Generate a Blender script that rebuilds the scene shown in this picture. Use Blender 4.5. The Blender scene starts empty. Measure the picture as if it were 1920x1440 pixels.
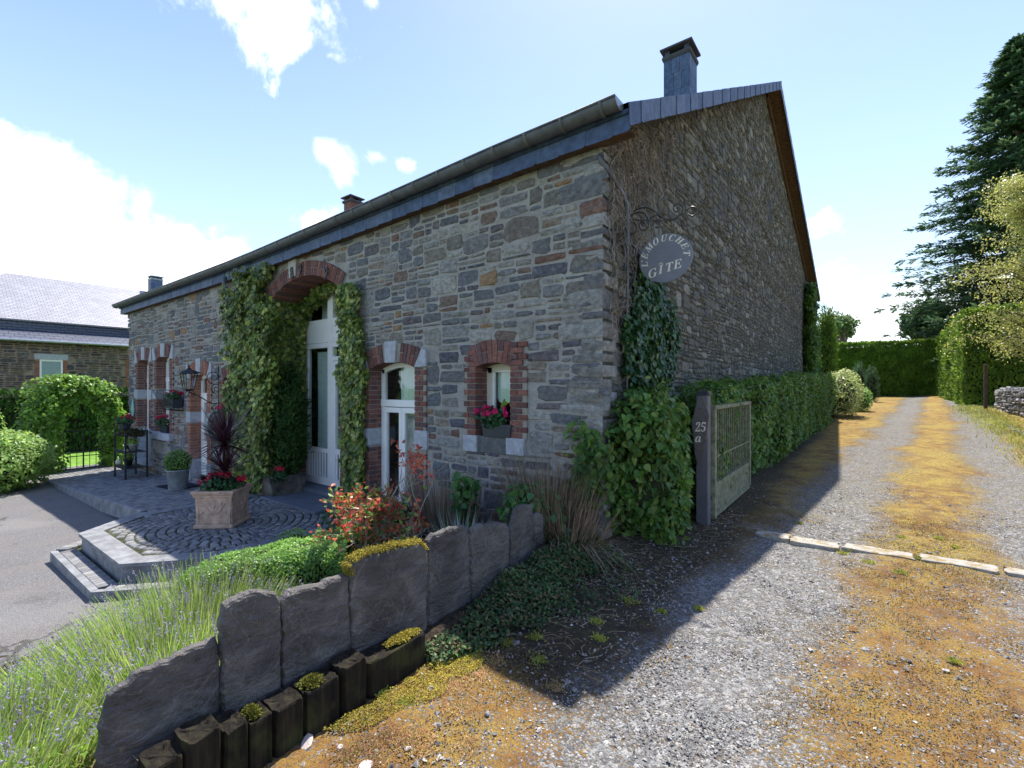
import bpy, math, random
import numpy as np
from math import radians, sin, cos, pi, sqrt, atan2
from mathutils import Vector, Matrix
random.seed(7); RNG = np.random.default_rng(11)
SC = bpy.context.scene
COL = SC.collection

# ------------------------------------------------------------------ camera, sky, sun, exposure
CX, CY, CZ, FPX = 2.15, -4.39, 1.65, 885.0
cam = bpy.data.objects.new('camera', bpy.data.cameras.new('camera')); COL.objects.link(cam)
cam.location = (CX, CY, CZ); cam.rotation_euler = (pi/2, 0, atan2(.601, .799))
cam.data.sensor_width = 36; cam.data.lens = FPX/1920*36
cam.data.shift_y = 5/1920; cam.data.clip_start = .05; cam.data.clip_end = 3000
SC.camera = cam
SHX, SHY = .150, -.448                       # shadow run per metre of height
run = sqrt(SHX**2+SHY**2)
elev = math.atan2(1, run); az_to_sun = math.atan2(-SHX, -SHY)   # azimuth from +Y clockwise toward +X
w = bpy.data.worlds.new('World'); SC.world = w; w.use_nodes = True
def build_world():
    nt = w.node_tree; N = nt.nodes; L = nt.links; N.clear()
    out = N.new('ShaderNodeOutputWorld'); bg = N.new('ShaderNodeBackground'); bg.inputs[1].default_value = .15
    sky = N.new('ShaderNodeTexSky'); sky.sky_type = 'NISHITA'; sky.sun_disc = False
    sky.sun_elevation = elev; sky.sun_rotation = az_to_sun
    sky.air_density = 1.3; sky.dust_density = 1.2; sky.ozone_density = 1.3; sky.altitude = 300
    tc = N.new('ShaderNodeTexCoord')
    def math_(op, a, b=None, c=None, clamp=False):
        m = N.new('ShaderNodeMath'); m.operation = op; m.use_clamp = clamp
        for i, v in enumerate((a, b, c)):
            if v is None: continue
            if isinstance(v, (int, float)): m.inputs[i].default_value = v
            else: L.new(v, m.inputs[i])
        return m.outputs[0]
    def dirof(px, py):
        r = (px-960)/FPX; u = (725-py)/FPX
        return Vector((r*.799-.601, r*.601+.799, u)).normalized()
    nz = N.new('ShaderNodeTexNoise'); nz.inputs['Scale'].default_value = 5.5; nz.inputs['Detail'].default_value = 9; nz.inputs['Roughness'].default_value = .62; nz.inputs['Distortion'].default_value = .25
    L.new(tc.outputs['Generated'], nz.inputs['Vector'])
    total = None
    # centre px, centre py, radius, strength, lateral stretch of the vertical
    blobs = [(90, 500, .225, 1.25, 1), (-150, 530, .26, 1.3, 1), (310, 575, .26, 1.2, 1.25), (510, 20, .17, .75, 1), (470, -70, .22, .75, 1.2), (470, 95, .06, .5, 1), (555, 60, .09, .55, 1),
             (615, 285, .075, .58, 1.3), (640, 315, .05, .5, 1), (615, 105, .05, .5, 2), (700, 295, .04, .45, 1.3), (758, 307, .035, .45, 1.6), (700, 5, .06, .45, 2.2), (1545, 430, .08, .6, 1), (1560, 520, .16, .62, 1.5),
             (1650, 600, .2, .75, 1.6), (600, 420, .12, .55, 2), (1500, 650, .2, .8, 2.5), (-900, 350, .4, 1.0, 1.5), (2600, 500, .4, .9, 2), (750, 50, .03, .4, 2)]
    for px, py, r, s, st in blobs:
        c = dirof(px, py)
        vs = N.new('ShaderNodeVectorMath'); vs.operation = 'SUBTRACT'; L.new(tc.outputs['Generated'], vs.inputs[0]); vs.inputs[1].default_value = c
        vm = N.new('ShaderNodeVectorMath'); vm.operation = 'MULTIPLY'; L.new(vs.outputs[0], vm.inputs[0]); vm.inputs[1].default_value = (1, 1, st)
        ln = N.new('ShaderNodeVectorMath'); ln.operation = 'LENGTH'; L.new(vm.outputs[0], ln.inputs[0])
        m = math_('MULTIPLY_ADD', ln.outputs['Value'], -s/r, s)
        m = math_('MAXIMUM', m, 0.0)
        total = m if total is None else math_('MAXIMUM', total, m)
    n2 = math_('MULTIPLY_ADD', nz.outputs['Fac'], 2.6, -1.3)
    v = math_('ADD', total, n2)
    mr = N.new('ShaderNodeMapRange'); mr.interpolation_type = 'SMOOTHSTEP'; mr.inputs['From Min'].default_value = .22; mr.inputs['From Max'].default_value = .62
    L.new(v, mr.inputs['Value'])
    gate = N.new('ShaderNodeMapRange'); gate.inputs['From Min'].default_value = .02; gate.inputs['From Max'].default_value = .16
    L.new(total, gate.inputs['Value'])
    msk = math_('MULTIPLY', mr.outputs[0], gate.outputs[0])
    # thin summer veil, thicker low down and to the left
    sx = N.new('ShaderNodeSeparateXYZ'); L.new(tc.outputs['Generated'], sx.inputs[0])
    veil = N.new('ShaderNodeMapRange'); veil.inputs['From Min'].default_value = .75; veil.inputs['From Max'].default_value = .02; veil.inputs['To Min'].default_value = .0; veil.inputs['To Max'].default_value = .60
    L.new(sx.outputs['Z'], veil.inputs['Value'])
    mx0 = N.new('ShaderNodeMix'); mx0.data_type = 'RGBA'; L.new(veil.outputs[0], mx0.inputs[0]); hsv = N.new('ShaderNodeHueSaturation'); hsv.inputs['Saturation'].default_value = 1.32; hsv.inputs['Hue'].default_value = .516; hsv.inputs['Value'].default_value = .80; L.new(sky.outputs[0], hsv.inputs['Color']); L.new(hsv.outputs[0], mx0.inputs[6]); mx0.inputs[7].default_value = (4.7, 5.9, 7.5, 1)
    shade = N.new('ShaderNodeTexNoise'); shade.inputs['Scale'].default_value = 3.4; shade.inputs['Detail'].default_value = 6; L.new(tc.outputs['Generated'], shade.inputs['Vector'])
    cr = N.new('ShaderNodeValToRGB'); L.new(shade.outputs['Fac'], cr.inputs[0])
    cr.color_ramp.elements[0].position = .35; cr.color_ramp.elements[0].color = (5.2, 5.6, 6.1, 1); cr.color_ramp.elements[1].position = .55; cr.color_ramp.elements[1].color = (8.6, 8.7, 8.9, 1)
    mx = N.new('ShaderNodeMix'); mx.data_type = 'RGBA'; L.new(msk, mx.inputs[0]); L.new(mx0.outputs[2], mx.inputs[6]); L.new(cr.outputs[0], mx.inputs[7])
    L.new(mx.outputs[2], bg.inputs[0]); L.new(bg.outputs[0], out.inputs[0])
build_world()
sun = bpy.data.objects.new('sun', bpy.data.lights.new('sun', 'SUN')); COL.objects.link(sun)
sun.data.energy = 5.0; sun.data.angle = radians(.53); sun.data.color = (1, .95, .87)
sun.rotation_euler = Vector((SHX, SHY, -1)).to_track_quat('-Z', 'Y').to_euler(); sun.location = (0, 0, 30)
SC.view_settings.view_transform = 'Standard'; SC.view_settings.look = 'None'; SC.view_settings.gamma = 1
SC.view_settings.exposure = 0.84
SC.cycles.max_bounces = 6; SC.cycles.diffuse_bounces = 3; SC.cycles.glossy_bounces = 3; SC.cycles.transmission_bounces = 4; SC.cycles.transparent_max_bounces = 6
SC.cycles.use_adaptive_sampling = True; SC.cycles.adaptive_threshold = .015; SC.cycles.use_denoising = True
SC.cycles.sample_clamp_indirect = 6

# ------------------------------------------------------------------ photo geometry: pixel -> point on a plane of the place
def _ray(px, py):
    r = (px-960)/FPX; u = (725-py)/FPX
    return (r*.799-.601, r*.601+.799, u)
def onY(px, py, Y=0.0):
    d = _ray(px, py); t = (Y-CY)/d[1]; return (CX+d[0]*t, Y, CZ+d[2]*t)
def onX(px, py, X=0.0):
    d = _ray(px, py); t = (X-CX)/d[0]; return (X, CY+d[1]*t, CZ+d[2]*t)
def onZ(px, py, z=0.0):
    d = _ray(px, py); t = (z-CZ)/d[2]; return (CX+d[0]*t, CY+d[1]*t, z)

# ------------------------------------------------------------------ noise
def vnoise(P, scale=1.0, seed=0):
    P = np.asarray(P, float)*scale
    if P.shape[-1] == 2: P = np.concatenate([P, np.zeros(P.shape[:-1]+(1,))], -1)
    i = np.floor(P).astype(np.int64); f = P-i; f = f*f*(3-2*f)
    def h(a, b, c):
        n = (a*374761393 + b*668265263 + c*2147483647 + seed*1274126177) & 0xffffffff
        n = ((n ^ (n >> 13))*1274126177) & 0xffffffff
        return ((n ^ (n >> 16)) & 0xffff)/65535.0
    r = 0
    for dx in (0, 1):
        for dy in (0, 1):
            for dz in (0, 1):
                wgt = (f[..., 0] if dx else 1-f[..., 0])*(f[..., 1] if dy else 1-f[..., 1])*(f[..., 2] if dz else 1-f[..., 2])
                r = r+wgt*h(i[..., 0]+dx, i[..., 1]+dy, i[..., 2]+dz)
    return r*2-1
def fbm(P, scale=1.0, seed=0, oct=3):
    return sum(vnoise(P, scale*2**k, seed+k*17)*.5**k for k in range(oct))

# ------------------------------------------------------------------ object helpers
def tag(o, label=None, cat=None, group=None, kind=None):
    if label: o['label'] = label
    if cat: o['category'] = cat
    if group: o['group'] = group
    if kind: o['kind'] = kind
    return o
def empty(name, loc=(0, 0, 0), parent=None, rz=0):
    o = bpy.data.objects.new(name, None); COL.objects.link(o); o.location = loc; o.rotation_euler = (0, 0, rz); o.empty_display_size = .1
    if parent: o.parent = parent
    return o
def mesh_obj(name, V, F, mat, parent=None, smooth=False):
    """V (n,3); F: list/array of faces, or a list of arrays with constant width"""
    me = bpy.data.meshes.new(name)
    V = np.asarray(V, np.float32).reshape(-1, 3)
    if isinstance(F, np.ndarray): F = [F]
    if len(F) and not isinstance(F[0], np.ndarray):
        by = {}
        for f in F: by.setdefault(len(f), []).append(f)
        F = [np.array(v, np.int32) for v in by.values()]
    loops = np.concatenate([f.ravel() for f in F]).astype(np.int32)
    tot = np.concatenate([np.full(len(f), f.shape[1], np.int32) for f in F])
    st = np.concatenate([[0], np.cumsum(tot)[:-1]]).astype(np.int32)
    me.vertices.add(len(V)); me.vertices.foreach_set('co', V.ravel())
    me.loops.add(len(loops)); me.loops.foreach_set('vertex_index', loops)
    me.polygons.add(len(tot)); me.polygons.foreach_set('loop_start', st); me.polygons.foreach_set('loop_total', tot)
    me.update(calc_edges=True); me.validate()
    me.polygons.foreach_set('use_smooth', np.full(len(me.polygons), bool(smooth)))
    if mat: me.materials.append(mat)
    o = bpy.data.objects.new(name, me); COL.objects.link(o)
    if parent: o.parent = parent
    return o
class MB:
    """collects shapes and links them as one mesh"""
    def __init__(s): s.V = []; s.F = []; s.n = 0
    def add(s, V, F):
        V = np.asarray(V, float).reshape(-1, 3)
        for f in F: s.F.append([int(i)+s.n for i in f])
        s.V.append(V); s.n += len(V); return s
    def box(s, c, d, R=None, ch=0.0):
        hx, hy, hz = d[0]/2, d[1]/2, d[2]/2
        if ch <= 0:
            V = np.array([[x*hx, y*hy, z*hz] for x in (-1, 1) for y in (-1, 1) for z in (-1, 1)])
            F = [(0, 1, 3, 2), (4, 6, 7, 5), (0, 4, 5, 1), (2, 3, 7, 6), (0, 2, 6, 4), (1, 5, 7, 3)]
        else:
            V, F = CH_V(hx, hy, hz, ch), CH_F
        if R is not None: V = V @ np.array(R).T
        return s.add(V+np.array(c), F)
    def boxb(s, a, b, ch=0.0):
        a = np.array(a, float); b = np.array(b, float); return s.box((a+b)/2, np.abs(b-a), ch=ch)
    def tube(s, pts, r, n=6, cap=True):
        pts = np.asarray(pts, float); m = len(pts)
        r = np.full(m, r) if np.isscalar(r) else np.asarray(r, float)
        T = np.gradient(pts, axis=0); T /= np.linalg.norm(T, axis=1, keepdims=True)+1e-9
        ref = np.array([0, 0, 1.]) if abs(T[0][2]) < .9 else np.array([1., 0, 0])
        A = np.cross(T[0], ref); A /= np.linalg.norm(A)
        V = []
        for i in range(m):
            A = A-T[i]*A.dot(T[i]); A /= np.linalg.norm(A)+1e-9; B = np.cross(T[i], A)
            for k in range(n):
                a = 2*pi*k/n; V.append(pts[i]+r[i]*(cos(a)*A+sin(a)*B))
        F = [(i*n+k, i*n+(k+1) % n, (i+1)*n+(k+1) % n, (i+1)*n+k) for i in range(m-1) for k in range(n)]
        if cap: F += [tuple(range(n))[::-1], tuple((m-1)*n+k for k in range(n))]
        return s.add(V, F)
    def lathe(s, prof, c=(0, 0, 0), n=24):
        V = [(c[0]+r*cos(2*pi*k/n), c[1]+r*sin(2*pi*k/n), c[2]+z) for r, z in prof for k in range(n)]
        F = [(i*n+k, i*n+(k+1) % n, (i+1)*n+(k+1) % n, (i+1)*n+k) for i in range(len(prof)-1) for k in range(n)]
        return s.add(V, F)
    def prism(s, poly, a, b, axis='X'):
        """poly: 2D outline in the two other axes; extruded from a to b along axis"""
        n = len(poly)
        def P(u, v, t):
            return {'X': (t, u, v), 'Y': (u, t, v), 'Z': (u, v, t)}[axis]
        V = [P(u, v, a) for u, v in poly]+[P(u, v, b) for u, v in poly]
        F = [tuple(range(n)), tuple(range(2*n-1, n-1, -1))]+[(i, (i+1) % n, n+(i+1) % n, n+i) for i in range(n)]
        return s.add(V, F)
    def build(s, name, mat, parent=None, smooth=False):
        return mesh_obj(name, np.concatenate(s.V), s.F, mat, parent, smooth)
def _cham():
    F = []; idx = {}; k = 0
    for sx in (-1, 1):
        for sy in (-1, 1):
            for sz in (-1, 1):
                for ax in range(3): idx[(sx, sy, sz, ax)] = k; k += 1
    S = (-1, 1)
    for sx in S: F.append([idx[(sx, a, b, 0)] for a, b in ((-1, -1), (-1, 1), (1, 1), (1, -1))])
    for sy in S: F.append([idx[(a, sy, b, 1)] for a, b in ((-1, -1), (-1, 1), (1, 1), (1, -1))])
    for sz in S: F.append([idx[(a, b, sz, 2)] for a, b in ((-1, -1), (-1, 1), (1, 1), (1, -1))])
    for a in S:
        for b in S:
            F.append([idx[(a, b, -1, 0)], idx[(a, b, 1, 0)], idx[(a, b, 1, 1)], idx[(a, b, -1, 1)]])
            F.append([idx[(a, -1, b, 0)], idx[(a, 1, b, 0)], idx[(a, 1, b, 2)], idx[(a, -1, b, 2)]])
            F.append([idx[(-1, a, b, 1)], idx[(1, a, b, 1)], idx[(1, a, b, 2)], idx[(-1, a, b, 2)]])
            for c in S: F.append([idx[(a, b, c, 0)], idx[(a, b, c, 1)], idx[(a, b, c, 2)]])
    return F
CH_F = _cham()
def CH_V(hx, hy, hz, c):
    c = min(c, hx*.6, hy*.6, hz*.6); V = []
    for sx in (-1, 1):
        for sy in (-1, 1):
            for sz in (-1, 1):
                V += [(sx*hx, sy*(hy-c), sz*(hz-c)), (sx*(hx-c), sy*hy, sz*(hz-c)), (sx*(hx-c), sy*(hy-c), sz*hz)]
    return np.array(V)

# ------------------------------------------------------------------ materials
class MT:
    def __init__(s, name, rough=.8, spec=.3):
        s.m = bpy.data.materials.new(name); s.m.use_nodes = True
        s.nt = s.m.node_tree; s.N = s.nt.nodes; s.L = s.nt.links
        s.b = s.N['Principled BSDF']; s.out = s.N['Material Output']
        s.b.inputs['Roughness'].default_value = rough; s.b.inputs['Specular IOR Level'].default_value = spec
        s.geo = s.N.new('ShaderNodeNewGeometry'); s._tc = None
    def pos(s): return s.geo.outputs['Position']
    def val(s, i, v):
        if isinstance(v, (int, float)): i.default_value = v
        elif isinstance(v, tuple): i.default_value = v if len(v) == len(i.default_value) else tuple(v)+(1,)
        else: s.L.new(v, i)
    def noise(s, scale, detail=4, rough=.55, vec=None, dist=0, out='Fac'):
        n = s.N.new('ShaderNodeTexNoise'); n.inputs['Scale'].default_value = scale; n.inputs['Detail'].default_value = detail
        n.inputs['Roughness'].default_value = rough; n.inputs['Distortion'].default_value = dist
        s.L.new(vec if vec is not None else s.pos(), n.inputs['Vector']); return n.outputs[out]
    def voro(s, scale, feat='F1', out='Distance', vec=None, rnd=1):
        n = s.N.new('ShaderNodeTexVoronoi'); n.feature = feat; n.inputs['Scale'].default_value = scale; n.inputs['Randomness'].default_value = rnd
        s.L.new(vec if vec is not None else s.pos(), n.inputs['Vector']); return n.outputs[out]
    def map(s, scale=(1, 1, 1), rot=(0, 0, 0), loc=(0, 0, 0), vec=None):
        n = s.N.new('ShaderNodeMapping'); n.inputs['Scale'].default_value = scale; n.inputs['Rotation'].default_value = rot; n.inputs['Location'].default_value = loc
        s.L.new(vec if vec is not None else s.pos(), n.inputs['Vector']); return n.outputs[0]
    def math(s, op, a, b=0.0, c=0.0, clamp=False):
        m = s.N.new('ShaderNodeMath'); m.operation = op; m.use_clamp = clamp
        for i, v in enumerate((a, b, c)): s.val(m.inputs[i], v)
        return m.outputs[0]
    def rng(s, v, a, b, c=0.0, d=1.0, smooth=True):
        m = s.N.new('ShaderNodeMapRange'); m.interpolation_type = 'SMOOTHSTEP' if smooth else 'LINEAR'
        for i, x in enumerate((v, a, b, c, d)): s.val(m.inputs[i], x)
        return m.outputs[0]
    def ramp(s, v, stops, interp='LINEAR'):
        n = s.N.new('ShaderNodeValToRGB'); cr = n.color_ramp; cr.interpolation = interp
        while len(cr.elements) < len(stops): cr.elements.new(.5)
        for e, (p, c) in zip(cr.elements, stops): e.position = p; e.color = tuple(c)+(1,)
        s.L.new(v, n.inputs[0]); return n.outputs[0]
    def mix(s, f, a, b, mode='MIX'):
        n = s.N.new('ShaderNodeMix'); n.data_type = 'RGBA'; n.blend_type = mode
        s.val(n.inputs[0], f); s.val(n.inputs[6], a); s.val(n.inputs[7], b); return n.outputs[2]
    def rand(s): return s.geo.outputs['Random Per Island']
    def xyz(s):
        n = s.N.new('ShaderNodeSeparateXYZ'); s.L.new(s.pos(), n.inputs[0]); return n.outputs
    def color(s, c): s.val(s.b.inputs['Base Color'], c); return s
    def rough(s, v): s.val(s.b.inputs['Roughness'], v); return s
    def metal(s, v): s.b.inputs['Metallic'].default_value = v; return s
    def bump(s, h, dist=.01, st=1.0):
        n = s.N.new('ShaderNodeBump'); n.inputs['Distance'].default_value = dist; n.inputs['Strength'].default_value = st
        s.L.new(h, n.inputs['Height']); s.L.new(n.outputs[0], s.b.inputs['Normal']); return s
    def shade(s, c, amt=.25, scale=6, detail=5):
        """natural mottling around a colour"""
        n = s.noise(scale, detail, .6); v = s.rng(n, .3, .7, 1-amt, 1+amt)
        return s.mix(1.0, c, s.comb(v), 'MULTIPLY')
    def comb(s, v):
        n = s.N.new('ShaderNodeCombineXYZ')
        for i in range(3): s.L.new(v, n.inputs[i])
        return n.outputs[0]
def simple(name, c, rough=.6, spec=.3, metal=0, amt=.15, scale=8, bump=0.0, bs=40):
    t = MT(name, rough, spec); t.metal(metal); t.color(t.shade(c, amt, scale))
    if bump: t.bump(t.noise(bs, 5), bump)
    return t.m
def leafmat(name, cols, rough=.5, trans=.35, spec=.4, var=.3):
    t = MT(name, rough, spec)
    n = len(cols); c = t.ramp(t.rand(), [((i+.5)/n, x) for i, x in enumerate(cols)])
    c = t.mix(1.0, c, t.comb(t.rng(t.noise(1.6, 3), .3, .7, 1-var, 1+var)), 'MULTIPLY')
    t.color(c)
    tr = t.N.new('ShaderNodeBsdfTranslucent'); mx = t.N.new('ShaderNodeMixShader'); mx.inputs[0].default_value = trans
    hs = t.N.new('ShaderNodeHueSaturation'); hs.inputs['Value'].default_value = 1.7; hs.inputs['Hue'].default_value = .48; t.L.new(c, hs.inputs['Color'])
    t.L.new(hs.outputs[0], tr.inputs[0]); t.L.new(t.b.outputs[0], mx.inputs[1]); t.L.new(tr.outputs[0], mx.inputs[2]); t.L.new(mx.outputs[0], t.out.inputs[0])
    return t.m

def m_stone(name, cols, mul=1.0, moss=0.0, bumpd=.012, warm=(1, 1, 1), rust=.5):
    t = MT(name, .82, .25); cols = [tuple(a*b for a, b in zip(x, warm)) for x in cols]
    n = len(cols)
    c = t.ramp(t.rand(), [(i/n, x) for i, x in enumerate(cols)], 'CONSTANT')
    st = t.noise(1, 6, .68, t.map((15, 15, 21)))
    c = t.mix(1.0, c, t.comb(t.rng(st, .28, .72, .62*mul, 1.42*mul)), 'MULTIPLY')
    c = t.mix(t.rng(t.noise(9, 5, .6), .56, .72, 0, .55), c, (.30, .29, .27))       # pale lime bloom
    c = t.mix(t.rng(t.noise(4.5, 4, .6, t.map(loc=(9, 3, 1))), .60, .74, 0, rust), c, (.16, .11, .07))  # rusty patches
    if moss: c = t.mix(t.rng(t.noise(2.2, 5, .7, t.map(loc=(3, 7, 5))), .5, .75, 0, moss), c, (.085, .085, .045))
    t.color(c); h = t.noise(60, 6, .65); h2 = t.noise(1, 5, .65, t.map((20, 20, 34)))
    t.bump(t.math('ADD', h, t.math('MULTIPLY', h2, 1.6)), bumpd); return t.m
STONES = [(.115, .125, .145), (.15, .15, .16), (.19, .19, .19), (.10, .11, .13), (.14, .125, .12), (.22, .225, .23), (.17, .16, .145), (.12, .13, .15), (.20, .175, .15), (.13, .12, .125),
          (.09, .095, .12), (.25, .25, .245), (.16, .165, .18), (.15, .115, .10), (.12, .125, .135), (.19, .20, .205), (.23, .155, .10), (.14, .135, .13), (.11, .10, .115), (.21, .21, .20), (.15, .095, .08), (.13, .14, .16), (.21, .215, .225), (.17, .175, .185), (.28, .28, .27), (.155, .15, .145), (.24, .235, .22)]
GSTONES = [(.13, .13, .125), (.17, .17, .16), (.10, .102, .105), (.20, .20, .19), (.14, .135, .12), (.14, .14, .14), (.20, .19, .17), (.11, .11, .12), (.175, .17, .155), (.28, .275, .26), (.13, .12, .105), (.16, .16, .155)]
M_STONE = m_stone('facade_rubble_stone', STONES, 1.0, warm=(1.22, 1.16, 1.07), rust=.5)
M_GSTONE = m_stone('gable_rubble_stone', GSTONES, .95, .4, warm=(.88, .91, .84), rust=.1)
M_QUOIN = m_stone('corner_quoin_stone', [(.26, .255, .235), (.19, .185, .17), (.28, .275, .255), (.15, .15, .155), (.21, .20, .18), (.30, .29, .27), (.13, .125, .13)], 1.0)
M_NSTONE = m_stone('neighbour_rubble_stone', [(.11, .10, .10), (.075, .07, .075), (.15, .115, .09), (.10, .08, .075), (.12, .10, .09), (.13, .125, .13), (.06, .055, .06)], .95)
def m_mortar(name, c, dark):
    t = MT(name, .95, .1); n = t.noise(3, 6, .7); col = t.mix(t.rng(n, .35, .68), c, dark)
    col = t.mix(t.rng(t.noise(45, 4), .4, .7, 0, .35), col, tuple(x*.5 for x in dark)); t.color(col)
    t.bump(t.noise(80, 5, .7), .012); return t.m
M_MORTAR = m_mortar('facade_lime_mortar', (.43, .41, .375), (.30, .28, .255))
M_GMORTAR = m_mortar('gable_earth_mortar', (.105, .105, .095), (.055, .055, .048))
M_NMORTAR = m_mortar('tan_mortar', (.36, .26, .20), (.26, .19, .15))
def m_brick(name, cols):
    t = MT(name, .85, .2); n = len(cols)
    c = t.ramp(t.rand(), [(i/n, x) for i, x in enumerate(cols)], 'CONSTANT')
    c = t.mix(1.0, c, t.comb(t.rng(t.noise(30, 5, .7), .3, .7, .7, 1.3)), 'MULTIPLY')
    c = t.mix(t.rng(t.noise(8, 5, .7), .58, .72, 0, .45), c, (.33, .27, .24))
    t.color(c); t.bump(t.noise(90, 5, .7), .006); return t.m
M_BRICK = m_brick('old_red_brick', [(.21, .09, .07), (.17, .075, .065), (.25, .115, .09), (.135, .07, .062), (.22, .10, .08), (.19, .10, .09), (.13, .078, .075), (.16, .09, .085)])
M_BRICK2 = m_brick('pink_orange_brick', [(.34, .14, .085), (.30, .12, .08), (.37, .17, .11), (.27, .12, .085)])
M_JOINT = m_mortar('brick_joint_mortar', (.40, .37, .31), (.30, .27, .22))
M_BLUE = simple('blue_limestone', (.40, .41, .44), .75, .3, amt=.16, scale=14, bump=.003, bs=120)
M_SILL = simple('dark_bluestone', (.12, .125, .125), .7, .3, amt=.25, scale=20, bump=.003)
M_WHITE = simple('white_painted_joinery', (.88, .86, .83), .35, .4, amt=.04, scale=5)
M_CREAM = simple('cream_painted_joinery', (.66, .62, .52), .45, .35, amt=.06, scale=5)
M_ZINC = simple('weathered_zinc', (.095, .105, .115), .5, .5, metal=.15, amt=.25, scale=7)
M_ZINCL = simple('pale_zinc', (.32, .35, .38), .4, .5, metal=.6, amt=.18, scale=9)
def m_slate(name, cols, rough=.42, spec=.5):
    t = MT(name, rough, spec); n = len(cols); c = t.ramp(t.rand(), [(i/n, x) for i, x in enumerate(cols)], 'CONSTANT')
    c = t.mix(1.0, c, t.comb(t.rng(t.noise(12, 5, .6), .3, .7, .75, 1.25)), 'MULTIPLY'); t.color(c)
    t.bump(t.noise(50, 4), .003); return t.m
M_SLATE = m_slate('sky_tinted_slate', [(.07, .105, .185), (.085, .12, .20), (.06, .09, .165), (.095, .13, .205)], .62, .3)  # blue skylight on the verge is put into the slate colours
M_SLATE_D = m_slate('dark_slate_cladding', [(.05, .06, .085), (.06, .07, .10), (.045, .055, .08)])
M_WOOD = simple('brown_eave_boards', (.085, .055, .036), .75, .25, amt=.3, scale=12, bump=.003)
M_IRON = simple('black_wrought_iron', (.035, .037, .042), .5, .5, metal=.4, amt=.2)
M_IRONG = simple('weathered_wrought_iron', (.075, .078, .07), .45, .5, metal=.6, amt=.3, scale=25)
M_PLAST = simple('anthracite_plastic', (.035, .042, .052), .4, .4, amt=.08)
def m_glass():
    t = MT('window_glass', .03, .5); N = t.N
    tr = N.new('ShaderNodeBsdfTransparent'); tr.inputs[0].default_value = (.90, .94, .93, 1)
    gl = N.new('ShaderNodeBsdfGlossy'); gl.inputs['Roughness'].default_value = .015; gl.inputs[0].default_value = (.95, .97, 1, 1)
    fr = N.new('ShaderNodeLayerWeight'); fr.inputs[0].default_value = .5
    f = t.math('MULTIPLY_ADD', t.math('POWER', fr.outputs['Facing'], 3.0), .75, .05, clamp=True)
    mx = N.new('ShaderNodeMixShader'); t.L.new(f, mx.inputs[0]); t.L.new(tr.outputs[0], mx.inputs[1]); t.L.new(gl.outputs[0], mx.inputs[2]); t.L.new(mx.outputs[0], t.out.inputs[0])
    return t.m
M_GLASS = m_glass()
M_CURT = simple('sheer_curtain', (.74, .80, .76), .9, .05, amt=.06)
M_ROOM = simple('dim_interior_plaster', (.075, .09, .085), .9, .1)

# ------------------------------------------------------------------ leaves
def _tri(a): return np.array(a, np.int32)
TPL = {
 'oval': (np.array([[0, 0, 0], [.27, .22, .06], [.31, .52, .07], [0, 1, 0], [-.31, .52, .07], [-.27, .22, .06], [0, .5, 0]]), _tri([(0, 1, 6), (1, 2, 6), (2, 3, 6), (3, 4, 6), (4, 5, 6), (5, 0, 6)])),
 'broad': (np.array([[0, 0, 0], [.40, .16, .07], [.42, .48, .09], [.17, .80, .04], [0, 1.02, -.04], [-.17, .80, .04], [-.42, .48, .09], [-.40, .16, .07], [0, .45, 0]]), _tri([(0, 1, 8), (1, 2, 8), (2, 3, 8), (3, 4, 8), (4, 5, 8), (5, 6, 8), (6, 7, 8), (7, 0, 8)])),
 'ivy': (np.array([[0, 0, 0], [.45, -.06, .05], [.30, .30, .02], [.55, .55, .06], [.20, .62, .02], [0, 1, 0], [-.20, .62, .02], [-.55, .55, .06], [-.30, .30, .02], [-.45, -.06, .05], [0, .38, -.02]]), _tri([(i, i+1, 10) for i in range(9)]+[(9, 0, 10)])),
 'small': (np.array([[0, 0, 0], [.33, .5, .08], [0, 1, 0], [-.33, .5, .08]]), _tri([(0, 1, 2), (0, 2, 3)])),
 'sprig': (np.array([[0, 0, 0], [.16, .35, .05], [.05, .42, 0], [.14, .7, .04], [0, 1, 0], [-.14, .7, .04], [-.05, .42, 0], [-.16, .35, .05]]), _tri([(0, 1, 2), (0, 2, 6), (0, 6, 7), (2, 3, 4), (2, 4, 6), (6, 4, 5)])),
 'blade': (np.array([[-.5, 0, 0], [.5, 0, 0], [.38, .5, .06], [-.38, .5, .06], [0, 1, 0]]), _tri([(0, 1, 2), (0, 2, 3), (3, 2, 4)])),
}
def norm(a): return a/(np.linalg.norm(a, axis=-1, keepdims=True)+1e-9)
def leafgeo(P, Nrm, size, tpl='oval', spread=.6, droop=.3, D=None, width=1.0, rs=None, dirspread=.8):
    rs = rs or RNG; P = np.asarray(P, float); n = len(P)
    Nn = norm(norm(np.asarray(Nrm, float))+rs.normal(0, spread, (n, 3)))
    if D is None: D = rs.normal(0, 1, (n, 3))*dirspread+np.array([0, 0, -droop])
    else: D = np.asarray(D, float)+rs.normal(0, .25, (n, 3))
    D = norm(D-Nn*np.sum(D*Nn, 1, keepdims=True)); X = np.cross(D, Nn)
    T, F = TPL[tpl]; size = np.asarray(size, float).reshape(-1, 1, 1)*np.ones((n, 1, 1))
    V = (X[:, None, :]*T[None, :, 0:1]*width+D[:, None, :]*T[None, :, 1:2]+Nn[:, None, :]*T[None, :, 2:3])*size+P[:, None, :]
    Fi = F[None]+(np.arange(n)*len(T))[:, None, None]
    return V.reshape(-1, 3), Fi.reshape(-1, 3)
def leafobj(name, P, Nrm, size, mat, parent=None, **k):
    V, F = leafgeo(P, Nrm, size, **k); return mesh_obj(name, V, F, mat, parent)
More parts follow.
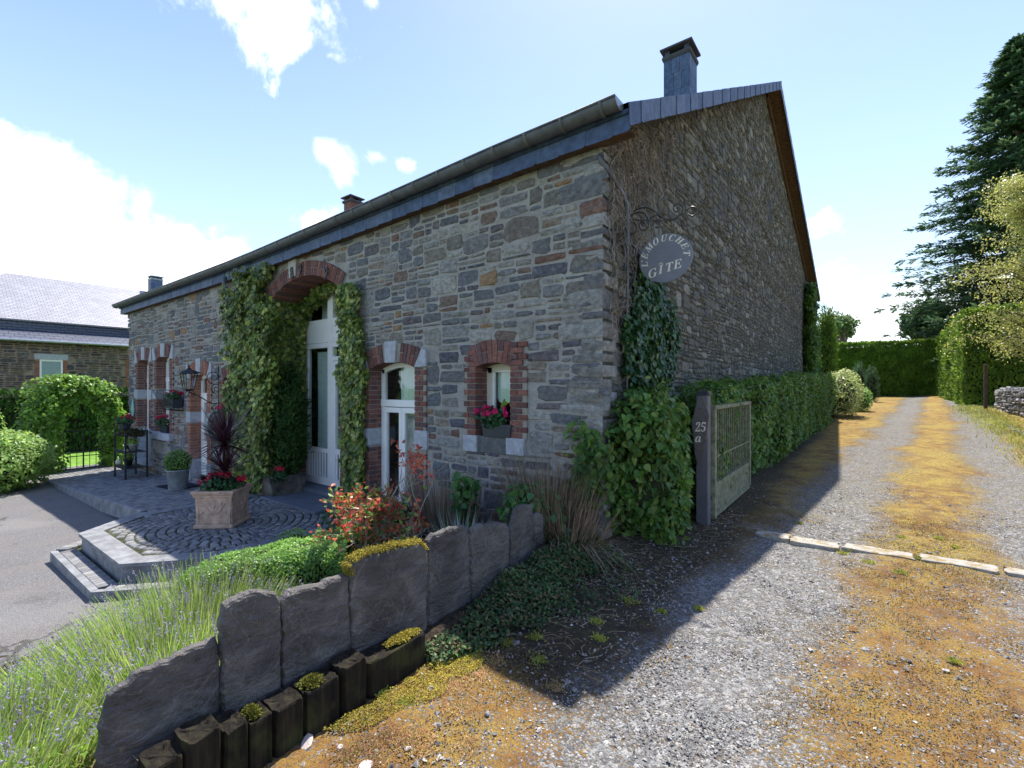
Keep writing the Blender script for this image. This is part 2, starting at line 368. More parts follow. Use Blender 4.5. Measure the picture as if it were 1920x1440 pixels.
def merge(parts):
    Vs = []; Fs = []; n = 0
    for V, F in parts: Vs.append(V); Fs.append(np.asarray(F)+n); n += len(V)
    return np.concatenate(Vs), np.concatenate(Fs)
# ================================================================== THE SETTING: ground, drive, terrace, lawn
def drive_h(X, Y):
    X = np.asarray(X, float); Y = np.asarray(Y, float)
    z = .028*np.maximum(0, Y-2)
    xs = X-.09*np.maximum(Y, 0)
    tr = np.exp(-((xs-1.55)/.42)**2)+np.exp(-((xs-3.4)/.45)**2)
    z = z-.03*tr*(X > 0)
    z = z+.10*np.clip((X-4.3)/1.6, 0, 1)+.10*np.clip((.75-X)/.7, 0, 1)*np.clip((Y+2.2)/1.5, 0, 1)
    return z
def grid_sheet(name, xs, ys, hf, mat, amp=.01, scale=3.0, kind='structure', seed=1):
    gx, gy = np.meshgrid(xs, ys); z = hf(gx, gy)
    P = np.stack([gx, gy, z], -1)
    P[..., 2] += amp*fbm(P[..., :2], scale, seed, 4)
    n, m = gx.shape; idx = np.arange(n*m).reshape(n, m)
    F = np.stack([idx[:-1, :-1], idx[:-1, 1:], idx[1:, 1:], idx[1:, :-1]], -1).reshape(-1, 4)
    o = mesh_obj(name, P.reshape(-1, 3), F, mat, smooth=True); tag(o, kind=kind); return o

def m_drive():
    t = MT('gravel_drive_with_moss', .9, .25); o = t.xyz()
    xs = t.math('MULTIPLY_ADD', t.math('MAXIMUM', o[1], 0.0), -.09, o[0])
    wob = t.math('ADD', t.math('MULTIPLY_ADD', t.noise(1.3, 5, .6), 1.0, -.5), t.math('MULTIPLY_ADD', t.noise(.45, 3, .5, t.map(loc=(7, 3, 0))), 1.0, -.5))
    xw = t.math('ADD', xs, wob)
    d1 = t.math('ABSOLUTE', t.math('ADD', xw, -1.5)); d2 = t.math('ABSOLUTE', t.math('ADD', xw, -3.42))
    tr = t.math('MAXIMUM', t.rng(d1, .80, .16), t.rng(d2, .80, .18))
    near = t.rng(o[1], -2.3, -4.2, 0, .75)
    tr = t.math('MAXIMUM', tr, t.math('MULTIPLY', near, t.rng(t.noise(2.2, 5), .45, .6)))
    # pebbles
    vs = t.map((1, 1, .6)); v1 = t.voro(95, vec=vs); c1 = t.voro(95, out='Color', vec=vs); v2 = t.voro(38, vec=vs); c2 = t.voro(38, out='Color', vec=vs)
    sep = t.N.new('ShaderNodeSeparateColor'); t.L.new(c1, sep.inputs[0]); sep2 = t.N.new('ShaderNodeSeparateColor'); t.L.new(c2, sep2.inputs[0])
    gcol = t.ramp(sep.outputs[0], [(0, (.075, .072, .07)), (.3, (.13, .127, .12)), (.6, (.20, .195, .185)), (.9, (.29, .28, .265)), (1, (.40, .39, .365))])
    gcol2 = t.ramp(sep2.outputs[1], [(0, (.10, .10, .10)), (.5, (.20, .20, .195)), (1, (.36, .35, .335))])
    gcol = t.mix(t.rng(sep2.outputs[0], .62, .66, 0, 1), gcol, gcol2)
    gcol = t.mix(t.rng(v1, .45, .85, 0, .55), gcol, (.07, .065, .06))
    # moss
    mn = t.noise(4.5, 6, .65); mc = t.ramp(mn, [(.25, (.11, .058, .022)), (.42, (.17, .095, .028)), (.52, (.25, .16, .036)), (.66, (.33, .24, .05)), (.85, (.22, .21, .055))])
    mc = t.mix(t.rng(t.noise(.8, 3), .45, .65, 0, .8), mc, t.mix(t.rng(t.noise(26, 4), .35, .65), (.19, .135, .03), (.38, .30, .07)))
    rustn = t.ramp(t.noise(3.2, 6, .65, t.map(loc=(2, 8, 1))), [(.3, (.13, .06, .028)), (.45, (.21, .10, .033)), (.6, (.27, .16, .04)), (.75, (.18, .14, .045))])
    mc = t.mix(t.rng(t.math('ADD', o[1], t.math('MULTIPLY', wob, 1.5)), .2, 1.9, .62, .10), mc, rustn)
    mc = t.mix(1.0, mc, t.comb(t.rng(t.noise(110, 4, .7), .3, .7, .6, 1.35)), 'MULTIPLY')
    cover = t.math('SUBTRACT', 1.0, tr)
    fine = t.noise(13, 6, .7); peb = t.rng(sep.outputs[1], 0, 1, -.30, .26, False)
    thr = t.math('ADD', t.math('ADD', t.math('MULTIPLY', cover, .50), t.math('MULTIPLY', fine, .85)), peb)
    far = t.rng(o[1], 0, 5, 0, .10)
    m = t.rng(t.math('ADD', thr, far), .60, .80)
    col = t.mix(m, gcol, mc)
    # humus and moss by slabs and hedge, darkened out to the house's shadow edge
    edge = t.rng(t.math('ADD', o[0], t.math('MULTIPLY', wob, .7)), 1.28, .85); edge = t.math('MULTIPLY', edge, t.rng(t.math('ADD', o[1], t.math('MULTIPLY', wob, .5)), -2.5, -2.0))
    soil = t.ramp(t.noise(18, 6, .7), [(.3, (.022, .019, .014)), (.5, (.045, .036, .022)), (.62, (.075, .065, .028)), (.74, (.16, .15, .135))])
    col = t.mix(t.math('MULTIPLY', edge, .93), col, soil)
    t.color(col)
    h = t.math('ADD', t.math('MULTIPLY', v1, -.7), t.math('MULTIPLY', v2, -.6))
    hm = t.noise(120, 4, .7)
    n = t.N.new('ShaderNodeMix'); t.L.new(m, n.inputs[0]); t.L.new(h, n.inputs[2]); t.L.new(hm, n.inputs[3])
    t.bump(n.outputs[0], .012, .9); return t.m
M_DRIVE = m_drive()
def m_asphalt():
    t = MT('old_asphalt', .85, .3); v = t.voro(140); c = t.voro(140, out='Color'); s = t.N.new('ShaderNodeSeparateColor'); t.L.new(c, s.inputs[0])
    col = t.ramp(s.outputs[0], [(0, (.10, .10, .105)), (.6, (.17, .165, .165)), (1, (.27, .265, .26))])
    col = t.mix(t.rng(t.noise(1.3, 5), .4, .65, 0, .5), col, (.20, .18, .165)); col = t.mix(t.rng(t.noise(3, 6, .7), .62, .72, 0, .5), col, (.13, .10, .05))
    vv = t.N.new('ShaderNodeVectorMath'); vv.operation = 'ADD'; t.L.new(t.pos(), vv.inputs[0]); t.L.new(t.noise(1.2, 5, .6, out='Color'), vv.inputs[1]); cw = t.voro(.4, 'DISTANCE_TO_EDGE', vec=vv.outputs[0]); ck = t.math('MULTIPLY', t.rng(cw, .006, .014, .75, 0), t.rng(t.noise(.7, 3), .46, .56)); col = t.mix(ck, col, (.06, .055, .045)); col = t.mix(t.rng(t.noise(.9, 6, .7, t.map(loc=(4, 1, 0))), .56, .70, 0, .45), col, (.085, .08, .07)); col = t.mix(t.rng(t.noise(.5, 3), .52, .60, 0, .35), col, (.25, .245, .24)); col = t.mix(t.rng(t.noise(55, 3, .6), .62, .70, 0, .6), col, (.36, .35, .33))
    t.color(col); t.bump(v, -.008); return t.m
M_ASPH = m_asphalt()
M_SOIL = simple('garden_soil', (.045, .035, .025), .95, .1, amt=.5, scale=20, bump=.02, bs=60)
M_GRASS = simple('mown_grass', (.16, .30, .045), .8, .15, amt=.3, scale=5, bump=.02, bs=120)
M_FIELD = simple('far_grassland', (.12, .20, .05), .9, .1, amt=.3, scale=.05)

far_ground = mesh_obj('ground', [(-700, -700, -1.9), (700, -700, -1.9), (700, 700, -1.9), (-700, 700, -1.9)], [(0, 1, 2, 3)], M_FIELD); tag(far_ground, kind='structure')
xs = np.concatenate([np.arange(0, 5, .05), np.arange(5, 12, .25), np.arange(12, 60, 3)]); ys = np.concatenate([np.arange(-9, -4.5, .15), np.arange(-4.5, 4, .05), np.arange(4, 12, .2), np.arange(12, 60, 1.5)])
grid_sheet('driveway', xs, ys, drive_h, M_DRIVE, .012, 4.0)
def park_h(X, Y): return -.67+.018*(np.clip(X, -30, 0)+5.5)+.012*np.clip(Y+3, -8, 0)
grid_sheet('car_park', np.concatenate([np.arange(-30, -14, 1), np.arange(-14, -2.0, .2)]), np.concatenate([np.arange(-25, -8, 1), np.arange(-8, -1.2, .2)]), park_h, M_ASPH, .006, 2, seed=4)
def bed_h(X, Y): return np.interp(X, [-4.3, -3.1, -2.3, -1.0, -.12, 0, .05], [-.75, -.55, -.42, -.10, .10, .10, -.12])+0*Y
grid_sheet('garden_bed', np.append(np.arange(-3.75, .01, .06), .05), np.arange(-9, .01, .08), bed_h, M_SOIL, .03, 5, seed=5)
lawn = grid_sheet('lawn', np.arange(-70, -15.6, 1.0), np.arange(-1.6, 60, 1.2), lambda X, Y: -.86+0*X, M_GRASS, .02, .6, seed=6)
mesh_obj('front_lawn', [(-70, -60, -.9), (-30, -60, -.9), (-30, -1.6, -.9), (-70, -1.6, -.9)], [(0, 1, 2, 3)], M_GRASS)['kind'] = 'structure'
mesh_obj('back_garden', [(-15.6, 22, -.3), (0, 22, .4), (0, 70, 1.4), (-15.6, 70, 1.4)], [(0, 1, 2, 3)], M_GRASS)['kind'] = 'structure'

# threshold of dressed stones across the drive
st_root = empty('stone_threshold', (2.2, 1.5, 0)); tag(st_root, 'row of pale flat dressed stones laid across the mossy drive', 'threshold')
t = MT('pale_kerb_stone', .9, .15); kc = t.mix(t.rng(t.noise(14, 6, .7), .35, .65), (.44, .41, .36), (.30, .275, .235)); kc = t.mix(t.rng(t.noise(9, 6, .7, t.map(loc=(5, 2, 0))), .50, .62, 0, .85), kc, (.27, .19, .06)); t.color(kc); t.bump(t.noise(50, 6, .7), .01); M_KERB = t.m
for x0, x1, y0 in ((1.15, 1.47, 1.44), (1.49, 1.91, 1.40), (1.95, 2.50, 1.47), (2.55, 3.08, 1.52), (3.14, 3.6, 1.55), (3.64, 4.1, 1.58)):
    poly = [(x0-2.2, y0-1.5), (x1-2.2, y0-1.5+random.uniform(0, .03)), (x1-2.2+.01, y0-1.5+.21), (x0-2.2+.01, y0-1.5+.19)]
    pts = []
    for i in range(4):
        a = np.array(poly[i]); b = np.array(poly[(i+1) % 4])
        for s in range(5): pts.append(tuple(a+(b-a)*s/5+RNG.normal(0, .009, 2)))
    m = MB(); cz = .014; k = len(pts); c = np.mean(pts, 0)
    V = [(p[0], p[1], -.06) for p in pts]+[(p[0], p[1], cz) for p in pts]+[(c[0]+(p[0]-c[0])*.96, c[1]+(p[1]-c[1])*.86, cz+.005) for p in pts]
    m.add(V, [(i, (i+1) % k, k+(i+1) % k, k+i) for i in range(k)]+[(k+i, k+(i+1) % k, 2*k+(i+1) % k, 2*k+i) for i in range(k)]+[tuple(range(2*k, 3*k))])
    m.build('kerb_stone', M_KERB, st_root)

# terrace
M_BLUED = simple('dark_bluestone_kerb', (.21, .215, .225), .75, .3, amt=.3, scale=7, bump=.004, bs=90)  # bluestone a tone darker than the door and window stones
ZT = -.35
OCT = [(-6.44, -2.8), (-4.58, -2.8), (-3.92, -2.05), (-3.82, .6), (-7.0, .6), (-7.05, -2.05)]
def offset_poly(poly, d):
    n = len(poly); out = []
    for i in range(n):
        p0, p1, p2 = (np.array(poly[(i+k-1) % n], float) for k in range(3))
        e1 = norm(p1-p0); e2 = norm(p2-p1); n1 = np.array([-e1[1], e1[0]]); n2 = np.array([-e2[1], e2[0]])
        b = norm(n1+n2); out.append(tuple(p1+b*d/max(.3, b.dot(n1))))
    return out
ter = empty('entrance_terrace', (-5.4, -1.4, ZT-.3)); ter['kind'] = 'structure'
def loc(poly, o=(-5.4, -1.4)): return [(a-o[0], b-o[1]) for a, b in poly]
inner = offset_poly(OCT, .24)
M_JMOSS = simple('mossy_joints', (.06, .065, .035), .95, .1, amt=.5, scale=12, bump=.01)
m = MB(); m.prism(loc(inner), -.2, .288, 'Z'); m.build('joint_bed', M_JMOSS, ter)
n = len(OCT)
for i in range(n):
    a, b = OCT[i], OCT[(i+1) % n]; c, d = inner[(i+1) % n], inner[i]
    e = norm(np.array(b)-np.array(a))*.002
    q = loc([(a[0]+e[0], a[1]+e[1]), (b[0]-e[0], b[1]-e[1]), (c[0]-e[0], c[1]-e[1]), (d[0]+e[0], d[1]+e[1])])
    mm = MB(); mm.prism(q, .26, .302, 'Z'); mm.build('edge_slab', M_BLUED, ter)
    out2 = offset_poly(OCT, .025); a2, b2 = out2[i], out2[(i+1) % n]
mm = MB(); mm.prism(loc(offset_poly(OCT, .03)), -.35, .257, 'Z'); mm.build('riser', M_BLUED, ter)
M_SETT = m_slate('grey_sandstone_setts', [(.18, .18, .185), (.22, .22, .22), (.15, .15, .16), (.25, .25, .24), (.19, .185, .18)], .75, .3)
def inpoly(x, y, poly):
    c = False; n = len(poly)
    for i in range(n):
        x1, y1 = poly[i]; x2, y2 = poly[(i+1) % n]
        if (y1 > y) != (y2 > y) and x < (x2-x1)*(y-y1)/(y2-y1)+x1: c = not c
    return c
m = MB(); cx0, cy0 = -5.35, -1.45; ins = offset_poly(inner, .05)
for k in range(1, 26):
    r = .03+k*.112; nst = max(3, int(2*pi*r/.115)); ph = random.random()
    for j in range(nst):
        a = 2*pi*(j+ph)/nst; x = cx0+r*cos(a); y = cy0+r*sin(a)
        if not inpoly(x, y, ins): continue
        wt = 2*pi*r/nst-.014; ra = a+random.uniform(-.06, .06); R = np.array([[cos(ra), -sin(ra), 0], [sin(ra), cos(ra), 0], [0, 0, 1]])
        m.box((x+5.4, y+1.4, .272+random.uniform(-.003, .004)), (.098+random.uniform(-.012, .006), wt*random.uniform(.86, 1), .06), R, .012)
m.build('setts', M_SETT, ter)
# lower step
low = [(-6.58, -3.06), (-4.50, -3.06), (-3.62, -2.12), (-3.62, -1.2), (-6.9, -1.2), (-7.35, -2.2)]
lst = empty('lower_step', (-5.4, -1.4, -.8)); lst['kind'] = 'structure'
mm = MB(); mm.prism(loc(offset_poly(low, .012)), -.1, .2, 'Z'); mm.build('step_core', M_JMOSS, lst)
li = offset_poly(low, .07)
for i in range(5):
    a, b = low[i], low[(i+1) % 6]; c, d = li[(i+1) % 6], li[i]
    e = norm(np.array(b)-np.array(a))*.002
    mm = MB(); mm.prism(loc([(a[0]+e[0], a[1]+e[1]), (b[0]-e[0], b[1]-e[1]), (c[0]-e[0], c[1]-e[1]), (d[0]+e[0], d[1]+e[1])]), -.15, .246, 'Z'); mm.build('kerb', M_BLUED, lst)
m = MB()
for x in np.arange(-6.42, -4.62, .085): m.box((x+5.4, -2.90+1.4, .225), (.078, .17, .04), None, .006)
for (a, b) in (((-4.55, -2.93), (-3.80, -2.12)), ((-6.60, -2.98), (-7.20, -2.2))):
    a = np.array(a); b = np.array(b); L = np.linalg.norm(b-a); d = (b-a)/L; an = atan2(d[1], d[0]); R = np.array([[cos(an), -sin(an), 0], [sin(an), cos(an), 0], [0, 0, 1]])
    sgn = 1 if b[0] > a[0] else -1
    for s in np.arange(.06, L, .085):
        p = a+d*s+np.array([-d[1], d[0]])*.03*sgn; m.box((p[0]+5.4, p[1]+1.4, .225), (.078, .16, .04), R, .006)
m.build('tread_pavers', M_SETT, lst)
# paved strip in front of the left half of the house
def strip_z(X): return np.interp(X, [-15.8, -14, -7.0], [-.80, -.75, -.36])
sp = empty('paved_strip', (-11.3, -.9, -.6)); sp['kind'] = 'structure'
m = MB(); V = []
for X in np.linspace(-17.4, -6.95, 12):
    z = strip_z(X)+.6
    V += [(X+11.3, -1.84+.9, z-.4), (X+11.3, -1.84+.9, z-.012), (X+11.3, .0+.9, z-.012)]
m.add(V, [(i*3, i*3+3, i*3+4, i*3+1) for i in range(11)]+[(i*3+1, i*3+4, i*3+5, i*3+2) for i in range(11)]+[(0, 1, 2)]); m.build('joint_bed', M_JMOSS, sp)
m = MB(); row = 0
for y in np.arange(-1.75, -.02, .105):
    row += 1
    for X in np.arange(-17.35+(row % 2)*.1, -6.95, .205):
        if inpoly(X, y, offset_poly(OCT, -.1)): continue
        m.box((X+11.3, y+.9, strip_z(X)+.6-.02+random.uniform(-.002, .002)), (.195, .097, .04), np.array([[1, 0, 0], [0, 1, 0], [.056, 0, 1]]), .006)
m.build('pavers', M_SETT, sp)
m = MB()
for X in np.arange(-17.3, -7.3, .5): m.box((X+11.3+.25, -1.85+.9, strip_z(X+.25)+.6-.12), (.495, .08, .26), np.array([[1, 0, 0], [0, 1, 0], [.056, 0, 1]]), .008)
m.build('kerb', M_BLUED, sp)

# ================================================================== THE FARMHOUSE
GAUGE = [(-15.9, 4.095), (-9.9, 4.12), (-7.35, 4.134), (-3.57, 4.247), (-1.375, 4.331), (.34, 4.368)]
def ev(X): return np.interp(X, [g[0] for g in GAUGE], [g[1] for g in GAUGE])
YR, ZR, YB = 9.6, 9.55, 22.3
SF = (ZR-4.28)/(YR+.2); SR = .285
def gz(Y): return np.where(np.asarray(Y) < YR, 4.28+SF*(np.asarray(Y)+.2), ZR-SR*(np.asarray(Y)-YR))
OPN = [dict(k='D1', x0=-14.54, x1=-13.60, zb=-.42, zs=2.33, r=.11, jl=.22, jr=.2),
       dict(k='W2', x0=-13.01, x1=-12.03, zb=.46, zs=2.36, r=.10, jl=.21, jr=.24),
       dict(k='D3', x0=-10.66, x1=-9.71, zb=-.50, zs=1.86, r=.11, jl=.19, jr=.22),
       dict(k='W4', x0=-8.89, x1=-8.39, zb=.92, zs=1.81, r=.05, jl=.2, jr=.17),
       dict(k='A5', x0=-6.87, x1=-4.55, zb=-.50, zs=3.22, r=.35, jl=.22, jr=.22),
       dict(k='D6', x0=-3.80, x1=-2.79, zb=-.25, zs=1.91, r=.10, jl=.15, jr=.22),
       dict(k='W7', x0=-1.695, x1=-1.152, zb=1.05, zs=1.89, r=.05, jl=.185, jr=.225)]
OP = {o['k']: o for o in OPN}
def arch_R(o): w_ = o['x1']-o['x0']; return (w_*w_/4+o['r']**2)/(2*o['r'])
def arch_z(o, X):
    R = arch_R(o); xm = (o['x0']+o['x1'])/2
    return o['zs']+o['r']-R+sqrt(max(0, R*R-(X-xm)**2))
farm = empty('farmhouse', (0, 0, 0)); tag(farm, 'long stone farmhouse with grey zinc gutter, brick-framed openings and tall rubble gable', 'house')
# wall sheets with holes
xs = sorted(set([-15.42, 0.0]+[o[k] for o in OPN for k in ('x0', 'x1')]+[round(o['x0']+(o['x1']-o['x0'])*i/12, 4) for o in OPN for i in range(13)]+list(np.round(np.arange(-15, 0, .5), 3))))
V = []; F = []
def quad(a, b, c, d):
    k = len(V); V.extend([a, b, c, d]); F.append((k, k+1, k+2, k+3))
for a, b in zip(xs[:-1], xs[1:]):
    if b-a < 1e-4: continue
    mid = (a+b)/2; o = next((o for o in OPN if o['x0'] <= mid <= o['x1']), None)
    ta, tb = ev(a)-.1, ev(b)-.1
    if o is None: quad((a, 0, -1.3), (b, 0, -1.3), (b, 0, tb), (a, 0, ta))
    else:
        quad((a, 0, -1.3), (b, 0, -1.3), (b, 0, o['zb']), (a, 0, o['zb'])); quad((a, 0, arch_z(o, a)), (b, 0, arch_z(o, b)), (b, 0, tb), (a, 0, ta))
mesh_obj('wall', V, F, M_MORTAR, farm)
ysG = np.concatenate([np.arange(0, YR, .6), [YR], np.arange(YR+.6, YB, .8), [YB]])
V = []; F = []
for a, b in zip(ysG[:-1], ysG[1:]): quad((0, a, -1.3), (0, b, -1.3), (0, b, float(gz(b))-.12), (0, a, float(gz(a))-.12))
mesh_obj('gable_wall', V, F, M_GMORTAR, farm)
V = []; F = []
for a, b in zip(ysG[:-1], ysG[1:]): quad((-15.42, b, -1.3), (-15.42, a, -1.3), (-15.42, a, float(gz(a))-.12), (-15.42, b, float(gz(b))-.12))
quad((-15.42, YB, -1.3), (0, YB, -1.3), (0, YB, float(gz(YB))), (-15.42, YB, float(gz(YB))))
mesh_obj('rear_walls', V, F, M_GMORTAR, farm)

# rubble stones
def stones(rects, prof, K=14, seed=3, p=(3, 8), jit=.06, d=(.012, .03)):
    rs = np.random.default_rng(seed); r = np.asarray(rects, float); n = len(r)
    w_ = r[:, 2]; h_ = r[:, 3]
    th = np.linspace(0, 2*pi, K, endpoint=False)[None]+rs.uniform(-.08, .08, (n, K))
    pp = rs.uniform(*p, (n, 1)); c = np.cos(th); s = np.sin(th)
    X = np.sign(c)*np.abs(c)**(2/pp); Z = np.sign(s)*np.abs(s)**(2/pp)
    X = X*(1+rs.normal(0, jit, (n, K))); Z = Z*(1+rs.normal(0, jit*1.3, (n, K)))
    skew = rs.normal(0, .12, (n, 1)); tap = rs.normal(0, .10, (n, 1))
    Z = Z+skew*X*.6; Z = Z*(1+tap*X)
    hw = (w_/2)[:, None]; hh = (h_/2)[:, None]
    D = rs.uniform(*d, (n, 1)); tx = rs.normal(0, .35, (n, 1)); tz = rs.normal(0, .35, (n, 1))
    def layer(inset, dep):
        sx = np.maximum(.2, 1-inset/hw); sz = np.maximum(.2, 1-inset/hh)
        x = X*hw*sx; z = Z*hh*sz; dd = dep*(1+(tx*X+tz*Z)*.5)+(rs.normal(0, .0025, (n, K)) if dep.mean() > 0 else 0)
        return np.stack([x, z, dd+0*x], -1)
    L = [layer(0, D*0-.012), layer(.004, D*.45), layer(.016, D*.92), layer(.45*np.minimum(hw, hh), D*1.05)]
    cen = np.stack([0*hw, 0*hw, D*1.1], -1)
    A = np.concatenate(L+[cen], 1); A[..., 0] += r[:, 0:1]; A[..., 1] += r[:, 1:2]
    nv = 4*K+1; q = []
    for l in range(3):
        for k in range(K): q.append((l*K+k, l*K+(k+1) % K, (l+1)*K+(k+1) % K, (l+1)*K+k))
    tr = [(3*K+k, 3*K+(k+1) % K, 4*K) for k in range(K)]
    off = (np.arange(n)*nv)[:, None, None]
    return A, (np.array(q)[None]+off).reshape(-1, 4), (np.array(tr)[None]+off).reshape(-1, 3)
def lay(u0, u1, z0, z1, bh=(.26, .40), bw=(.22, .60), gap=.016, seed=1, rows=((1, .22), (2, .5), (3, .28)), flat=2.2):
    rs = random.Random(seed); out = []; z = z0
    while z < z1:
        H = rs.uniform(*bh); u = u0+rs.uniform(-.2, 0)
        while u < u1:
            W = rs.uniform(*bw); x = rs.random(); nrow = rows[-1][0]
            for rr, pr_ in rows:
                if x < pr_: nrow = rr; break
                x -= pr_
            if nrow == 1: W = min(max(W, H*.95), H*1.8)
            cuts = [0]+sorted(rs.uniform(.25, .75) if nrow == 2 else (i+rs.uniform(-.2, .2))/nrow if 0 < i < nrow else 0 for i in range(1, nrow))+[1]
            for i in range(nrow):
                a, b = cuts[i]*H, cuts[i+1]*H
                if b-a < .03: continue
                nn = 1
                if W > (b-a)*flat*1.6 and rs.random() < .7: nn = 2
                cu = [0, 1] if nn == 1 else [0, rs.uniform(.3, .7), 1]
                for j in range(nn):
                    c, d = cu[j]*W, cu[j+1]*W
                    if d-c < .04: continue
                    out.append((u+(c+d)/2, z+(a+b)/2, d-c-gap, b-a-gap))
            u += W
        z += H
    return np.array(out)
R1 = lay(-15.42, -.26, -.95, 4.3, seed=5, bh=(.18, .30), bw=(.18, .50), gap=.020, rows=((1, .20), (2, .60), (3, .20)))
R1[:, 1] += .03*vnoise(R1[:, :2], .9, 3)+.02*vnoise(R1[:, :2], 2.3, 4)
keep = []
for r in R1:
    u, z, w_, h_ = r
    if z+h_/2 > ev(u)-.17: continue
    bad = False
    for o in OPN:
        pts = [(u+a*w_*.35, z+b*h_*.35) for a in (-1, 0, 1) for b in (-1, 0, 1)]; cnt = 0
        for a, b in pts:
            if o['x0']-o['jl'] < a < o['x1']+o['jr'] and o['zb']-.18 < b < o['zs']+.22 + (.12 if o['k'] in ('A5',) else 0): cnt += 1
            elif o['x0'] < a < o['x1'] and o['zb'] < b < arch_z(o, a)+.24: cnt += 1
        if cnt >= 4: bad = True
    if not bad: keep.append(r)
A, Q, T_ = stones(keep, None, seed=8, p=(2.8, 9), jit=.07, d=(.004, .016))
for o in OPN:                                     # push stray stone edges back under the brickwork
    xm = (o['x0']+o['x1'])/2; u = A[..., 0]; z = A[..., 1]
    inz = (z > o['zb']-.06) & (z < o['zs'])
    l = inz & (u > o['x0']-.06) & (u < xm); A[..., 0][l] = o['x0']-.06
    r_ = inz & (u < o['x1']+.06) & (u >= xm); A[..., 0][r_] = o['x1']+.06
    t_ = (u > o['x0']-.06) & (u < o['x1']+.06) & (z >= o['zs']) & (z < o['zs']+o['r']+.08); A[..., 1][t_] = o['zs']+o['r']+.08
Vf = np.stack([A[..., 0], -A[..., 2], A[..., 1]], -1).reshape(-1, 3)
mesh_obj('stone_facing', Vf, [Q, T_], M_STONE, farm)
R2 = lay(.22, YB, -.4, 9.7, bh=(.14, .24), bw=(.16, .44), gap=.011, seed=9, rows=((1, .10), (2, .55), (3, .35)), flat=2.4)
R2[:, 1] += .03*vnoise(R2[:, :2], .7, 13)+.02*vnoise(R2[:, :2], 2.1, 14)
R2 = np.array([r for r in R2 if r[1]+r[3]/2 < float(gz(r[0]))-.14 and not (10.0 < r[0] < 10.45 and 6.2 < r[1] < 6.75)])
A, Q, T_ = stones(R2, None, seed=18, p=(2.2, 5), jit=.11, d=(.005, .022), K=11)
Vg = np.stack([A[..., 2], A[..., 0], A[..., 1]], -1).reshape(-1, 3)
mesh_obj('gable_stone_facing', Vg, [Q, T_], M_GSTONE, farm)
m = MB(); m.boxb((-.3, 10.08, 6.28), (.004, 10.36, 6.68)); m.build('vent_slit', simple('dark_opening', (.01, .01, .01)), farm)
# corner quoins: rounded, uneven dressed blocks
def rock_box(m, c, d, r=.022, amp=.007, n=6, seed=0):
    h = np.array(d)/2; g = np.linspace(-1, 1, n); V = []; F = []
    for ax in range(3):
        for s_ in (-1, 1):
            k0 = len(V); u, v = [i for i in range(3) if i != ax]
            for a_ in g:
                for b_ in g:
                    p = np.zeros(3); p[ax] = s_; p[u] = a_; p[v] = b_; V.append(p*h)
            for i in range(n-1):
                for j in range(n-1):
                    q = (k0+i*n+j, k0+i*n+j+1, k0+(i+1)*n+j+1, k0+(i+1)*n+j); F.append(q if (s_ > 0) == (ax != 1) else q[::-1])
    V = np.array(V); inner_ = np.clip(V, -(h-r), h-r); dd = V-inner_; V = inner_+norm(dd)*r
    W = V+np.array(c); V = W+amp*np.stack([vnoise(W, 7, seed+1), vnoise(W, 7, seed+2), .8*vnoise(W, 7, seed+3)], -1)+amp*.4*np.stack([vnoise(W, 22, seed+1), vnoise(W, 22, seed+2), vnoise(W, 22, seed+3)], -1)
    m.add(V, F)
m = MB(); z = -.1; i = 0; rs = random.Random(4)
while z < 4.10:
    h = rs.uniform(.10, .24); a, b = (rs.uniform(.36, .56), rs.uniform(.2, .3)) if i % 2 else (rs.uniform(.22, .34), rs.uniform(.3, .44))
    if z+h > 4.18: h = 4.18-z
    rock_box(m, (-a/2+rs.uniform(.006, .022), b/2-rs.uniform(.008, .020), z+h/2), (a, b, h-.020), seed=i*3)
    if i % 2 and h > .12 or True:
        zz = z
    z += h; i += 1
m.build('corner_quoins', M_QUOIN, farm, True)

# roof
def slab(poly, t, name, mat, parent):
    P = np.array(poly, float); nrm = norm(np.cross(P[1]-P[0], P[2]-P[0])); m = MB(); n = len(P)
    m.add(np.concatenate([P, P-nrm*t]), [tuple(range(n)), tuple(range(2*n-1, n-1, -1))]+[(i, n+i, n+(i+1) % n, (i+1) % n) for i in range(n)]); return m.build(name, mat, parent)
def m_roof():
    t = MT('slate_roof', .45, .5); b = t.N.new('ShaderNodeTexBrick'); t.L.new(t.map((3.2, 7, 7)), b.inputs['Vector']); b.inputs['Scale'].default_value = 1
    b.inputs['Color1'].default_value = (.09, .105, .135, 1); b.inputs['Color2'].default_value = (.12, .135, .16, 1); b.inputs['Mortar'].default_value = (.03, .03, .035, 1); b.inputs['Mortar Size'].default_value = .02
    t.color(b.outputs[0]); t.bump(b.outputs['Fac'], -.01); return t.m
M_ROOF = m_roof()
roof = empty('roof', (0, 0, 0), farm)
seg = [-15.75, -9.5, -7, -3.4, -1.25, .35]
V = []; F = []
for a, b in zip(seg[:-1], seg[1:]): quad((a, -.17, float(ev(a))-.03), (b, -.17, float(ev(b))-.03), (b, YR, ZR), (a, YR, ZR))
quad((-15.75, YR, ZR), (.35, YR, ZR), (.35, YB+.3, ZR-SR*(YB+.3-YR)), (-15.75, YB+.3, ZR-SR*(YB+.3-YR)))
V2 = [(x, y, z-.10) for x, y, z in V]; k = len(V); F2 = [tuple(reversed([i+k for i in f])) for f in F]
V += V2; F += F2
k = len(V)
for X in (.35, -15.75):
    pr_ = [(X, -.17, float(ev(X))-.03), (X, YR, ZR), (X, YB+.3, ZR-SR*(YB+.3-YR))]
    k = len(V); V += pr_+[(x, y, z-.10) for x, y, z in pr_]; F += [(k, k+1, k+4, k+3), (k+1, k+2, k+5, k+4)]
mesh_obj('slate_covering', V, F, M_ROOF, roof)
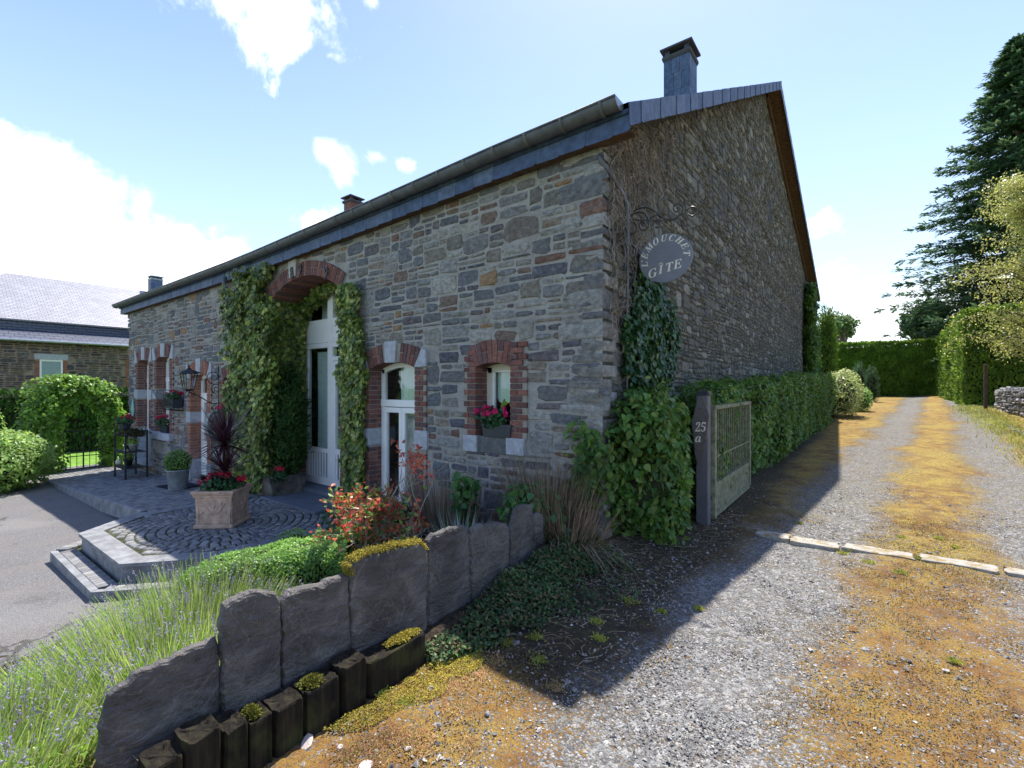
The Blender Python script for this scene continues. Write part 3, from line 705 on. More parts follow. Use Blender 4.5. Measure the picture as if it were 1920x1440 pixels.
# verge slates hung along the gable edge
m = MB(); L = YR+.18; ns = 36; dy = L/ns
for i in range(ns):
    y0 = -.18+i*dy; y1 = y0+dy*1.10
    f = lambda y: 4.315+SF*(y+.2)
    x = .362+.009*(i % 2)
    hgt = .225
    P = [(y0, f(y0)-hgt+.02), (y0+.03, f(y0+.03)-hgt), (y1-.02, f(y1)-hgt-.006), (y1, f(y1)-hgt+.03), (y1, f(y1)), (y0, f(y0))]
    m.prism([(y, z+random.uniform(-.004, .004)) for y, z in P], x, x+.007, 'X')
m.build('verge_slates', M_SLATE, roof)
m = MB(); fr = lambda y: ZR-SR*(y-YR)
for i in range(46):
    y0 = YR+i*.28; y1 = y0+.29
    if y1 > YB+.4: break
    m.prism([(y0, fr(y0)-.19), (y1, fr(y1)-.20), (y1, fr(y1)+.03), (y0, fr(y0)+.03)], .360+.003*(i % 2), .368+.003*(i % 2), 'X')
m.build('rear_verge_slates', M_SLATE_D, roof)
m = MB()
for i, y in enumerate(np.arange(-.12, YB+.2, .125)):
    z = float(gz(y+.06))-.135 if abs(y+.06-YR) > .1 else float(gz(y+.06))-.15; s = SF if y < YR else -SR
    R = np.array([[1, 0, 0], [0, cos(math.atan(s)), -sin(math.atan(s))], [0, sin(math.atan(s)), cos(math.atan(s))]])
    m.box((.17, y+.06, z+random.uniform(-.002, .002)), (.35, .118/cos(math.atan(s)), .02), R, .003)
m.build('eave_boards', M_WOOD, roof)
m = MB()
s = -SR; R = np.array([[1, 0, 0], [0, cos(math.atan(s)), -sin(math.atan(s))], [0, sin(math.atan(s)), cos(math.atan(s))]])
m.box((.05, (YR+YB)/2, float(gz((YR+YB)/2))-.235), (.05, (YB-YR)/cos(math.atan(s)), .16), R, .004)
m.build('trim_board', M_WOOD, roof)
# fascia of slates, gutter
m = MB(); X = -15.72; i = 0
while X < .34:
    X1 = min(X+.30, .36); z = float(ev(X)); yy = -.135-.004*(i % 2)
    m.prism([(X, z-.275), (X+.012, z-.285), (X1-.03, z-.287), (X1, z-.265), (X1+.004, z-.07), (X, z-.07)], yy, yy-.007, 'Y'); X = X1; i += 1
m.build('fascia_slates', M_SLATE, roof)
m = MB()
for a, b in zip(seg[:-1], seg[1:]):
    a_, b_ = float(ev(a)), float(ev(b)); m.add([(a, -.13, a_-.15), (b, -.13, b_-.15), (b, -.13, b_-.275), (a, -.13, a_-.275), (a, .02, a_-.275), (b, .02, b_-.275)], [(0, 1, 2, 3), (3, 2, 5, 4)])
m.build('soffit', M_WOOD, roof)
gut = empty('gutter', (0, 0, 0), farm)
def gsec(r): return [(-.222+r*cos(a), r*sin(a)) for a in np.linspace(pi*1.0, 2*pi, 11)]
m = MB(); gx = np.array([-15.85, -12, -9.5, -8, -7, -5, -3.4, -1.25, .28]); V = []; ns = 22
for X in gx:
    z = float(ev(X)); sec = gsec(.092); ins = gsec(.088)[::-1]
    bead = [(-.547-.008+.010*cos(a), .004+.010*sin(a)) for a in np.linspace(0, 2*pi, 6, endpoint=False)]
    V += [(X, y, z-.012+s_) for y, s_ in sec+ins]
m.add(V, [(i*ns+k, (i+1)*ns+k, (i+1)*ns+(k+1) % ns, i*ns+(k+1) % ns) for i in range(len(gx)-1) for k in range(ns)])
m.tube([(X, -.315, float(ev(X))-.008) for X in gx], .011, 8)
m.build('channel', M_ZINC, gut, True)
X = .14
M_STRAPZ = simple('zinc_strap', (.12, .12, .12), .5, .5, amt=.2)
while X > -15.8:
    z = float(ev(X)); P = [(X, y, z-.012+s_) for y, s_ in gsec(.104)]; P2 = [(X-.030, y, zz) for _, y, zz in P]; k = len(P)
    m = MB(); m.add(P+P2, [(i, i+1, k+i+1, k+i) for i in range(k-1)]); X -= .44; m.build('strap', M_STRAPZ, gut, True)
z = float(ev(.28)); P = [(.282, y, z-.012+s_) for y, s_ in gsec(.093)]; P2 = [(.288, y, zz) for _, y, zz in P]; k = len(P)
m = MB(); m.add(P+P2, [tuple(range(k))[::-1], tuple(range(k, 2*k))]+[(i, i+1, k+i+1, k+i) for i in range(k-1)]); m.build('end_cap', M_ZINCL, gut)
# downpipes
m = MB(); m.tube([(-8.3, -.23, 3.88), (-8.3, -.23, 3.70), (-8.27, -.20, 3.58), (-8.2, -.16, 3.45), (-8.17, -.09, 3.30), (-8.17, -.08, 1.5), (-8.17, -.08, -.4)], .045, 12); m.build('downpipe', M_ZINC, farm, True)
m = MB(); m.tube([(-.02, -.03, 4.0), (.0, -.04, 3.93), (.05, .10, 3.82), (.06, .38, 3.70), (.065, .46, 3.62), (.065, .47, 3.45), (.065, .47, 2.75), (.065, .46, 2.3), (.06, .47, 2.12), (.055, .47, .2)], [.024]*6+[.014]*4, 8)
for z in (3.2, 2.62): m.box((.06, .47, z), (.05, .09, .02))
m.build('conduit', M_ZINC, farm, True)

# chimney of the farmhouse
def chimney(cx, cy, w_, d_, z0, z1, mat, capmat, parent, slates=True):
    ch = empty('chimney', (cx, cy, z0), parent); H = z1-z0
    m = MB(); m.box((0, 0, H*.42), (w_-.03, d_-.03, H*.84)); m.build('stack', M_SLATE_D if slates else mat, ch)
    if slates:
        m = MB(); row = 0; zz = 0
        while zz < H*.80:
            h = min(.34, H*.84-zz)
            for ax, wd, off in ((0, w_, d_/2), (1, d_, w_/2)):
                n = 3; e = [-wd/2]+sorted(random.uniform(-.2, .2)*.3*wd+wd*(i/n-.5) for i in range(1, n))+[wd/2]
                for s in (-1, 1):
                    for a, b in zip(e[:-1], e[1:]):
                        c = [(a+b)/2, s*off, zz+h/2]; dd = [b-a-.006, .012, h-.004]
                        if ax: c[0], c[1] = c[1], c[0]; dd[0], dd[1] = dd[1], dd[0]
                        m.box(c, dd, np.array([[1, 0, 0], [0, 1, 0], [0, 0, 1]]))
            zz += h; row += 1
        m.build('slate_cladding', mat, ch)
    m = MB(); m.box((0, 0, H*.865), (w_+.07, d_+.07, .07), None, .012); m.box((0, 0, H*.845), (w_+.04, d_+.04, .05)); m.build('collar', capmat, ch)
    m = MB()
    for a in (-1, 1):
        for b in (-1, 1): m.box((a*(w_/2-.06), b*(d_/2-.06), H*.92), (.09, .09, H*.09))
    m.box((0, 0, H*.90), (w_-.16, d_-.16, H*.06)); m.build('cap_posts', M_SLATE_D if slates else mat, ch)
    m = MB(); a, b = w_/2+.065, d_/2+.065; zt = H*.955
    m.add([(-a, -b, zt), (a, -b, zt), (a, b, zt), (-a, b, zt), (-a, -b, zt+.035), (a, -b, zt+.035), (a, b, zt+.035), (-a, b, zt+.035), (0, 0, zt+.16)], [(3, 2, 1, 0), (0, 1, 5, 4), (1, 2, 6, 5), (2, 3, 7, 6), (3, 0, 4, 7), (4, 5, 8), (5, 6, 8), (6, 7, 8), (7, 4, 8)]); m.build('cap', capmat, ch)
    return ch
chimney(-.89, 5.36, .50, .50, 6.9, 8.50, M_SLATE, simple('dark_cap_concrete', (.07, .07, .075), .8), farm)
chimney(-12.0, 5.3, .44, .44, 6.9, 8.15, M_BRICK, simple('cap_slab', (.09, .085, .08), .8), farm, False)

# ---- openings: brick surround, dressed stones, joinery
YD = .19
def bricks_jamb(m, jb, x, side, z0, z1, jw, depth, skip=()):
    """x: opening edge; side -1 = left jamb, +1 = right jamb"""
    z = z0; i = 0; P = .071
    while z < z1-.03:
        h = min(P, z1-z)
        if not any(a-.01 < z+h/2 < b+.01 for a, b in skip):
            wf = jw if i % 2 else jw*.72; wobble = random.uniform(-.003, .003)
            d1 = .105 if i % 2 else depth*.62
            xo = x-side*.005
            parts = [((xo, xo+side*(wf if i % 2 else wf)), (-.036+wobble, d1))]
            if i % 2: parts = [((xo, xo+side*.10), (-.036+wobble, d1)), ((xo+side*.11, xo+side*wf), (-.035+wobble, .06))]
            for (a, b), (c, d) in parts: m.boxb((min(a, b), c, z+.005), (max(a, b), d, z+h-.005), .004)
            m.boxb((min(xo, xo+side*.08), d1+.01, z+.005), (max(xo, xo+side*.08), depth+.0, z+h-.005), .004)
        z += h; i += 1
    a, b = sorted((x+side*.003, x+side*(jw-.01))); jb.boxb((a, -.024, z0), (b, .05, z1)); a, b = sorted((x+side*.004, x+side*.09)); jb.boxb((a, .051, z0), (b, depth+.05, z1))
def voussoirs(m, jb, o, H, depth, a0=None, n=None, skip=()):
    R = arch_R(o); xm = (o['x0']+o['x1'])/2; zc = o['zs']+o['r']-R; A_ = math.asin(min(1, (o['x1']-o['x0'])/2/R))
    A_ += .002; L = 2*A_*R; n = n or max(3, int(L/.068))
    for i in range(n):
        a = -A_+(i+.5)*2*A_/n
        if any(s0 < a < s1 for s0, s1 in skip): continue
        wd = 2*A_/n*(R+H/2)-.010
        Rm = np.array([[cos(a), 0, sin(a)], [0, 1, 0], [-sin(a), 0, cos(a)]])
        hs = [(R-.004, R+H)] if random.random() < .5 else [(R-.004, R+H*.48), (R+H*.52, R+H)]
        for r0, r1 in hs:
            c = Rm @ np.array([0, 0, (r0+r1)/2]); pj = random.uniform(-.003, .003)
            wi = 2*A_/n*((r0+r1)/2)-.010
            m.box((xm+c[0], (depth-.036)/2+pj, zc+c[2]), (wi, depth+.036, r1-r0-.002), Rm, .004)
    th = np.linspace(-A_, A_, 16); outer = [(xm+(R+H-.01)*sin(a), zc+(R+H-.01)*cos(a)) for a in th]; inn = [(xm+(R+.003)*sin(a), zc+(R+.003)*cos(a)) for a in th[::-1]]
    jb.prism(outer+inn, -.022, depth+.045, 'Y')
def surround(o, name, blocks=(), bands=(), vh=.24, depth=YD, jl=None, jr=None, left=True, right=True, mat=None, sill=None, vskip=()):
    root = empty(name, (0, 0, 0), farm)
    m = MB(); jb = MB()
    if left: bricks_jamb(m, jb, o['x0'], -1, o['zb'], o['zs'], jl or o['jl'], depth, bands); m.build('brick_jamb', mat or M_BRICK, root); m = MB()
    if right: bricks_jamb(m, jb, o['x1'], 1, o['zb'], o['zs'], jr or o['jr'], depth, bands); m.build('brick_jamb', mat or M_BRICK, root); m = MB()
    voussoirs(m, jb, o, vh, depth, skip=vskip)
    m.build('brick_arch', mat or M_BRICK, root); jb.build('brick_joints', M_JOINT, root)
    for (a, b, c, d, dy) in blocks:           # dressed stones x0,x1,z0,z1,depth
        mm = MB(); mm.boxb((a, -.046, c), (b, dy, d), .006); mm.build('dressed_stone', M_BLUE, root)
    return root
def keystone(root, o, w0, w1, z0, z1, xm=None):
    xm = xm if xm is not None else (o['x0']+o['x1'])/2
    mm = MB(); mm.prism([(xm-w0/2, z0), (xm+w0/2, z0), (xm+w1/2, z1), (xm-w1/2, z1)], -.050, .1, 'Y'); mm.build('keystone', M_BLUE, root)
def skewback(root, x, side, w0, w1, z0, z1):
    # leaning springer stone: narrow at the foot, inner edge leaning away from the opening
    mm = MB(); mm.prism([(x, z0), (x+side*w1, z0+.0), (x+side*w1, z1-.03), (x+side*(w1-w0), z1)], -.048, .08, 'Y'); mm.build('springer_stone', M_BLUE, root)
def bars(m, o, Y, fw, t=.06, zb=None):
    zb = o['zb'] if zb is None else zb
    m.boxb((o['x0'], Y, zb), (o['x0']+fw, Y+t, o['zs'])); m.boxb((o['x1']-fw, Y, zb), (o['x1'], Y+t, o['zs']))
    R = arch_R(o); xm = (o['x0']+o['x1'])/2; zc = o['zs']+o['r']-R; th = np.linspace(-1, 1, 14)*math.asin(min(1, (o['x1']-o['x0'])/2/R))
    m.prism([(xm+R*sin(a), zc+R*cos(a)) for a in th]+[(xm+(R-fw)*sin(a), max(o['zs']-fw*.9, zc+(R-fw)*cos(a))) for a in th[::-1]], Y, Y+t, 'Y')
def curtain(x0, x1, z0, z1, Y, parent, name='curtain', amp=.025, freq=40, bottom=None, gather=0):
    nx = 60; nz = 12; V = []
    for j in range(nz+1):
        v = j/nz
        for i in range(nx+1):
            u = i/nx; zt = z1; zb_ = z0 if bottom is None else z0+bottom(u)
            z = zt+(zb_-zt)*v; k = 1-gather*sin(pi*min(1, v*1.05))**2 if gather else 1
            V.append((x0+(x1-x0)*u*k, Y+amp*sin(u*freq+.6*sin(v*3))*(.5+.5*v), z))
    F = [(j*(nx+1)+i, j*(nx+1)+i+1, (j+1)*(nx+1)+i+1, (j+1)*(nx+1)+i) for j in range(nz) for i in range(nx)]
    return mesh_obj(name, V, F, M_CURT, parent, True)
def pane(x0, x1, z0, z1, Y, parent, arch=None):
    m = MB()
    if arch is None: m.boxb((x0, Y, z0), (x1, Y+.006, z1))
    else:
        xs_ = np.linspace(x0, x1, 14); m.prism([(x0, z0), (x1, z0)]+[(x, arch_z(arch, x)-.03) for x in xs_[::-1]], Y, Y+.006, 'Y')
    return m.build('pane', M_GLASS, parent)
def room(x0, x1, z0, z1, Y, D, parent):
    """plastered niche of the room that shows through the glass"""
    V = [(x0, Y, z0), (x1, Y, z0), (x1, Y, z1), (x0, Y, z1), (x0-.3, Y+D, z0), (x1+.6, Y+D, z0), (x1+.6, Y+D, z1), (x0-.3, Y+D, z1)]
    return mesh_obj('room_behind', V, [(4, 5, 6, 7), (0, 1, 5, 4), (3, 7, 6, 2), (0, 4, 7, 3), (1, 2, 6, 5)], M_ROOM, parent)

# D1 glazed door at the far end
o = OP['D1']; r1 = surround(o, 'glazed_door', blocks=[(o['x0']-.25, o['x0']+.005, 1.31, 1.56, YD), (o['x1']-.005, o['x1']+.22, 1.31, 1.56, YD), (o['x0']-.25, o['x0']+.005, -.42, .46, YD), (o['x1']-.005, o['x1']+.2, -.30, .46, YD)], bands=[(1.31, 1.56), (-.5, .46)], vh=.30, vskip=[(-.16, .16)])
keystone(r1, o, .22, .28, 2.40, 2.76); skewback(r1, o['x0'], -1, .05, .24, 2.33, 2.70); skewback(r1, o['x1'], 1, .05, .24, 2.33, 2.70)
m = MB(); m.boxb((o['x0']-.02, -.10, -.52), (o['x1']+.2, YD+.1, -.38), .008); m.build('threshold', M_BLUE, r1)
m = MB(); bars(m, o, YD, .07, zb=-.38); m.boxb((o['x0'], YD-.01, 1.76), (o['x1'], YD+.05, 1.88)); m.boxb((o['x0']+.07, YD-.012, -.38), (o['x0']+.16, YD+.04, 1.76)); m.boxb((o['x1']-.16, YD-.012, -.38), (o['x1']-.07, YD+.04, 1.76)); m.boxb((o['x0']+.1, YD-.014, .50), (o['x1']-.1, YD+.04, .66)); m.boxb((o['x0']+.1, YD-.014, -.38), (o['x1']-.1, YD+.04, -.2)); m.build('frame', M_WHITE, r1)
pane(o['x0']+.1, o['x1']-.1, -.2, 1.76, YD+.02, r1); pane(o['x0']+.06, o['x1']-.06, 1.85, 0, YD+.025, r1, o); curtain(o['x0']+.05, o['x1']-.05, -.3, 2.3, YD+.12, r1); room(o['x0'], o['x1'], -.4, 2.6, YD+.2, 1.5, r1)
# W2
o = OP['W2']; r2 = surround(o, 'tall_window', blocks=[(o['x0']-.24, o['x0']+.005, 1.33, 1.57, YD), (o['x1']-.005, o['x1']+.24, 1.33, 1.57, YD)], bands=[(1.33, 1.57)], vh=.30, vskip=[(-.14, .14)])
keystone(r2, o, .25, .30, 2.43, 2.78); skewback(r2, o['x0'], -1, .06, .25, 2.36, 2.72); skewback(r2, o['x1'], 1, .06, .26, 2.36, 2.72)
m = MB(); m.boxb((o['x0']-.25, -.11, .27), (o['x1']+.2, YD+.02, .46), .008); m.build('sill', M_BLUE, r2)
m = MB(); bars(m, o, YD, .07); m.boxb((o['x0'], YD-.01, 1.78), (o['x1'], YD+.05, 1.90)); m.boxb((o['x0']+.07, YD-.012, .46), (o['x0']+.15, YD+.04, 1.78)); m.boxb((o['x1']-.15, YD-.012, .46), (o['x1']-.07, YD+.04, 1.78)); m.boxb((-12.55, YD-.014, .46), (-12.48, YD+.04, 1.78)); m.build('frame', M_WHITE, r2)
pane(o['x0']+.1, o['x1']-.1, .46, 1.78, YD+.02, r2); pane(o['x0']+.06, o['x1']-.06, 1.86, 0, YD+.025, r2, o); curtain(o['x0']+.05, o['x1']-.05, .46, 2.4, YD+.14, r2); room(o['x0'], o['x1'], .3, 2.6, YD+.2, 1.5, r2)
# D3
o = OP['D3']; r3 = surround(o, 'arched_door', blocks=[(o['x0']-.26, o['x0']+.005, .80, 1.04, YD), (o['x1']-.005, o['x1']+.22, .80, 1.04, YD), (o['x0']-.28, o['x0']+.005, -.6, -.08, YD), (o['x1']-.005, o['x1']+.24, -.6, -.08, YD)], bands=[(.80, 1.04), (-.6, -.08)], vh=.30, mat=M_BRICK2, vskip=[(-.14, .14)])
keystone(r3, o, .22, .27, 1.93, 2.30); skewback(r3, o['x0'], -1, .06, .25, 1.86, 2.22); skewback(r3, o['x1'], 1, .06, .25, 1.86, 2.20)
m = MB(); bars(m, o, YD, .08, zb=-.45); m.boxb((o['x0'], YD-.01, 1.40), (o['x1'], YD+.05, 1.50)); m.boxb((o['x0']+.08, YD-.012, -.45), (o['x0']+.19, YD+.04, 1.40)); m.boxb((o['x1']-.19, YD-.012, -.45), (o['x1']-.08, YD+.04, 1.40)); m.boxb((o['x0']+.1, YD-.014, 1.28), (o['x1']-.1, YD+.04, 1.40)); m.boxb((o['x0']+.1, YD-.014, -.45), (o['x1']-.1, YD+.04, .35)); m.build('frame', M_WHITE, r3)
pane(o['x0']+.15, o['x1']-.15, .35, 1.28, YD+.02, r3); pane(o['x0']+.06, o['x1']-.06, 1.48, 0, YD+.025, r3, o); room(o['x0'], o['x1'], -.4, 2.2, YD+.2, 1.5, r3)
# W4
o = OP['W4']; r4 = surround(o, 'small_window', vh=.24)
m = MB(); m.boxb((o['x0']-.12, -.10, .74), (o['x1']+.15, YD+.02, .92), .008); m.build('sill', M_BLUE, r4)
m = MB(); bars(m, o, YD, .08); m.boxb((o['x0'], YD-.01, .92), (o['x1'], YD+.05, 1.0)); m.build('frame', M_WHITE, r4); pane(o['x0']+.06, o['x1']-.06, .95, 0, YD+.02, r4, o); room(o['x0'], o['x1'], .8, 2, YD+.15, 1.2, r4)
# D6 near french window
o = OP['D6']; r6 = surround(o, 'french_window', blocks=[(o['x0']-.17, o['x0']+.006, .77, 1.02, YD), (o['x1']-.006, o['x1']+.25, .80, 1.055, YD)], bands=[(.77, 1.05)], vh=.27, vskip=[(-.13, .12)])
keystone(r6, o, .21, .26, 1.995, 2.30, -3.30); skewback(r6, o['x0'], -1, .06, .17, 1.90, 2.14); skewback(r6, o['x1'], 1, .08, .23, 1.92, 2.17)
Y = YD; m = MB(); bars(m, o, Y, .075); m.boxb((o['x0'], Y-.015, 1.35), (o['x1'], Y+.05, 1.455), .004); m.boxb((o['x0'], Y-.03, -.25), (o['x1'], Y+.06, -.14)); m.build('frame', M_WHITE, r6)
for a, b in ((-3.725, -3.31), (-3.305, -2.865)):
    m = MB(); m.boxb((a, Y-.018, -.14), (a+.065, Y+.04, 1.34), .004); m.boxb((b-.065, Y-.018, -.14), (b, Y+.04, 1.34), .004); m.boxb((a+.065, Y-.017, 1.265), (b-.065, Y+.04, 1.34)); m.boxb((a+.065, Y-.017, -.14), (b-.065, Y+.04, .0)); lf = m.build('leaf', M_WHITE, r6); pane(a+.06, b-.06, -.0, 1.27, Y+.012, r6)
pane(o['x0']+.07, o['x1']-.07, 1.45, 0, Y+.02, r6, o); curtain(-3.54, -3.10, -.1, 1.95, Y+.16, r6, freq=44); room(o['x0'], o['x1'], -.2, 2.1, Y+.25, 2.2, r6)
# W7 little window with flower box
o = OP['W7']; r7 = surround(o, 'little_window', vh=.27, jl=.19, jr=.235)
m = MB(); bricks_jamb(m, MB(), o['x0'], -1, 1.89, 2.13, .19, .02); m.build('brick_shoulder', M_BRICK, r7); m = MB(); bricks_jamb(m, MB(), o['x1'], 1, 1.89, 2.17, .235, .02); m.build('brick_shoulder', M_BRICK, r7)
m = MB(); m.boxb((o['x0']-.19, -.046, .85), (o['x0']+.03, .05, 1.052), .006); m.build('dressed_stone', M_BLUE, r7)
m = MB(); m.boxb((o['x1']-.06, -.046, .86), (o['x1']+.20, .05, 1.056), .006); m.build('dressed_stone', M_BLUE, r7)
m = MB(); m.boxb((o['x0']+.032, -.02, .85), (o['x1']-.062, YD+.02, 1.05), .006); m.build('sill', M_SILL, r7)
m = MB(); bars(m, o, YD, .085); m.boxb((o['x0'], YD-.01, 1.05), (o['x1'], YD+.05, 1.12)); m.build('frame', M_CREAM, r7)
m = MB(); m.boxb((o['x0']+.085, YD+.012, 1.12), (o['x0']+.115, YD+.05, 1.86)); m.boxb((o['x1']-.115, YD+.012, 1.12), (o['x1']-.085, YD+.05, 1.86)); m.boxb((o['x0']+.115, YD+.012, 1.83), (o['x1']-.115, YD+.05, 1.87)); m.build('sash', M_WHITE, r7)
pane(o['x0']+.11, o['x1']-.11, 1.12, 1.85, YD+.03, r7); curtain(o['x0']+.10, o['x1']-.10, 1.52, 1.86, YD+.09, r7, 'lace_curtain', .008, 60, bottom=lambda u: -.05*abs(sin(u*pi*3))-.02+.12*abs(u-.5)*0); room(o['x0'], o['x1'], 1.0, 2.0, YD+.2, 1.6, r7)
# A5 big carriage arch with recessed glazed front
o = OP['A5']; r5 = surround(o, 'carriage_arch', vh=.25, depth=.70, jl=.2, jr=.2)
mm = MB(); mm.prism([(-6.10, 3.585), (-5.88, 3.60), (-5.86, 3.90), (-6.13, 3.88)], -.052, .1, 'Y'); mm.build('keystone', simple('pale_limestone_block', (.40, .38, .33), .8, amt=.2, scale=20, bump=.004), r5)

Y = .72; z5 = lambda X: arch_z(o, X)
m = MB(); bars(m, o, Y, .05, .08, zb=-.24)
m.boxb((-6.09, Y-.02, -.24), (-5.92, Y+.07, 3.56)); m.boxb((-5.12, Y-.02, -.24), (-4.98, Y+.07, 3.40)); m.boxb((-6.85, Y-.012, 2.50), (-4.6, Y+.06, 2.95)); m.boxb((-6.85, Y-.03, 2.40), (-4.6, Y+.06, 2.49)); m.boxb((-6.85, Y-.02, .38), (-6.09, Y+.05, .46)); m.boxb((-6.85, Y-.02, -.24), (-6.09, Y+.05, -.10)); m.boxb((-4.98, Y-.02, -.24), (-4.6, Y+.05, .46)); m.boxb((-5.92, Y-.02, 2.14), (-5.12, Y+.05, 2.22)); m.build('frame', M_WHITE, r5)
m = MB()
for zz in (2.56, 2.68, 2.80): m.boxb((-6.08, Y-.016, zz), (-4.7, Y-.0125, zz+.003)); 
m.build('panel_groove', simple('groove_shadow_line', (.45, .43, .41)), r5)
m = MB(); m.boxb((-6.83, Y+.03, -.10), (-6.09, Y+.045, .38)); m.boxb((-5.9, Y+.03, -.10), (-5.14, Y+.045, .38)); m.build('lower_panel', simple('dark_blue_panel', (.05, .065, .10), .5), r5)
m = MB()
for X in np.arange(-6.79, -6.12, .095): m.boxb((X, Y-.008, -.10), (X+.042, Y+.02, .38), .003)
for X in np.arange(-5.83, -5.2, .095): m.boxb((X, Y-.008, -.10), (X+.042, Y+.02, .38), .003)
m.build('slats', M_WHITE, r5)
m = MB(); m.boxb((-5.915, Y-.03, -.22), (-5.82, Y+.04, 2.13), .004); m.boxb((-5.22, Y-.03, -.22), (-5.125, Y+.04, 2.13), .004); m.boxb((-5.82, Y-.029, 2.03), (-5.22, Y+.04, 2.13)); m.boxb((-5.82, Y-.029, .38), (-5.22, Y+.04, .48)); m.boxb((-5.82, Y-.029, -.22), (-5.22, Y+.04, -.1)); m.build('door_leaf', M_WHITE, r5); pane(-5.82, -5.22, .48, 2.03, Y+.01, r5)
pane(-6.82, -6.09, .46, 2.40, Y+.02, r5); pane(-5.92, -5.12, 2.22, 2.40, Y+.02, r5); pane(-6.82, -6.09, 2.95, 0, Y+.02, r5, o); pane(-5.92, -5.12, 2.95, 0, Y+.02, r5, o); pane(-4.98, -4.62, .46, 2.4, Y+.02, r5)
curtain(-6.70, -6.26, .40, 2.34, Y+.14, r5, freq=30, amp=.018); curtain(-6.62, -6.28, 2.95, 3.45, Y+.18, r5, freq=26); curtain(-5.62, -5.2, .36, 2.34, Y+.22, r5, freq=30)
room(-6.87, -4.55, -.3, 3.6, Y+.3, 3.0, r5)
m = MB(); m.boxb((-6.80, .36, -.36), (-4.6, .74, -.25), .01); m.boxb((-6.55, -.35, -.36), (-4.75, .35, -.315), .008); m.build('doorstep', simple('blue_grey_doorstep', (.13, .145, .175), .6, amt=.15), r5)
# wrought date figures on the arch
def glyph(ch, size, ext=.012):
    cu = bpy.data.curves.new('tmp', 'FONT'); cu.body = ch; cu.size = size; cu.extrude = ext; cu.align_x = 'CENTER'; cu.resolution_u = 4
    ob = bpy.data.objects.new('tmp', cu); COL.objects.link(ob); dg = bpy.context.evaluated_depsgraph_get(); dg.update()
    me = bpy.data.meshes.new_from_object(ob.evaluated_get(dg)); V = np.array([v.co[:] for v in me.vertices]).reshape(-1, 3); F = [tuple(p.vertices) for p in me.polygons]
    bpy.data.objects.remove(ob); bpy.data.curves.remove(cu); bpy.data.meshes.remove(me); return V, F
for ch, px, py, a in (('8', 547, 511, -.12), ('9', 562, 506, 0), ('9', 611, 512, .3)):
    x, _, z = onY(px, py, -.06); V, F = glyph(ch, .30, .008)
    if len(V) == 0: continue
    V[:, 1] -= .105; V = V*np.array([.72, 1, 1]); ca, sa = cos(-a), sin(-a); X = V[:, 0]*ca-V[:, 1]*sa; Z = V[:, 0]*sa+V[:, 1]*ca
    mesh_obj('iron_figure', np.stack([x+X, -.06-V[:, 2], z+Z], -1), F, M_IRON, r5)
# ================================================================== HELPERS FOR PLANTS
def pip(poly, x, y):
    x = np.asarray(x); y = np.asarray(y); c = np.zeros(x.shape, bool); n = len(poly)
    for i in range(n):
        x1, y1 = poly[i]; x2, y2 = poly[(i+1) % n]
        if y1 == y2: continue
        k = ((y1 > y) != (y2 > y)) & (x < (x2-x1)*(y-y1)/(y2-y1)+x1); c ^= k
    return c
def scatter(poly, n, rs=RNG, warp=0, ws=3, seed=0):
    a = np.array(poly); lo, hi = a.min(0), a.max(0); P = rs.uniform(lo, hi, (n*3, 2)); Q = P+(warp*np.stack([vnoise(P, ws, seed), vnoise(P, ws, seed+5)], -1) if warp else 0)
    return P[pip(poly, Q[:, 0], Q[:, 1])][:n]
def wallpoly(pix, fn, plane, ax):
    return [tuple(np.delete(np.array(fn(x, y, plane)), ax)) for x, y in pix]
def ivy_on(poly, n, ax, plane, sign, size, mat, name, depth=(.02, .16), tpl='ivy', seed=1, warp=.06, parent=None, droop=1.2, spread=.35):
    """climbing leaves on a wall plane; poly in the two other axes; ax 0 -> plane X, 1 -> plane Y"""
    rs = np.random.default_rng(seed); P2 = scatter(poly, n, rs, warp, 3, seed); n = len(P2)
    bulge = .5+.5*vnoise(P2, 3.2, seed+3); bulge = np.clip(bulge+.45*vnoise(P2, 9, seed+8), 0, 1); d = depth[0]+(depth[1]-depth[0])*np.clip(bulge*.75+rs.uniform(-.35, .40, n), 0, 1)
    P = np.zeros((n, 3)); N = np.zeros((n, 3)); N[:, ax] = sign; N[:, 2] += .25
    o = [i for i in range(3) if i != ax]; P[:, ax] = plane+sign*d; P[:, o[0]] = P2[:, 0]; P[:, o[1]] = P2[:, 1]
    return leafobj(name, P, N, size*rs.uniform(.55, 1.15, n), mat, parent, tpl=tpl, spread=spread, droop=droop, rs=rs, dirspread=.7)
def blob_pts(c, r, n, rs, shell=.35, noise=.22, ns=2.2, seed=0, zmin=None):
    d = norm(rs.normal(0, 1, (n, 3))); rad = 1-shell*rs.random(n)**1.5
    k = 1+noise*vnoise(d*ns+np.array(c), 1, seed)+.5*noise*vnoise(d*ns*2.3+np.array(c), 1, seed+1)
    P = np.array(c)+d*np.array(r)*(rad*k)[:, None]; N = norm(d/np.array(r))
    if zmin is not None: q = P[:, 2] > zmin; P = P[q]; N = N[q]
    return P, N
def core_blob(name, c, r, mat, parent, k=.72, noise=.15, seed=0, zmin=None):
    th = np.linspace(0, pi, 13); ph = np.linspace(0, 2*pi, 25)[:-1]; V = []
    for t in th:
        for p_ in ph: V.append((sin(t)*cos(p_), sin(t)*sin(p_), cos(t)))
    V = np.array(V); q = 1+noise*vnoise(V*2.2+np.array(c), 1, seed); V = np.array(c)+V*np.array(r)*k*q[:, None]
    if zmin is not None: V[:, 2] = np.maximum(V[:, 2], zmin)
    F = [(i*24+j, i*24+(j+1) % 24, (i+1)*24+(j+1) % 24, (i+1)*24+j) for i in range(12) for j in range(24)]
    return mesh_obj(name, V, F, mat, parent, True)
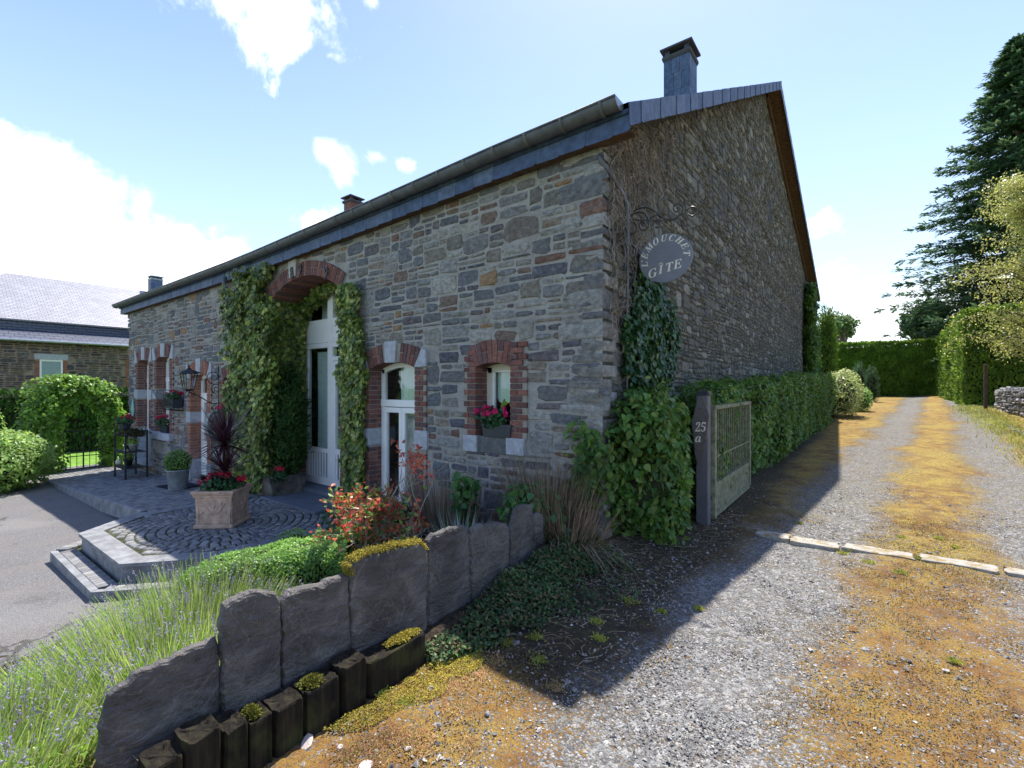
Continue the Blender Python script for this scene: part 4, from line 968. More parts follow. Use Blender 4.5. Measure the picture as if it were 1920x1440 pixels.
def box_faces_pts(x0, x1, y0, y1, z0, z1f, n, rs, faces='+x-x+y-y+z', x1f=None, x0f=None, noise=.06, seed=0, ns=1.5):
    """points on the skin of a clipped hedge; z1f, x1f, x0f are functions of y"""
    x1f = x1f or (lambda y: x1+0*y); x0f = x0f or (lambda y: x0+0*y); L = y1-y0; W = x1-x0; H = float(np.mean(z1f(np.array([y0, y1]))))-z0
    ar = {'+x': L*H, '-x': L*H, '+y': W*H, '-y': W*H, '+z': L*W}; fs = [faces[i:i+2] for i in range(0, len(faces), 2)]; tot = sum(ar[f] for f in fs); Ps = []; Ns = []
    for f in fs:
        k = int(n*ar[f]/tot)+1; y = rs.uniform(y0, y1, k); v = rs.random(k); P = np.zeros((k, 3)); N = np.zeros((k, 3))
        if f[1] == 'x': P[:, 0] = (x1f if f[0] == '+' else x0f)(y); P[:, 1] = y; P[:, 2] = z0+(z1f(y)-z0)*v; N[:, 0] = 1 if f[0] == '+' else -1
        elif f[1] == 'y': y[:] = y1 if f[0] == '+' else y0; P[:, 0] = x0f(y)+(x1f(y)-x0f(y))*rs.random(k); P[:, 1] = y; P[:, 2] = z0+(z1f(y)-z0)*v; N[:, 1] = 1 if f[0] == '+' else -1
        else: P[:, 0] = x0f(y)+(x1f(y)-x0f(y))*v; P[:, 1] = y; P[:, 2] = z1f(y); N[:, 2] = 1
        P += N*(noise*fbm(P, ns, seed, 3)+rs.uniform(-.06, .03, k)*noise*8)[:, None]; Ps.append(P); Ns.append(N)
    return np.concatenate(Ps), np.concatenate(Ns)
def core_box(name, x0f, x1f, y0, y1, z0, z1f, mat, parent, inset=.12, n=12):
    V = []; ys_ = np.linspace(y0+inset, y1-inset, n)
    for y in ys_: V += [(x0f(y)+inset, y, z0), (x1f(y)-inset, y, z0), (x1f(y)-inset, y, z1f(y)-inset), (x0f(y)+inset, y, z1f(y)-inset)]
    F = [(i*4+k, i*4+(k+1) % 4, (i+1)*4+(k+1) % 4, (i+1)*4+k) for i in range(n-1) for k in range(4)]+[(3, 2, 1, 0), tuple(range(4*n-4, 4*n))]
    return mesh_obj(name, V, F, mat, parent)
M_TWIG = simple('shaded_twigs', (.035, .04, .02), .95, .05, amt=.4, scale=10, bump=.02, bs=30)
M_BARK = simple('grey_brown_bark', (.14, .11, .085), .9, .1, amt=.3, scale=15, bump=.01)
M_STRAW = leafmat('dry_straw_stems', [(.30, .22, .14), (.22, .16, .10), (.38, .30, .21), (.16, .12, .08)], .8, .1, .1)
M_IVYV = leafmat('variegated_ivy_leaf', [(.20, .28, .045), (.07, .14, .035), (.36, .41, .07), (.04, .09, .025), (.26, .33, .07), (.50, .50, .16), (.07, .12, .045), (.14, .22, .04), (.05, .10, .03)], .45, .25)
M_IVYD = leafmat('dark_glossy_ivy_leaf', [(.025, .08, .028), (.04, .11, .03), (.018, .055, .025), (.07, .16, .035), (.03, .09, .035)], .4, .18, .45)
M_BEECH = leafmat('hedge_leaf', [(.06, .15, .025), (.085, .19, .03), (.05, .12, .028), (.12, .23, .035), (.065, .155, .03), (.18, .25, .05)], .42, .35)
M_BOX = leafmat('box_leaf', [(.16, .31, .055), (.22, .41, .08), (.11, .23, .045), (.26, .45, .11), (.15, .32, .06)], .38, .35, .5)
M_LIME = leafmat('bright_creeper_leaf', [(.12, .25, .03), (.18, .33, .045), (.08, .18, .03), (.24, .40, .07), (.10, .21, .03)], .38, .4, .5)
M_LIME2 = leafmat('pale_green_shrub_leaf', [(.17, .30, .06), (.24, .38, .09), (.12, .22, .05), (.30, .44, .12)], .42, .4, .5)
M_THUJA = leafmat('clipped_conifer_spray', [(.08, .17, .02), (.12, .22, .025), (.06, .13, .02), (.17, .28, .03), (.10, .18, .025)], .6, .3, .2)
M_FIR = leafmat('dark_fir_needles', [(.05, .10, .055), (.07, .13, .065), (.04, .08, .05), (.11, .18, .07)], .6, .25, .15)
M_GOLD = leafmat('yellow_olive_leaf', [(.30, .34, .07), (.40, .42, .11), (.16, .20, .05), (.40, .40, .15), (.20, .22, .06)], .35, .4, .6)
M_GERL = leafmat('geranium_leaf', [(.03, .09, .03), (.045, .12, .035), (.025, .07, .03)], .5, .25)
M_GERF = leafmat('red_geranium_petal', [(.62, .02, .05), (.72, .03, .09), (.55, .02, .04), (.75, .06, .14)], .5, .3, .2)
M_GERP = leafmat('pink_geranium_petal', [(.68, .03, .16), (.78, .06, .25), (.60, .02, .12), (.70, .04, .12)], .5, .3, .2)
def geranium(parent, c, r, nl, nf, mat=None, seed=1, nm='geranium'):
    rs = np.random.default_rng(seed); mat = mat or M_GERF
    P, N = blob_pts(c, r, nl, rs, .6, .2, seed=seed); leafobj('foliage', P, N, rs.uniform(.035, .06, len(P)), M_GERL, parent, tpl='broad', spread=.5, rs=rs)
    for k in range(nf):
        a = rs.uniform(0, 2*pi); e = rs.uniform(.25, 1.3); d = np.array([cos(a)*cos(e), sin(a)*cos(e), sin(e)]); hc = np.array(c)+d*np.array(r)*rs.uniform(1.0, 1.3)
        q = norm(rs.normal(0, 1, (42, 3))); leafobj('bloom', hc+q*rs.uniform(.02, .034, (42, 1)), q, rs.uniform(.018, .028, 42), mat, parent, tpl='broad', spread=.4, rs=rs)

# ================================================================== SLATE SLABS AND TIMBER EDGING BESIDE THE DRIVE
def m_slab():
    t = MT('dark_upright_slate', .55, .35); n = t.noise(1, 7, .65, t.map((4, 4, 7), (0, .4, 0)), .6)
    c = t.ramp(n, [(.3, (.040, .036, .034)), (.5, (.085, .077, .072)), (.7, (.16, .145, .13))]); c = t.mix(t.rng(t.noise(7, 5, .7, t.map(loc=(2, 5, 1))), .62, .72, 0, .6), c, (.15, .085, .04))
    c = t.mix(t.rng(t.noise(40, 5, .7), .66, .74, 0, .7), c, (.28, .27, .25))
    vein = t.math('ABSOLUTE', t.math('ADD', t.noise(2.6, 6, .6, dist=1.2), -.5)); c = t.mix(t.rng(vein, .0, .012, .25, 0), c, (.30, .28, .26)); t.color(c)
    t.bump(t.math('ADD', t.noise(1, 6, .6, t.map((5, 5, 16), (0, .4, 0))), t.math('MULTIPLY', t.noise(70, 5), .3)), .03); return t.m
M_SLAB = m_slab()
M_MOSSY = leafmat('golden_moss', [(.30, .27, .04), (.38, .34, .06), (.24, .20, .04), (.34, .26, .05)], .9, .15, .1)
M_MOSSG = leafmat('green_moss', [(.12, .13, .025), (.18, .18, .03), (.09, .10, .02)], .9, .15, .1)
def moss_on(parent, P, N, n=1, size=.012, mat=None, seed=2):
    rs = np.random.default_rng(seed); return leafobj('moss', P, N, rs.uniform(.6, 1.3, len(P))*size, mat or M_MOSSY, parent, tpl='small', spread=.7, droop=-.3, rs=rs)
SL = [('broad low slate slab with a long sloping top, nearest the camera', [(183, 1500), (186, 1420), (195, 1340), (205, 1308), (240, 1282), (270, 1258), (305, 1248), (350, 1222), (408, 1198), (413, 1212), (416, 1330), (418, 1500)], -.13),
      ('tall narrow slate slab with a rounded top left corner', [(424, 1500), (421, 1300), (419, 1160), (426, 1140), (440, 1124), (470, 1113), (500, 1110), (524, 1114), (529, 1125), (529, 1400)], -.10),
      ('slate slab with chipped sloping top between the tall slab and the mossy one', [(532, 1400), (531, 1200), (532, 1132), (548, 1112), (575, 1104), (605, 1098), (636, 1084), (658, 1083), (660, 1200), (661, 1380)], -.11),
      ('large pale slate slab topped with golden moss', [(665, 1380), (663, 1200), (661, 1066), (668, 1054), (700, 1040), (750, 1028), (790, 1020), (804, 1030), (807, 1045), (803, 1100), (800, 1300)], -.09),
      ('round-shouldered slate slab just beyond the moss-topped one', [(806, 1300), (806, 1100), (807, 1016), (818, 1003), (845, 992), (875, 987), (885, 995), (886, 1080), (880, 1250)], -.12),
      ('curved-topped slate slab in front of the striped grass', [(887, 1250), (887, 1100), (886, 996), (905, 986), (935, 980), (955, 982), (958, 995), (957, 1080), (950, 1200)], -.10),
      ('tilted slate slab leaning up at the far end of the row', [(955, 1200), (958, 1080), (960, 1000), (972, 955), (985, 946), (1002, 948), (1003, 985), (997, 1060), (990, 1150)], -.13),
      ('smallest slate stub behind the tilted slab', [(1005, 1150), (1004, 1000), (1005, 966), (1014, 962), (1021, 966), (1020, 1050), (1015, 1100)], -.16)]
for i, (lab, pix, X) in enumerate(SL):
    pts = [onX(px, py, X)[1:] for px, py in pix]; base = (X, pts[0][0], 0); rs = np.random.default_rng(50+i)
    den = []
    for k in range(len(pts)):
        a = np.array(pts[k]); b = np.array(pts[(k+1) % len(pts)]); m_ = max(1, int(np.linalg.norm(b-a)/.022))
        for s in range(m_): den.append(a+(b-a)*s/m_+rs.normal(0, .0034, 2))
    den = np.array(den); n = len(den); cen = den.mean(0); th = .045+.01*(i % 3)
    lean = lambda q: .05*(q[:, 1])*(1 if i % 2 else .4)
    def lay3(k, d): q = cen+(den-cen)*k; return np.stack([X+d-lean(q)*0-.10*np.maximum(0, q[:, 1])*.3+rs.normal(0, .0015, n), q[:, 0], q[:, 1]], -1)
    L = [lay3(.93, -th), lay3(.985, -th+.006), lay3(1, -th+.018), lay3(1, -.012), lay3(.985, -.003), lay3(.955, .002), lay3(.6, .006)]; V = np.concatenate(L+[np.mean(L[-1], 0)[None], np.mean(L[0], 0)[None]])
    F = [(l*n+k, l*n+(k+1) % n, (l+1)*n+(k+1) % n, (l+1)*n+k) for l in range(6) for k in range(n)]+[(6*n+k, 6*n+(k+1) % n, 7*n) for k in range(n)]+[((k+1) % n, k, 7*n+1) for k in range(n)]
    V = V-np.array(base); o = mesh_obj('slate_slab', V, F, M_SLAB); o.location = base; tag(o, lab, 'stone slab', 'upright slate slabs edging the garden bed')
    if i == 3:
        top = [p for p in den if p[1] > .60]; top = np.array(top); k = 5200; q = top[rs.integers(0, len(top), k)]+rs.normal(0, .006, (k, 2)); P = np.stack([rs.uniform(X-.075, X+.012, k)-.02, q[:, 0], q[:, 1]+rs.uniform(.0, .016, k)], -1)
        moss_on(o, P-np.array(base), np.tile([0, 0, 1.], (k, 1)), size=.011)
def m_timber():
    t = MT('dark_shaded_timber', .8, .2); n = t.noise(1, 6, .65, t.map((25, 25, 2.2))); c = t.ramp(n, [(.3, (.005, .004, .0035)), (.5, (.014, .011, .008)), (.68, (.034, .027, .014)), (.85, (.09, .075, .04))])  # dark wood colours, lowered further for the slab shadow over the tops
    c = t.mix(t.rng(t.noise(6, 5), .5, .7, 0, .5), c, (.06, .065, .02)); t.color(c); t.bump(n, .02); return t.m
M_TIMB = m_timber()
LOGS = [('weathered grey-topped timber block nearest the camera, under the low slab', (278, 348), 1402, False), ('wide dark timber block standing below the foot of the low slab', (346, 419), 1352, False),
        ('narrow split timber block between the wide block and the mossy stepped one', (421, 468), 1338, False), ('timber block with a green and gold moss cushion below the tall slab', (468, 514), 1322, True),
        ('timber block with a pale worn rim beside the moss cushion block', (516, 572), 1296, False), ('timber block with a low dark moss tuft under the chipped slab', (574, 640), 1262, True),
        ('dark furrowed timber block between chipped slab and moss-topped slab', (642, 690), 1222, False), ('long timber block with moss on its far end under the moss-topped slab', (692, 803), 1196, True)]
for i, (lab, (pa, pb), yt, ms) in enumerate(LOGS):
    a = onX(pa, yt+18, .06); b = onX(pb, yt-10, .06); y0, y1 = a[1], b[1]; zt = (onX((pa+pb)/2, yt, .06))[2]-.01; rs = np.random.default_rng(i+5)
    D0, D1 = -.085, .065; m = MB(); n = 22; out = []
    for k in range(n):
        s = k/n*2*pi; c_, s_ = cos(s), sin(s); pw = 3.2
        u = np.sign(c_)*abs(c_)**(2/7.); v = np.sign(s_)*abs(s_)**(2/pw); g = -.008 if k % 4 == 1 else rs.uniform(-.002, .003)
        out.append(((D0+D1)/2+(v*(D1-D0)/2)*(1+g*8)+g, (y0+y1)/2+u*(y1-y0)/2*1.0))
    c = np.mean(out, 0); V = []
    zt -= .05
    for (kz, ks) in ((-.35, 1), (zt-.03, 1), (zt-.008, .99), (zt, .95), (zt-.012, .55)):
        for (x, y) in out: V.append((c[0]+(x-c[0])*ks, c[1]+(y-c[1])*ks-c[1], kz+(rs.uniform(-.005, .005) if kz > -.3 else 0)))
    V.append((c[0], 0, zt-.006)); F = [(l*n+k, l*n+(k+1) % n, (l+1)*n+(k+1) % n, (l+1)*n+k) for l in range(4) for k in range(n)]+[(4*n+k, 4*n+(k+1) % n, 5*n) for k in range(n)]
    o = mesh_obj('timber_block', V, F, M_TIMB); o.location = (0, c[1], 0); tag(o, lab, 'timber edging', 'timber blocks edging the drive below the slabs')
    if ms:
        k = 3800; q = rs.normal(0, .42, (k, 2)); q = q[(q**2).sum(1)*(1+.5*vnoise(q, 3, i)) < .8]; k = len(q); off = (y1-y0)*.15*(1 if i == 7 else -1)
        P = np.stack([q[:, 0]*.05-.01, q[:, 1]*(y1-y0)*.32+off, zt+.020*(1-(q**2).sum(1))+rs.uniform(-.004, .006, k)], -1); moss_on(o, P, np.tile([0, 0, 1.], (k, 1)), size=.013, mat=M_MOSSY if i == 7 else M_MOSSG, seed=i)

# ================================================================== GATE, POST, NUMBER PLAQUE
M_POSTW = simple('grey_painted_post', (.125, .12, .135), .6, .3, amt=.12, scale=6, bump=.002)
gp = empty('gate_post', (.585, 1.50, 0)); tag(gp, 'square grey wooden gate post with flat dark cap beside the leafy hedge', 'post')
m = MB(); m.box((0, 0, .74), (.135, .135, 1.62), None, .006); m.build('shaft', M_POSTW, gp)
m = MB(); m.box((0, 0, 1.565), (.165, .165, .03), None, .005); m.box((0, 0, 1.59), (.13, .13, .02)); m.tube([(0, 0, 1.6), (0, 0, 1.63)], .012, 8); m.build('cap', M_IRON, gp)
pix = [(1309, 744), (1302, 775), (1297, 792), (1301, 822), (1303, 850), (1309, 872), (1316, 866), (1321, 840), (1326, 810), (1330, 778), (1322, 752), (1317, 744)]
pl = [onY(x, y, 1.415) for x, y in pix]; pc = np.mean(pl, 0)
nq = empty('number_plaque', tuple(pc)); tag(nq, 'pointed slate house number plaque lettered 25 a on the gate post', 'sign')
m = MB(); m.prism([(p[0]-pc[0], p[2]-pc[2]) for p in pl], -.012, .012, 'Y'); m.build('slate_plate', simple('plaque_slate', (.12, .105, .10), .6, amt=.2, scale=20, bump=.004), nq)
M_CREAMP = simple('cream_lettering_paint', (.72, .66, .56), .6, amt=.05)
def letter(ch, loc, size, mat, parent, rot=0.0, italic=.25, ext=.0015, sx=1.0, name='lettering'):
    V, F = glyph(ch, size, ext)
    if len(V) == 0: return None
    x = (V[:, 0]+italic*V[:, 1])*sx; z = V[:, 1]-size*.33; d = V[:, 2]; ca, sa = cos(rot), sin(rot)
    return mesh_obj(name, np.stack([loc[0]+x*ca-z*sa, loc[1]-d, loc[2]+x*sa+z*ca], -1), F, mat, parent)
q = np.array(onY(1312.5, 801, 1.40))-pc; letter('\U0001D7D0\U0001D7D3', (q[0], -.0135, q[2]), .155, M_CREAMP, nq, 0.05, .2, sx=.72)
q = np.array(onY(1309.5, 821, 1.40))-pc; letter('\U0001D482', (q[0], -.0135, q[2]), .15, M_CREAMP, nq, 0.05, .0)
ga = empty('wooden_gate', (.66, 1.62, 0)); tag(ga, 'weathered open wooden gate with thin upright bars standing along the hedge', 'gate')
M_GATEW = simple('green_weathered_wood', (.20, .20, .13), .85, .15, amt=.35, scale=14, bump=.004)
m = MB(); m.boxb((-.03, 0, .05), (.03, .09, 1.37), .005); m.boxb((-.03, 2.11, .10), (.03, 2.19, 1.38), .005); m.boxb((-.035, 0, 1.37), (.035, 2.19, 1.42), .006); m.boxb((-.028, .09, .42), (.028, 2.11, .48)); m.boxb((-.028, .09, .07), (.028, 2.11, .13)); m.build('gate_frame', M_GATEW, ga)
m = MB(); 
for y in np.arange(.15, 2.1, .115): m.boxb((-.006, y, .48), (.006, y+.018, 1.37))
m.boxb((-.008, .09, .78), (.008, 2.11, .80)); m.build('bars', M_GATEW, ga)
m = MB()
for k, y in enumerate(np.arange(.09, 2.1, .2)): m.boxb((-.010-.002*(k % 2), y, .13), (.012, min(y+.198, 2.11), .42))
m.build('lower_boards', M_GATEW, ga)
m = MB(); m.boxb((-.05, -.05, 1.20), (-.01, .12, 1.23)); m.boxb((-.05, -.05, .30), (-.01, .12, .33)); m.build('hinges', M_IRON, ga)

# ================================================================== HANGING SIGN
hs = empty('hanging_sign', (0, .6, 3.2)); tag(hs, 'oval grey house sign lettered in cream, hung from a scrolled iron bracket on the gable', 'sign')
def S(px, py, Y=.6): p = onY(px, py, Y); return (p[0], p[1]-.6, p[2]-3.2)
m = MB(); cx_, cz_ = S(1247.5, 484)[0], S(1247.5, 484)[2]; n = 48; rx, rz = .283, .258; tl = -.10
ell = [(cx_+rx*cos(a)*cos(tl)-rz*sin(a)*sin(tl), cz_+rx*cos(a)*sin(tl)+rz*sin(a)*cos(tl)) for a in np.linspace(0, 2*pi, n, endpoint=False)]
m.prism(ell, -.009, .009, 'Y'); m.build('oval_board', simple('grey_sign_enamel', (.165, .17, .20), .5, .35, amt=.12, scale=5), hs)
txt = ['\U0001D473\u2019', '\U0001D46C', '\U0001D474', '\U0001D476', '\U0001D47C', '\U0001D46A', '\U0001D46F', '\U0001D46C', '\U0001D47B']
angs = np.radians([188, 165, 139, 116, 93, 71, 48, 25, 2]); k_ = .80
for ch, a in zip(txt, angs):
    x = cx_+rx*k_*cos(a); z = cz_+rz*k_*sin(a)+.005; letter(ch, (x, -.0105, z), .098, M_CREAMP, hs, a-pi/2, 0.0)
a = angs[1]; x = cx_+rx*.98*cos(a); z = cz_+rz*.98*sin(a)+.005
m = MB(); ar = a-pi/2+.7; R = np.array([[cos(ar), 0, -sin(ar)], [0, 1, 0], [sin(ar), 0, cos(ar)]]); m.box((cx_+rx*.945*cos(a), -.0105, cz_+rz*.945*sin(a)+.006), (.028, .003, .007), R); m.build('accent', M_CREAMP, hs)
for ch, dx, dz in (('\U0001D46E', -.135, -.142), ('\U0001D470', -.045, -.115), ('\U0001D47B', .045, -.103), ('\U0001D46C', .135, -.085)): letter(ch, (cx_+dx, -.0105, cz_+dz), .135, M_CREAMP, hs, .12, 0.0)
m = MB()
for s in (-1, 1):
    ar = .12+s*.6; R = np.array([[cos(ar), 0, sin(ar)], [0, 1, 0], [-sin(ar), 0, cos(ar)]]); m.box((cx_-.045+s*.010, -.0105, cz_-.051), (.028, .003, .007), R)
m.build('accent', M_CREAMP, hs)
def spiral(c, r0, r1, a0, a1, Y=0, n=26): return [(c[0]+(r0+(r1-r0)*i/n)*cos(a0+(a1-a0)*i/n), Y, c[1]+(r0+(r1-r0)*i/n)*sin(a0+(a1-a0)*i/n)) for i in range(n+1)]
m = MB(); r_ = .0085
def sw(pts, r=r_): m.tube(pts, r, 6)
def pxs(L): return [S(x, y) for x, y in L]
def smooth(P, k=6):
    P = np.array(P, float); out = []
    for i in range(len(P)-1):
        p0 = P[max(0, i-1)]; p1 = P[i]; p2 = P[i+1]; p3 = P[min(len(P)-1, i+2)]
        for s in range(k): t = s/k; out.append(.5*((2*p1)+(-p0+p2)*t+(2*p0-5*p1+4*p2-p3)*t*t+(-p0+3*p1-3*p2+p3)*t**3))
    out.append(P[-1]); return np.array(out)
for L in ([(1178, 412), (1186, 398), (1200, 391), (1216, 390), (1230, 398), (1242, 408), (1256, 412), (1270, 408), (1280, 397), (1280, 386), (1271, 382), (1263, 388), (1265, 397), (1272, 396)],
          [(1280, 408), (1287, 395), (1297, 388), (1306, 391), (1306, 400), (1298, 405), (1290, 402)],
          [(1180, 425), (1181, 410), (1190, 400), (1205, 399), (1215, 410), (1216, 424), (1209, 432), (1201, 430), (1199, 421), (1205, 416), (1210, 421)],
          [(1216, 420), (1222, 408), (1232, 404), (1240, 408)], [(1175, 395), (1172, 420), (1173, 432), (1180, 440), (1190, 437), (1194, 427), (1190, 418), (1183, 418), (1182, 427)],
          [(1222, 424), (1226, 416), (1233, 414), (1238, 420), (1235, 427), (1229, 426)],
          [(1184, 445), (1176, 455), (1174, 470), (1182, 463), (1191, 465), (1192, 478), (1183, 492), (1175, 505)], [(1175, 515), (1182, 508), (1190, 512), (1189, 526), (1180, 540), (1174, 548)], [(1175, 560), (1181, 554), (1189, 556), (1188, 565), (1181, 567)]):
    sw(smooth(pxs(L)))
sw([S(1174, 395), S(1174, 570)], .008); sw([S(1174, 412), S(1200, 413), S(1262, 414)], .006)
sw([S(1235, 414), S(1235, 440)], .004); sw([S(1264, 412), S(1262, 441)], .004); m.box((-.03, 0, S(1174, 480)[2]), (.06, .02, .55)); m.build('iron_bracket', M_IRONG, hs, True)

# ================================================================== HEDGE AND SHRUB BY THE GABLE, CLIMBERS ON THE GABLE
rs = np.random.default_rng(21)
hz = lambda y: np.interp(y, [.2, 2, 8, 16], [1.42, 1.56, 1.82, 2.08])
h1 = lambda y: np.interp(y, [.2, 1.6, 4, 8, 16.5], [.50, .58, .66, .78, 1.14]); h0 = lambda y: .05+0*y
hd = empty('leafy_hedge', (.3, 8, .1)); tag(hd, 'long leafy green hedge growing along the foot of the gable', 'hedge'); off = np.array([.3, 8, .1])
P, N = box_faces_pts(.05, .7, 1.7, 16.6, .05, hz, 26000, rs, '+x+z-y', x1f=h1, x0f=h0, noise=.11, seed=3, ns=1.4)
P[:, 2] += .10*vnoise(P[:, :2], 3, 8)*(P[:, 2] > 1.3); low_ = np.clip((.35-P[:, 2])/.3, 0, 1); P[:, 0] -= low_*.18*(N[:, 0] > .5)
leafobj('foliage', P-off, N+np.array([0, 0, .35]), rs.uniform(.055, .10, len(P)), M_BEECH, hd, tpl='oval', spread=.55, droop=.6, rs=rs)
core_box('twigs', lambda y: h0(y)-off[0], lambda y: h1(y+8)-off[0], 1.7-8, 16.6-8, -.1, lambda y: hz(y+8)-.1, M_TWIG, hd, .10)
sb = empty('broad_leaved_shrub', (.2, .75, 0)); tag(sb, 'dense broad-leaved green shrub at the corner of the house, left of the gate post', 'shrub')
Pa = []; Na = []
for c, r, n in (((.12, .60, .75), (.42, .42, .80), 5200), ((.30, 1.1, .80), (.32, .50, .78), 3600), ((-.12, .12, .92), (.28, .30, .48), 1500), ((.36, .75, .40), (.26, .45, .45), 1600), ((.22, .45, 1.25), (.35, .4, .34), 1300)):
    P, N = blob_pts(c, r, n, rs, .4, .22, 2.4, seed=4, zmin=.03); Pa.append(P); Na.append(N)
P = np.concatenate(Pa); N = np.concatenate(Na); P += N*(.10*vnoise(P, 4, 77)+rs.exponential(.03, len(P)))[:, None]; q = ~((P[:, 0] < .03) & (P[:, 1] > -.03)); q &= P[:, 0] < 2.12-.2897*(P[:, 1]+4.39); P = P[q]; N = N[q]
leafobj('foliage', P-np.array([.2, .75, 0]), N+np.array([0, 0, .3]), rs.uniform(.04, .105, len(P)), M_BEECH, sb, tpl='broad', spread=.6, droop=1.1, rs=rs, width=.8)
core_blob('twigs', (.05, 0, .65), (.42, .6, .75), M_TWIG, sb, .72)
m = MB()
for k in range(10):
    a = np.array([rs.uniform(.05, .4), rs.uniform(.3, 1.2), 0])-np.array([.2, .75, 0]); m.tube([a, a+[rs.uniform(-.15, .15), rs.uniform(-.2, .1), .5], a+[rs.uniform(-.3, .3), rs.uniform(-.3, .2), 1.2]], [.012, .009, .003], 5)
for (dx, dy, dz) in ((-.55, -.65, 1.18), (-.42, -.8, 1.0), (.1, -.6, 1.55)): m.tube([(-.1, -.4, .8), (dx*.6, dy*.8, dz*.85), (dx, dy, dz)], [.008, .005, .002], 5)
m.build('stems', M_BARK, sb)
pix = [(1172, 700), (1170, 640), (1178, 560), (1188, 500), (1196, 470), (1204, 480), (1212, 520), (1232, 545), (1246, 560), (1252, 590), (1262, 640), (1254, 690), (1245, 740), (1180, 745)]
tag(ivy_on(wallpoly(pix, onX, .03, 0), 4200, 0, .03, 1, .072, M_IVYD, 'ivy', (.02, .14), seed=31), 'dark glossy ivy climbing the gable below the oval sign', 'ivy')
pix = [(1163, 700), (1164, 600), (1168, 580), (1176, 620), (1180, 700)]
tag(ivy_on(wallpoly(pix, onX, .03, 0), 330, 0, .03, 1, .07, M_IVYD, 'ivy', (.02, .08), seed=33), 'thin strand of ivy beside the grey conduit at the corner', 'ivy')
pix = [(1507, 700), (1506, 640), (1507, 570), (1509, 528), (1520, 535), (1535, 590), (1548, 640), (1552, 700), (1545, 720)]
tag(ivy_on(wallpoly([(1507, 705), (1505, 640), (1506, 565), (1508, 528), (1513, 540), (1518, 600), (1521, 700)], onX, .03, 0), 7500, 0, .03, 1, .14, M_BEECH, 'climber', (.03, .42), 'broad', seed=35), 'green climber covering the far rear corner of the gable', 'climber')
# dead climber on the upper gable
dv = empty('dead_creeper', (0, 1.2, 3.6)); tag(dv, 'tangle of dry leafless creeper stems on the upper gable near the corner', 'creeper')
m = MB(); rs = np.random.default_rng(77)
for k in range(800):
    y = abs(rs.normal(0, .85))+.12; y = min(y, 3.1); zt = float(gz(y))-.2; z = zt-rs.uniform(0, 1.4)*(1 if k % 3 else 1.6)*max(.25, 1-.25*y); p = np.array([rs.uniform(.03, .07), y, z]); v = np.array([0, rs.normal(0, .6), -1]); pts = []
    for s in range(rs.integers(5, 13)):
        pts.append(p-np.array([0, 1.2, 3.6])); v = v*.6+np.array([0, rs.normal(0, .75), rs.normal(-.12, .5)]); v /= np.linalg.norm(v); p = p+v*.055; p[0] = np.clip(p[0]+rs.normal(0, .008), .03, .10)
        if p[2] > float(gz(max(p[1], .05)))-.16: p[2] = float(gz(max(p[1], .05)))-.17
        if p[1] < .03: p[1] = .05
    m.tube(pts, np.linspace(rs.uniform(.0025, .0065), .0018, len(pts)), 3, False)
m.build('stems', leafmat('grey_dead_stems', [(.30, .26, .22), (.20, .17, .14), (.40, .36, .31), (.15, .12, .10)], .8, .05, .1), dv)

# ================================================================== IVY ROUND THE CARRIAGE ARCH, TROUGH, PORCH CONIFER
pix = [(452, 512), (480, 500), (505, 494), (518, 500), (512, 516), (500, 535), (497, 560), (502, 570), (524, 572), (524, 610), (522, 700), (514, 800), (516, 880), (505, 910), (490, 935), (468, 938), (460, 900), (452, 800), (446, 700), (438, 620), (441, 560)]
L1 = wallpoly(pix, onY, -.08, 1)
tag(ivy_on(L1, 7600, 1, -.05, -1, .095, M_IVYV, 'ivy', (.03, .34), seed=41, warp=.05), 'yellow-green variegated ivy draping the wall left of the carriage arch', 'ivy', 'variegated ivy round the carriage arch')
rs = np.random.default_rng(43); n = 4200; P = np.stack([-6.86+rs.uniform(.01, .16, n)*(.5+.5*vnoise(rs.uniform(0, 5, (n, 2)), 2, 1)), rs.uniform(-.08, .64, n), rs.uniform(.25, 3.38, n)], -1); N = np.tile([1, -.3, .2], (n, 1)).astype(float)
n2 = 800; xx = rs.uniform(-6.85, -5.3, n2); P2 = np.stack([xx, rs.uniform(.46, .68, n2), np.array([arch_z(OP['A5'], x) for x in xx])-rs.uniform(.03, .2, n2)*np.clip(1-(xx+6.85)/1.9, .15, 1)*1.7], -1)
tag(leafobj('ivy', np.concatenate([P, P2]), np.concatenate([N, np.tile([.3, -.8, -.5], (n2, 1))]), rs.uniform(.05, .10, n+n2), M_IVYV, None, tpl='ivy', spread=.45, droop=1.1, rs=rs), 'shaded ivy lining the inside of the carriage arch', 'ivy', 'variegated ivy round the carriage arch')
pix = [(636, 548), (642, 534), (668, 527), (680, 545), (678, 600), (686, 640), (692, 690), (688, 740), (686, 850), (682, 945), (650, 940), (645, 860), (643, 760), (640, 650)]
tag(ivy_on(wallpoly(pix, onY, -.06, 1), 3600, 1, -.04, -1, .075, M_IVYV, 'ivy', (.02, .14), seed=44, warp=.04), 'narrow column of pale variegated ivy right of the carriage arch', 'ivy', 'variegated ivy round the carriage arch')
tr = empty('stone_trough', (-6.55, .08, -.35)); tag(tr, 'mottled stone trough at the left foot of the carriage arch', 'trough')
m = MB(); V = [(-.55, -.30, 0), (.22, -.30, 0), (.22, .3, 0), (-.55, .3, 0), (-.60, -.34, .36), (.19, -.34, .36), (.19, .34, .36), (-.60, .34, .36), (-.53, -.27, .36), (.13, -.27, .36), (.13, .27, .36), (-.53, .27, .36), (-.53, -.27, .28), (.13, -.27, .28), (.13, .27, .28), (-.53, .27, .28)]
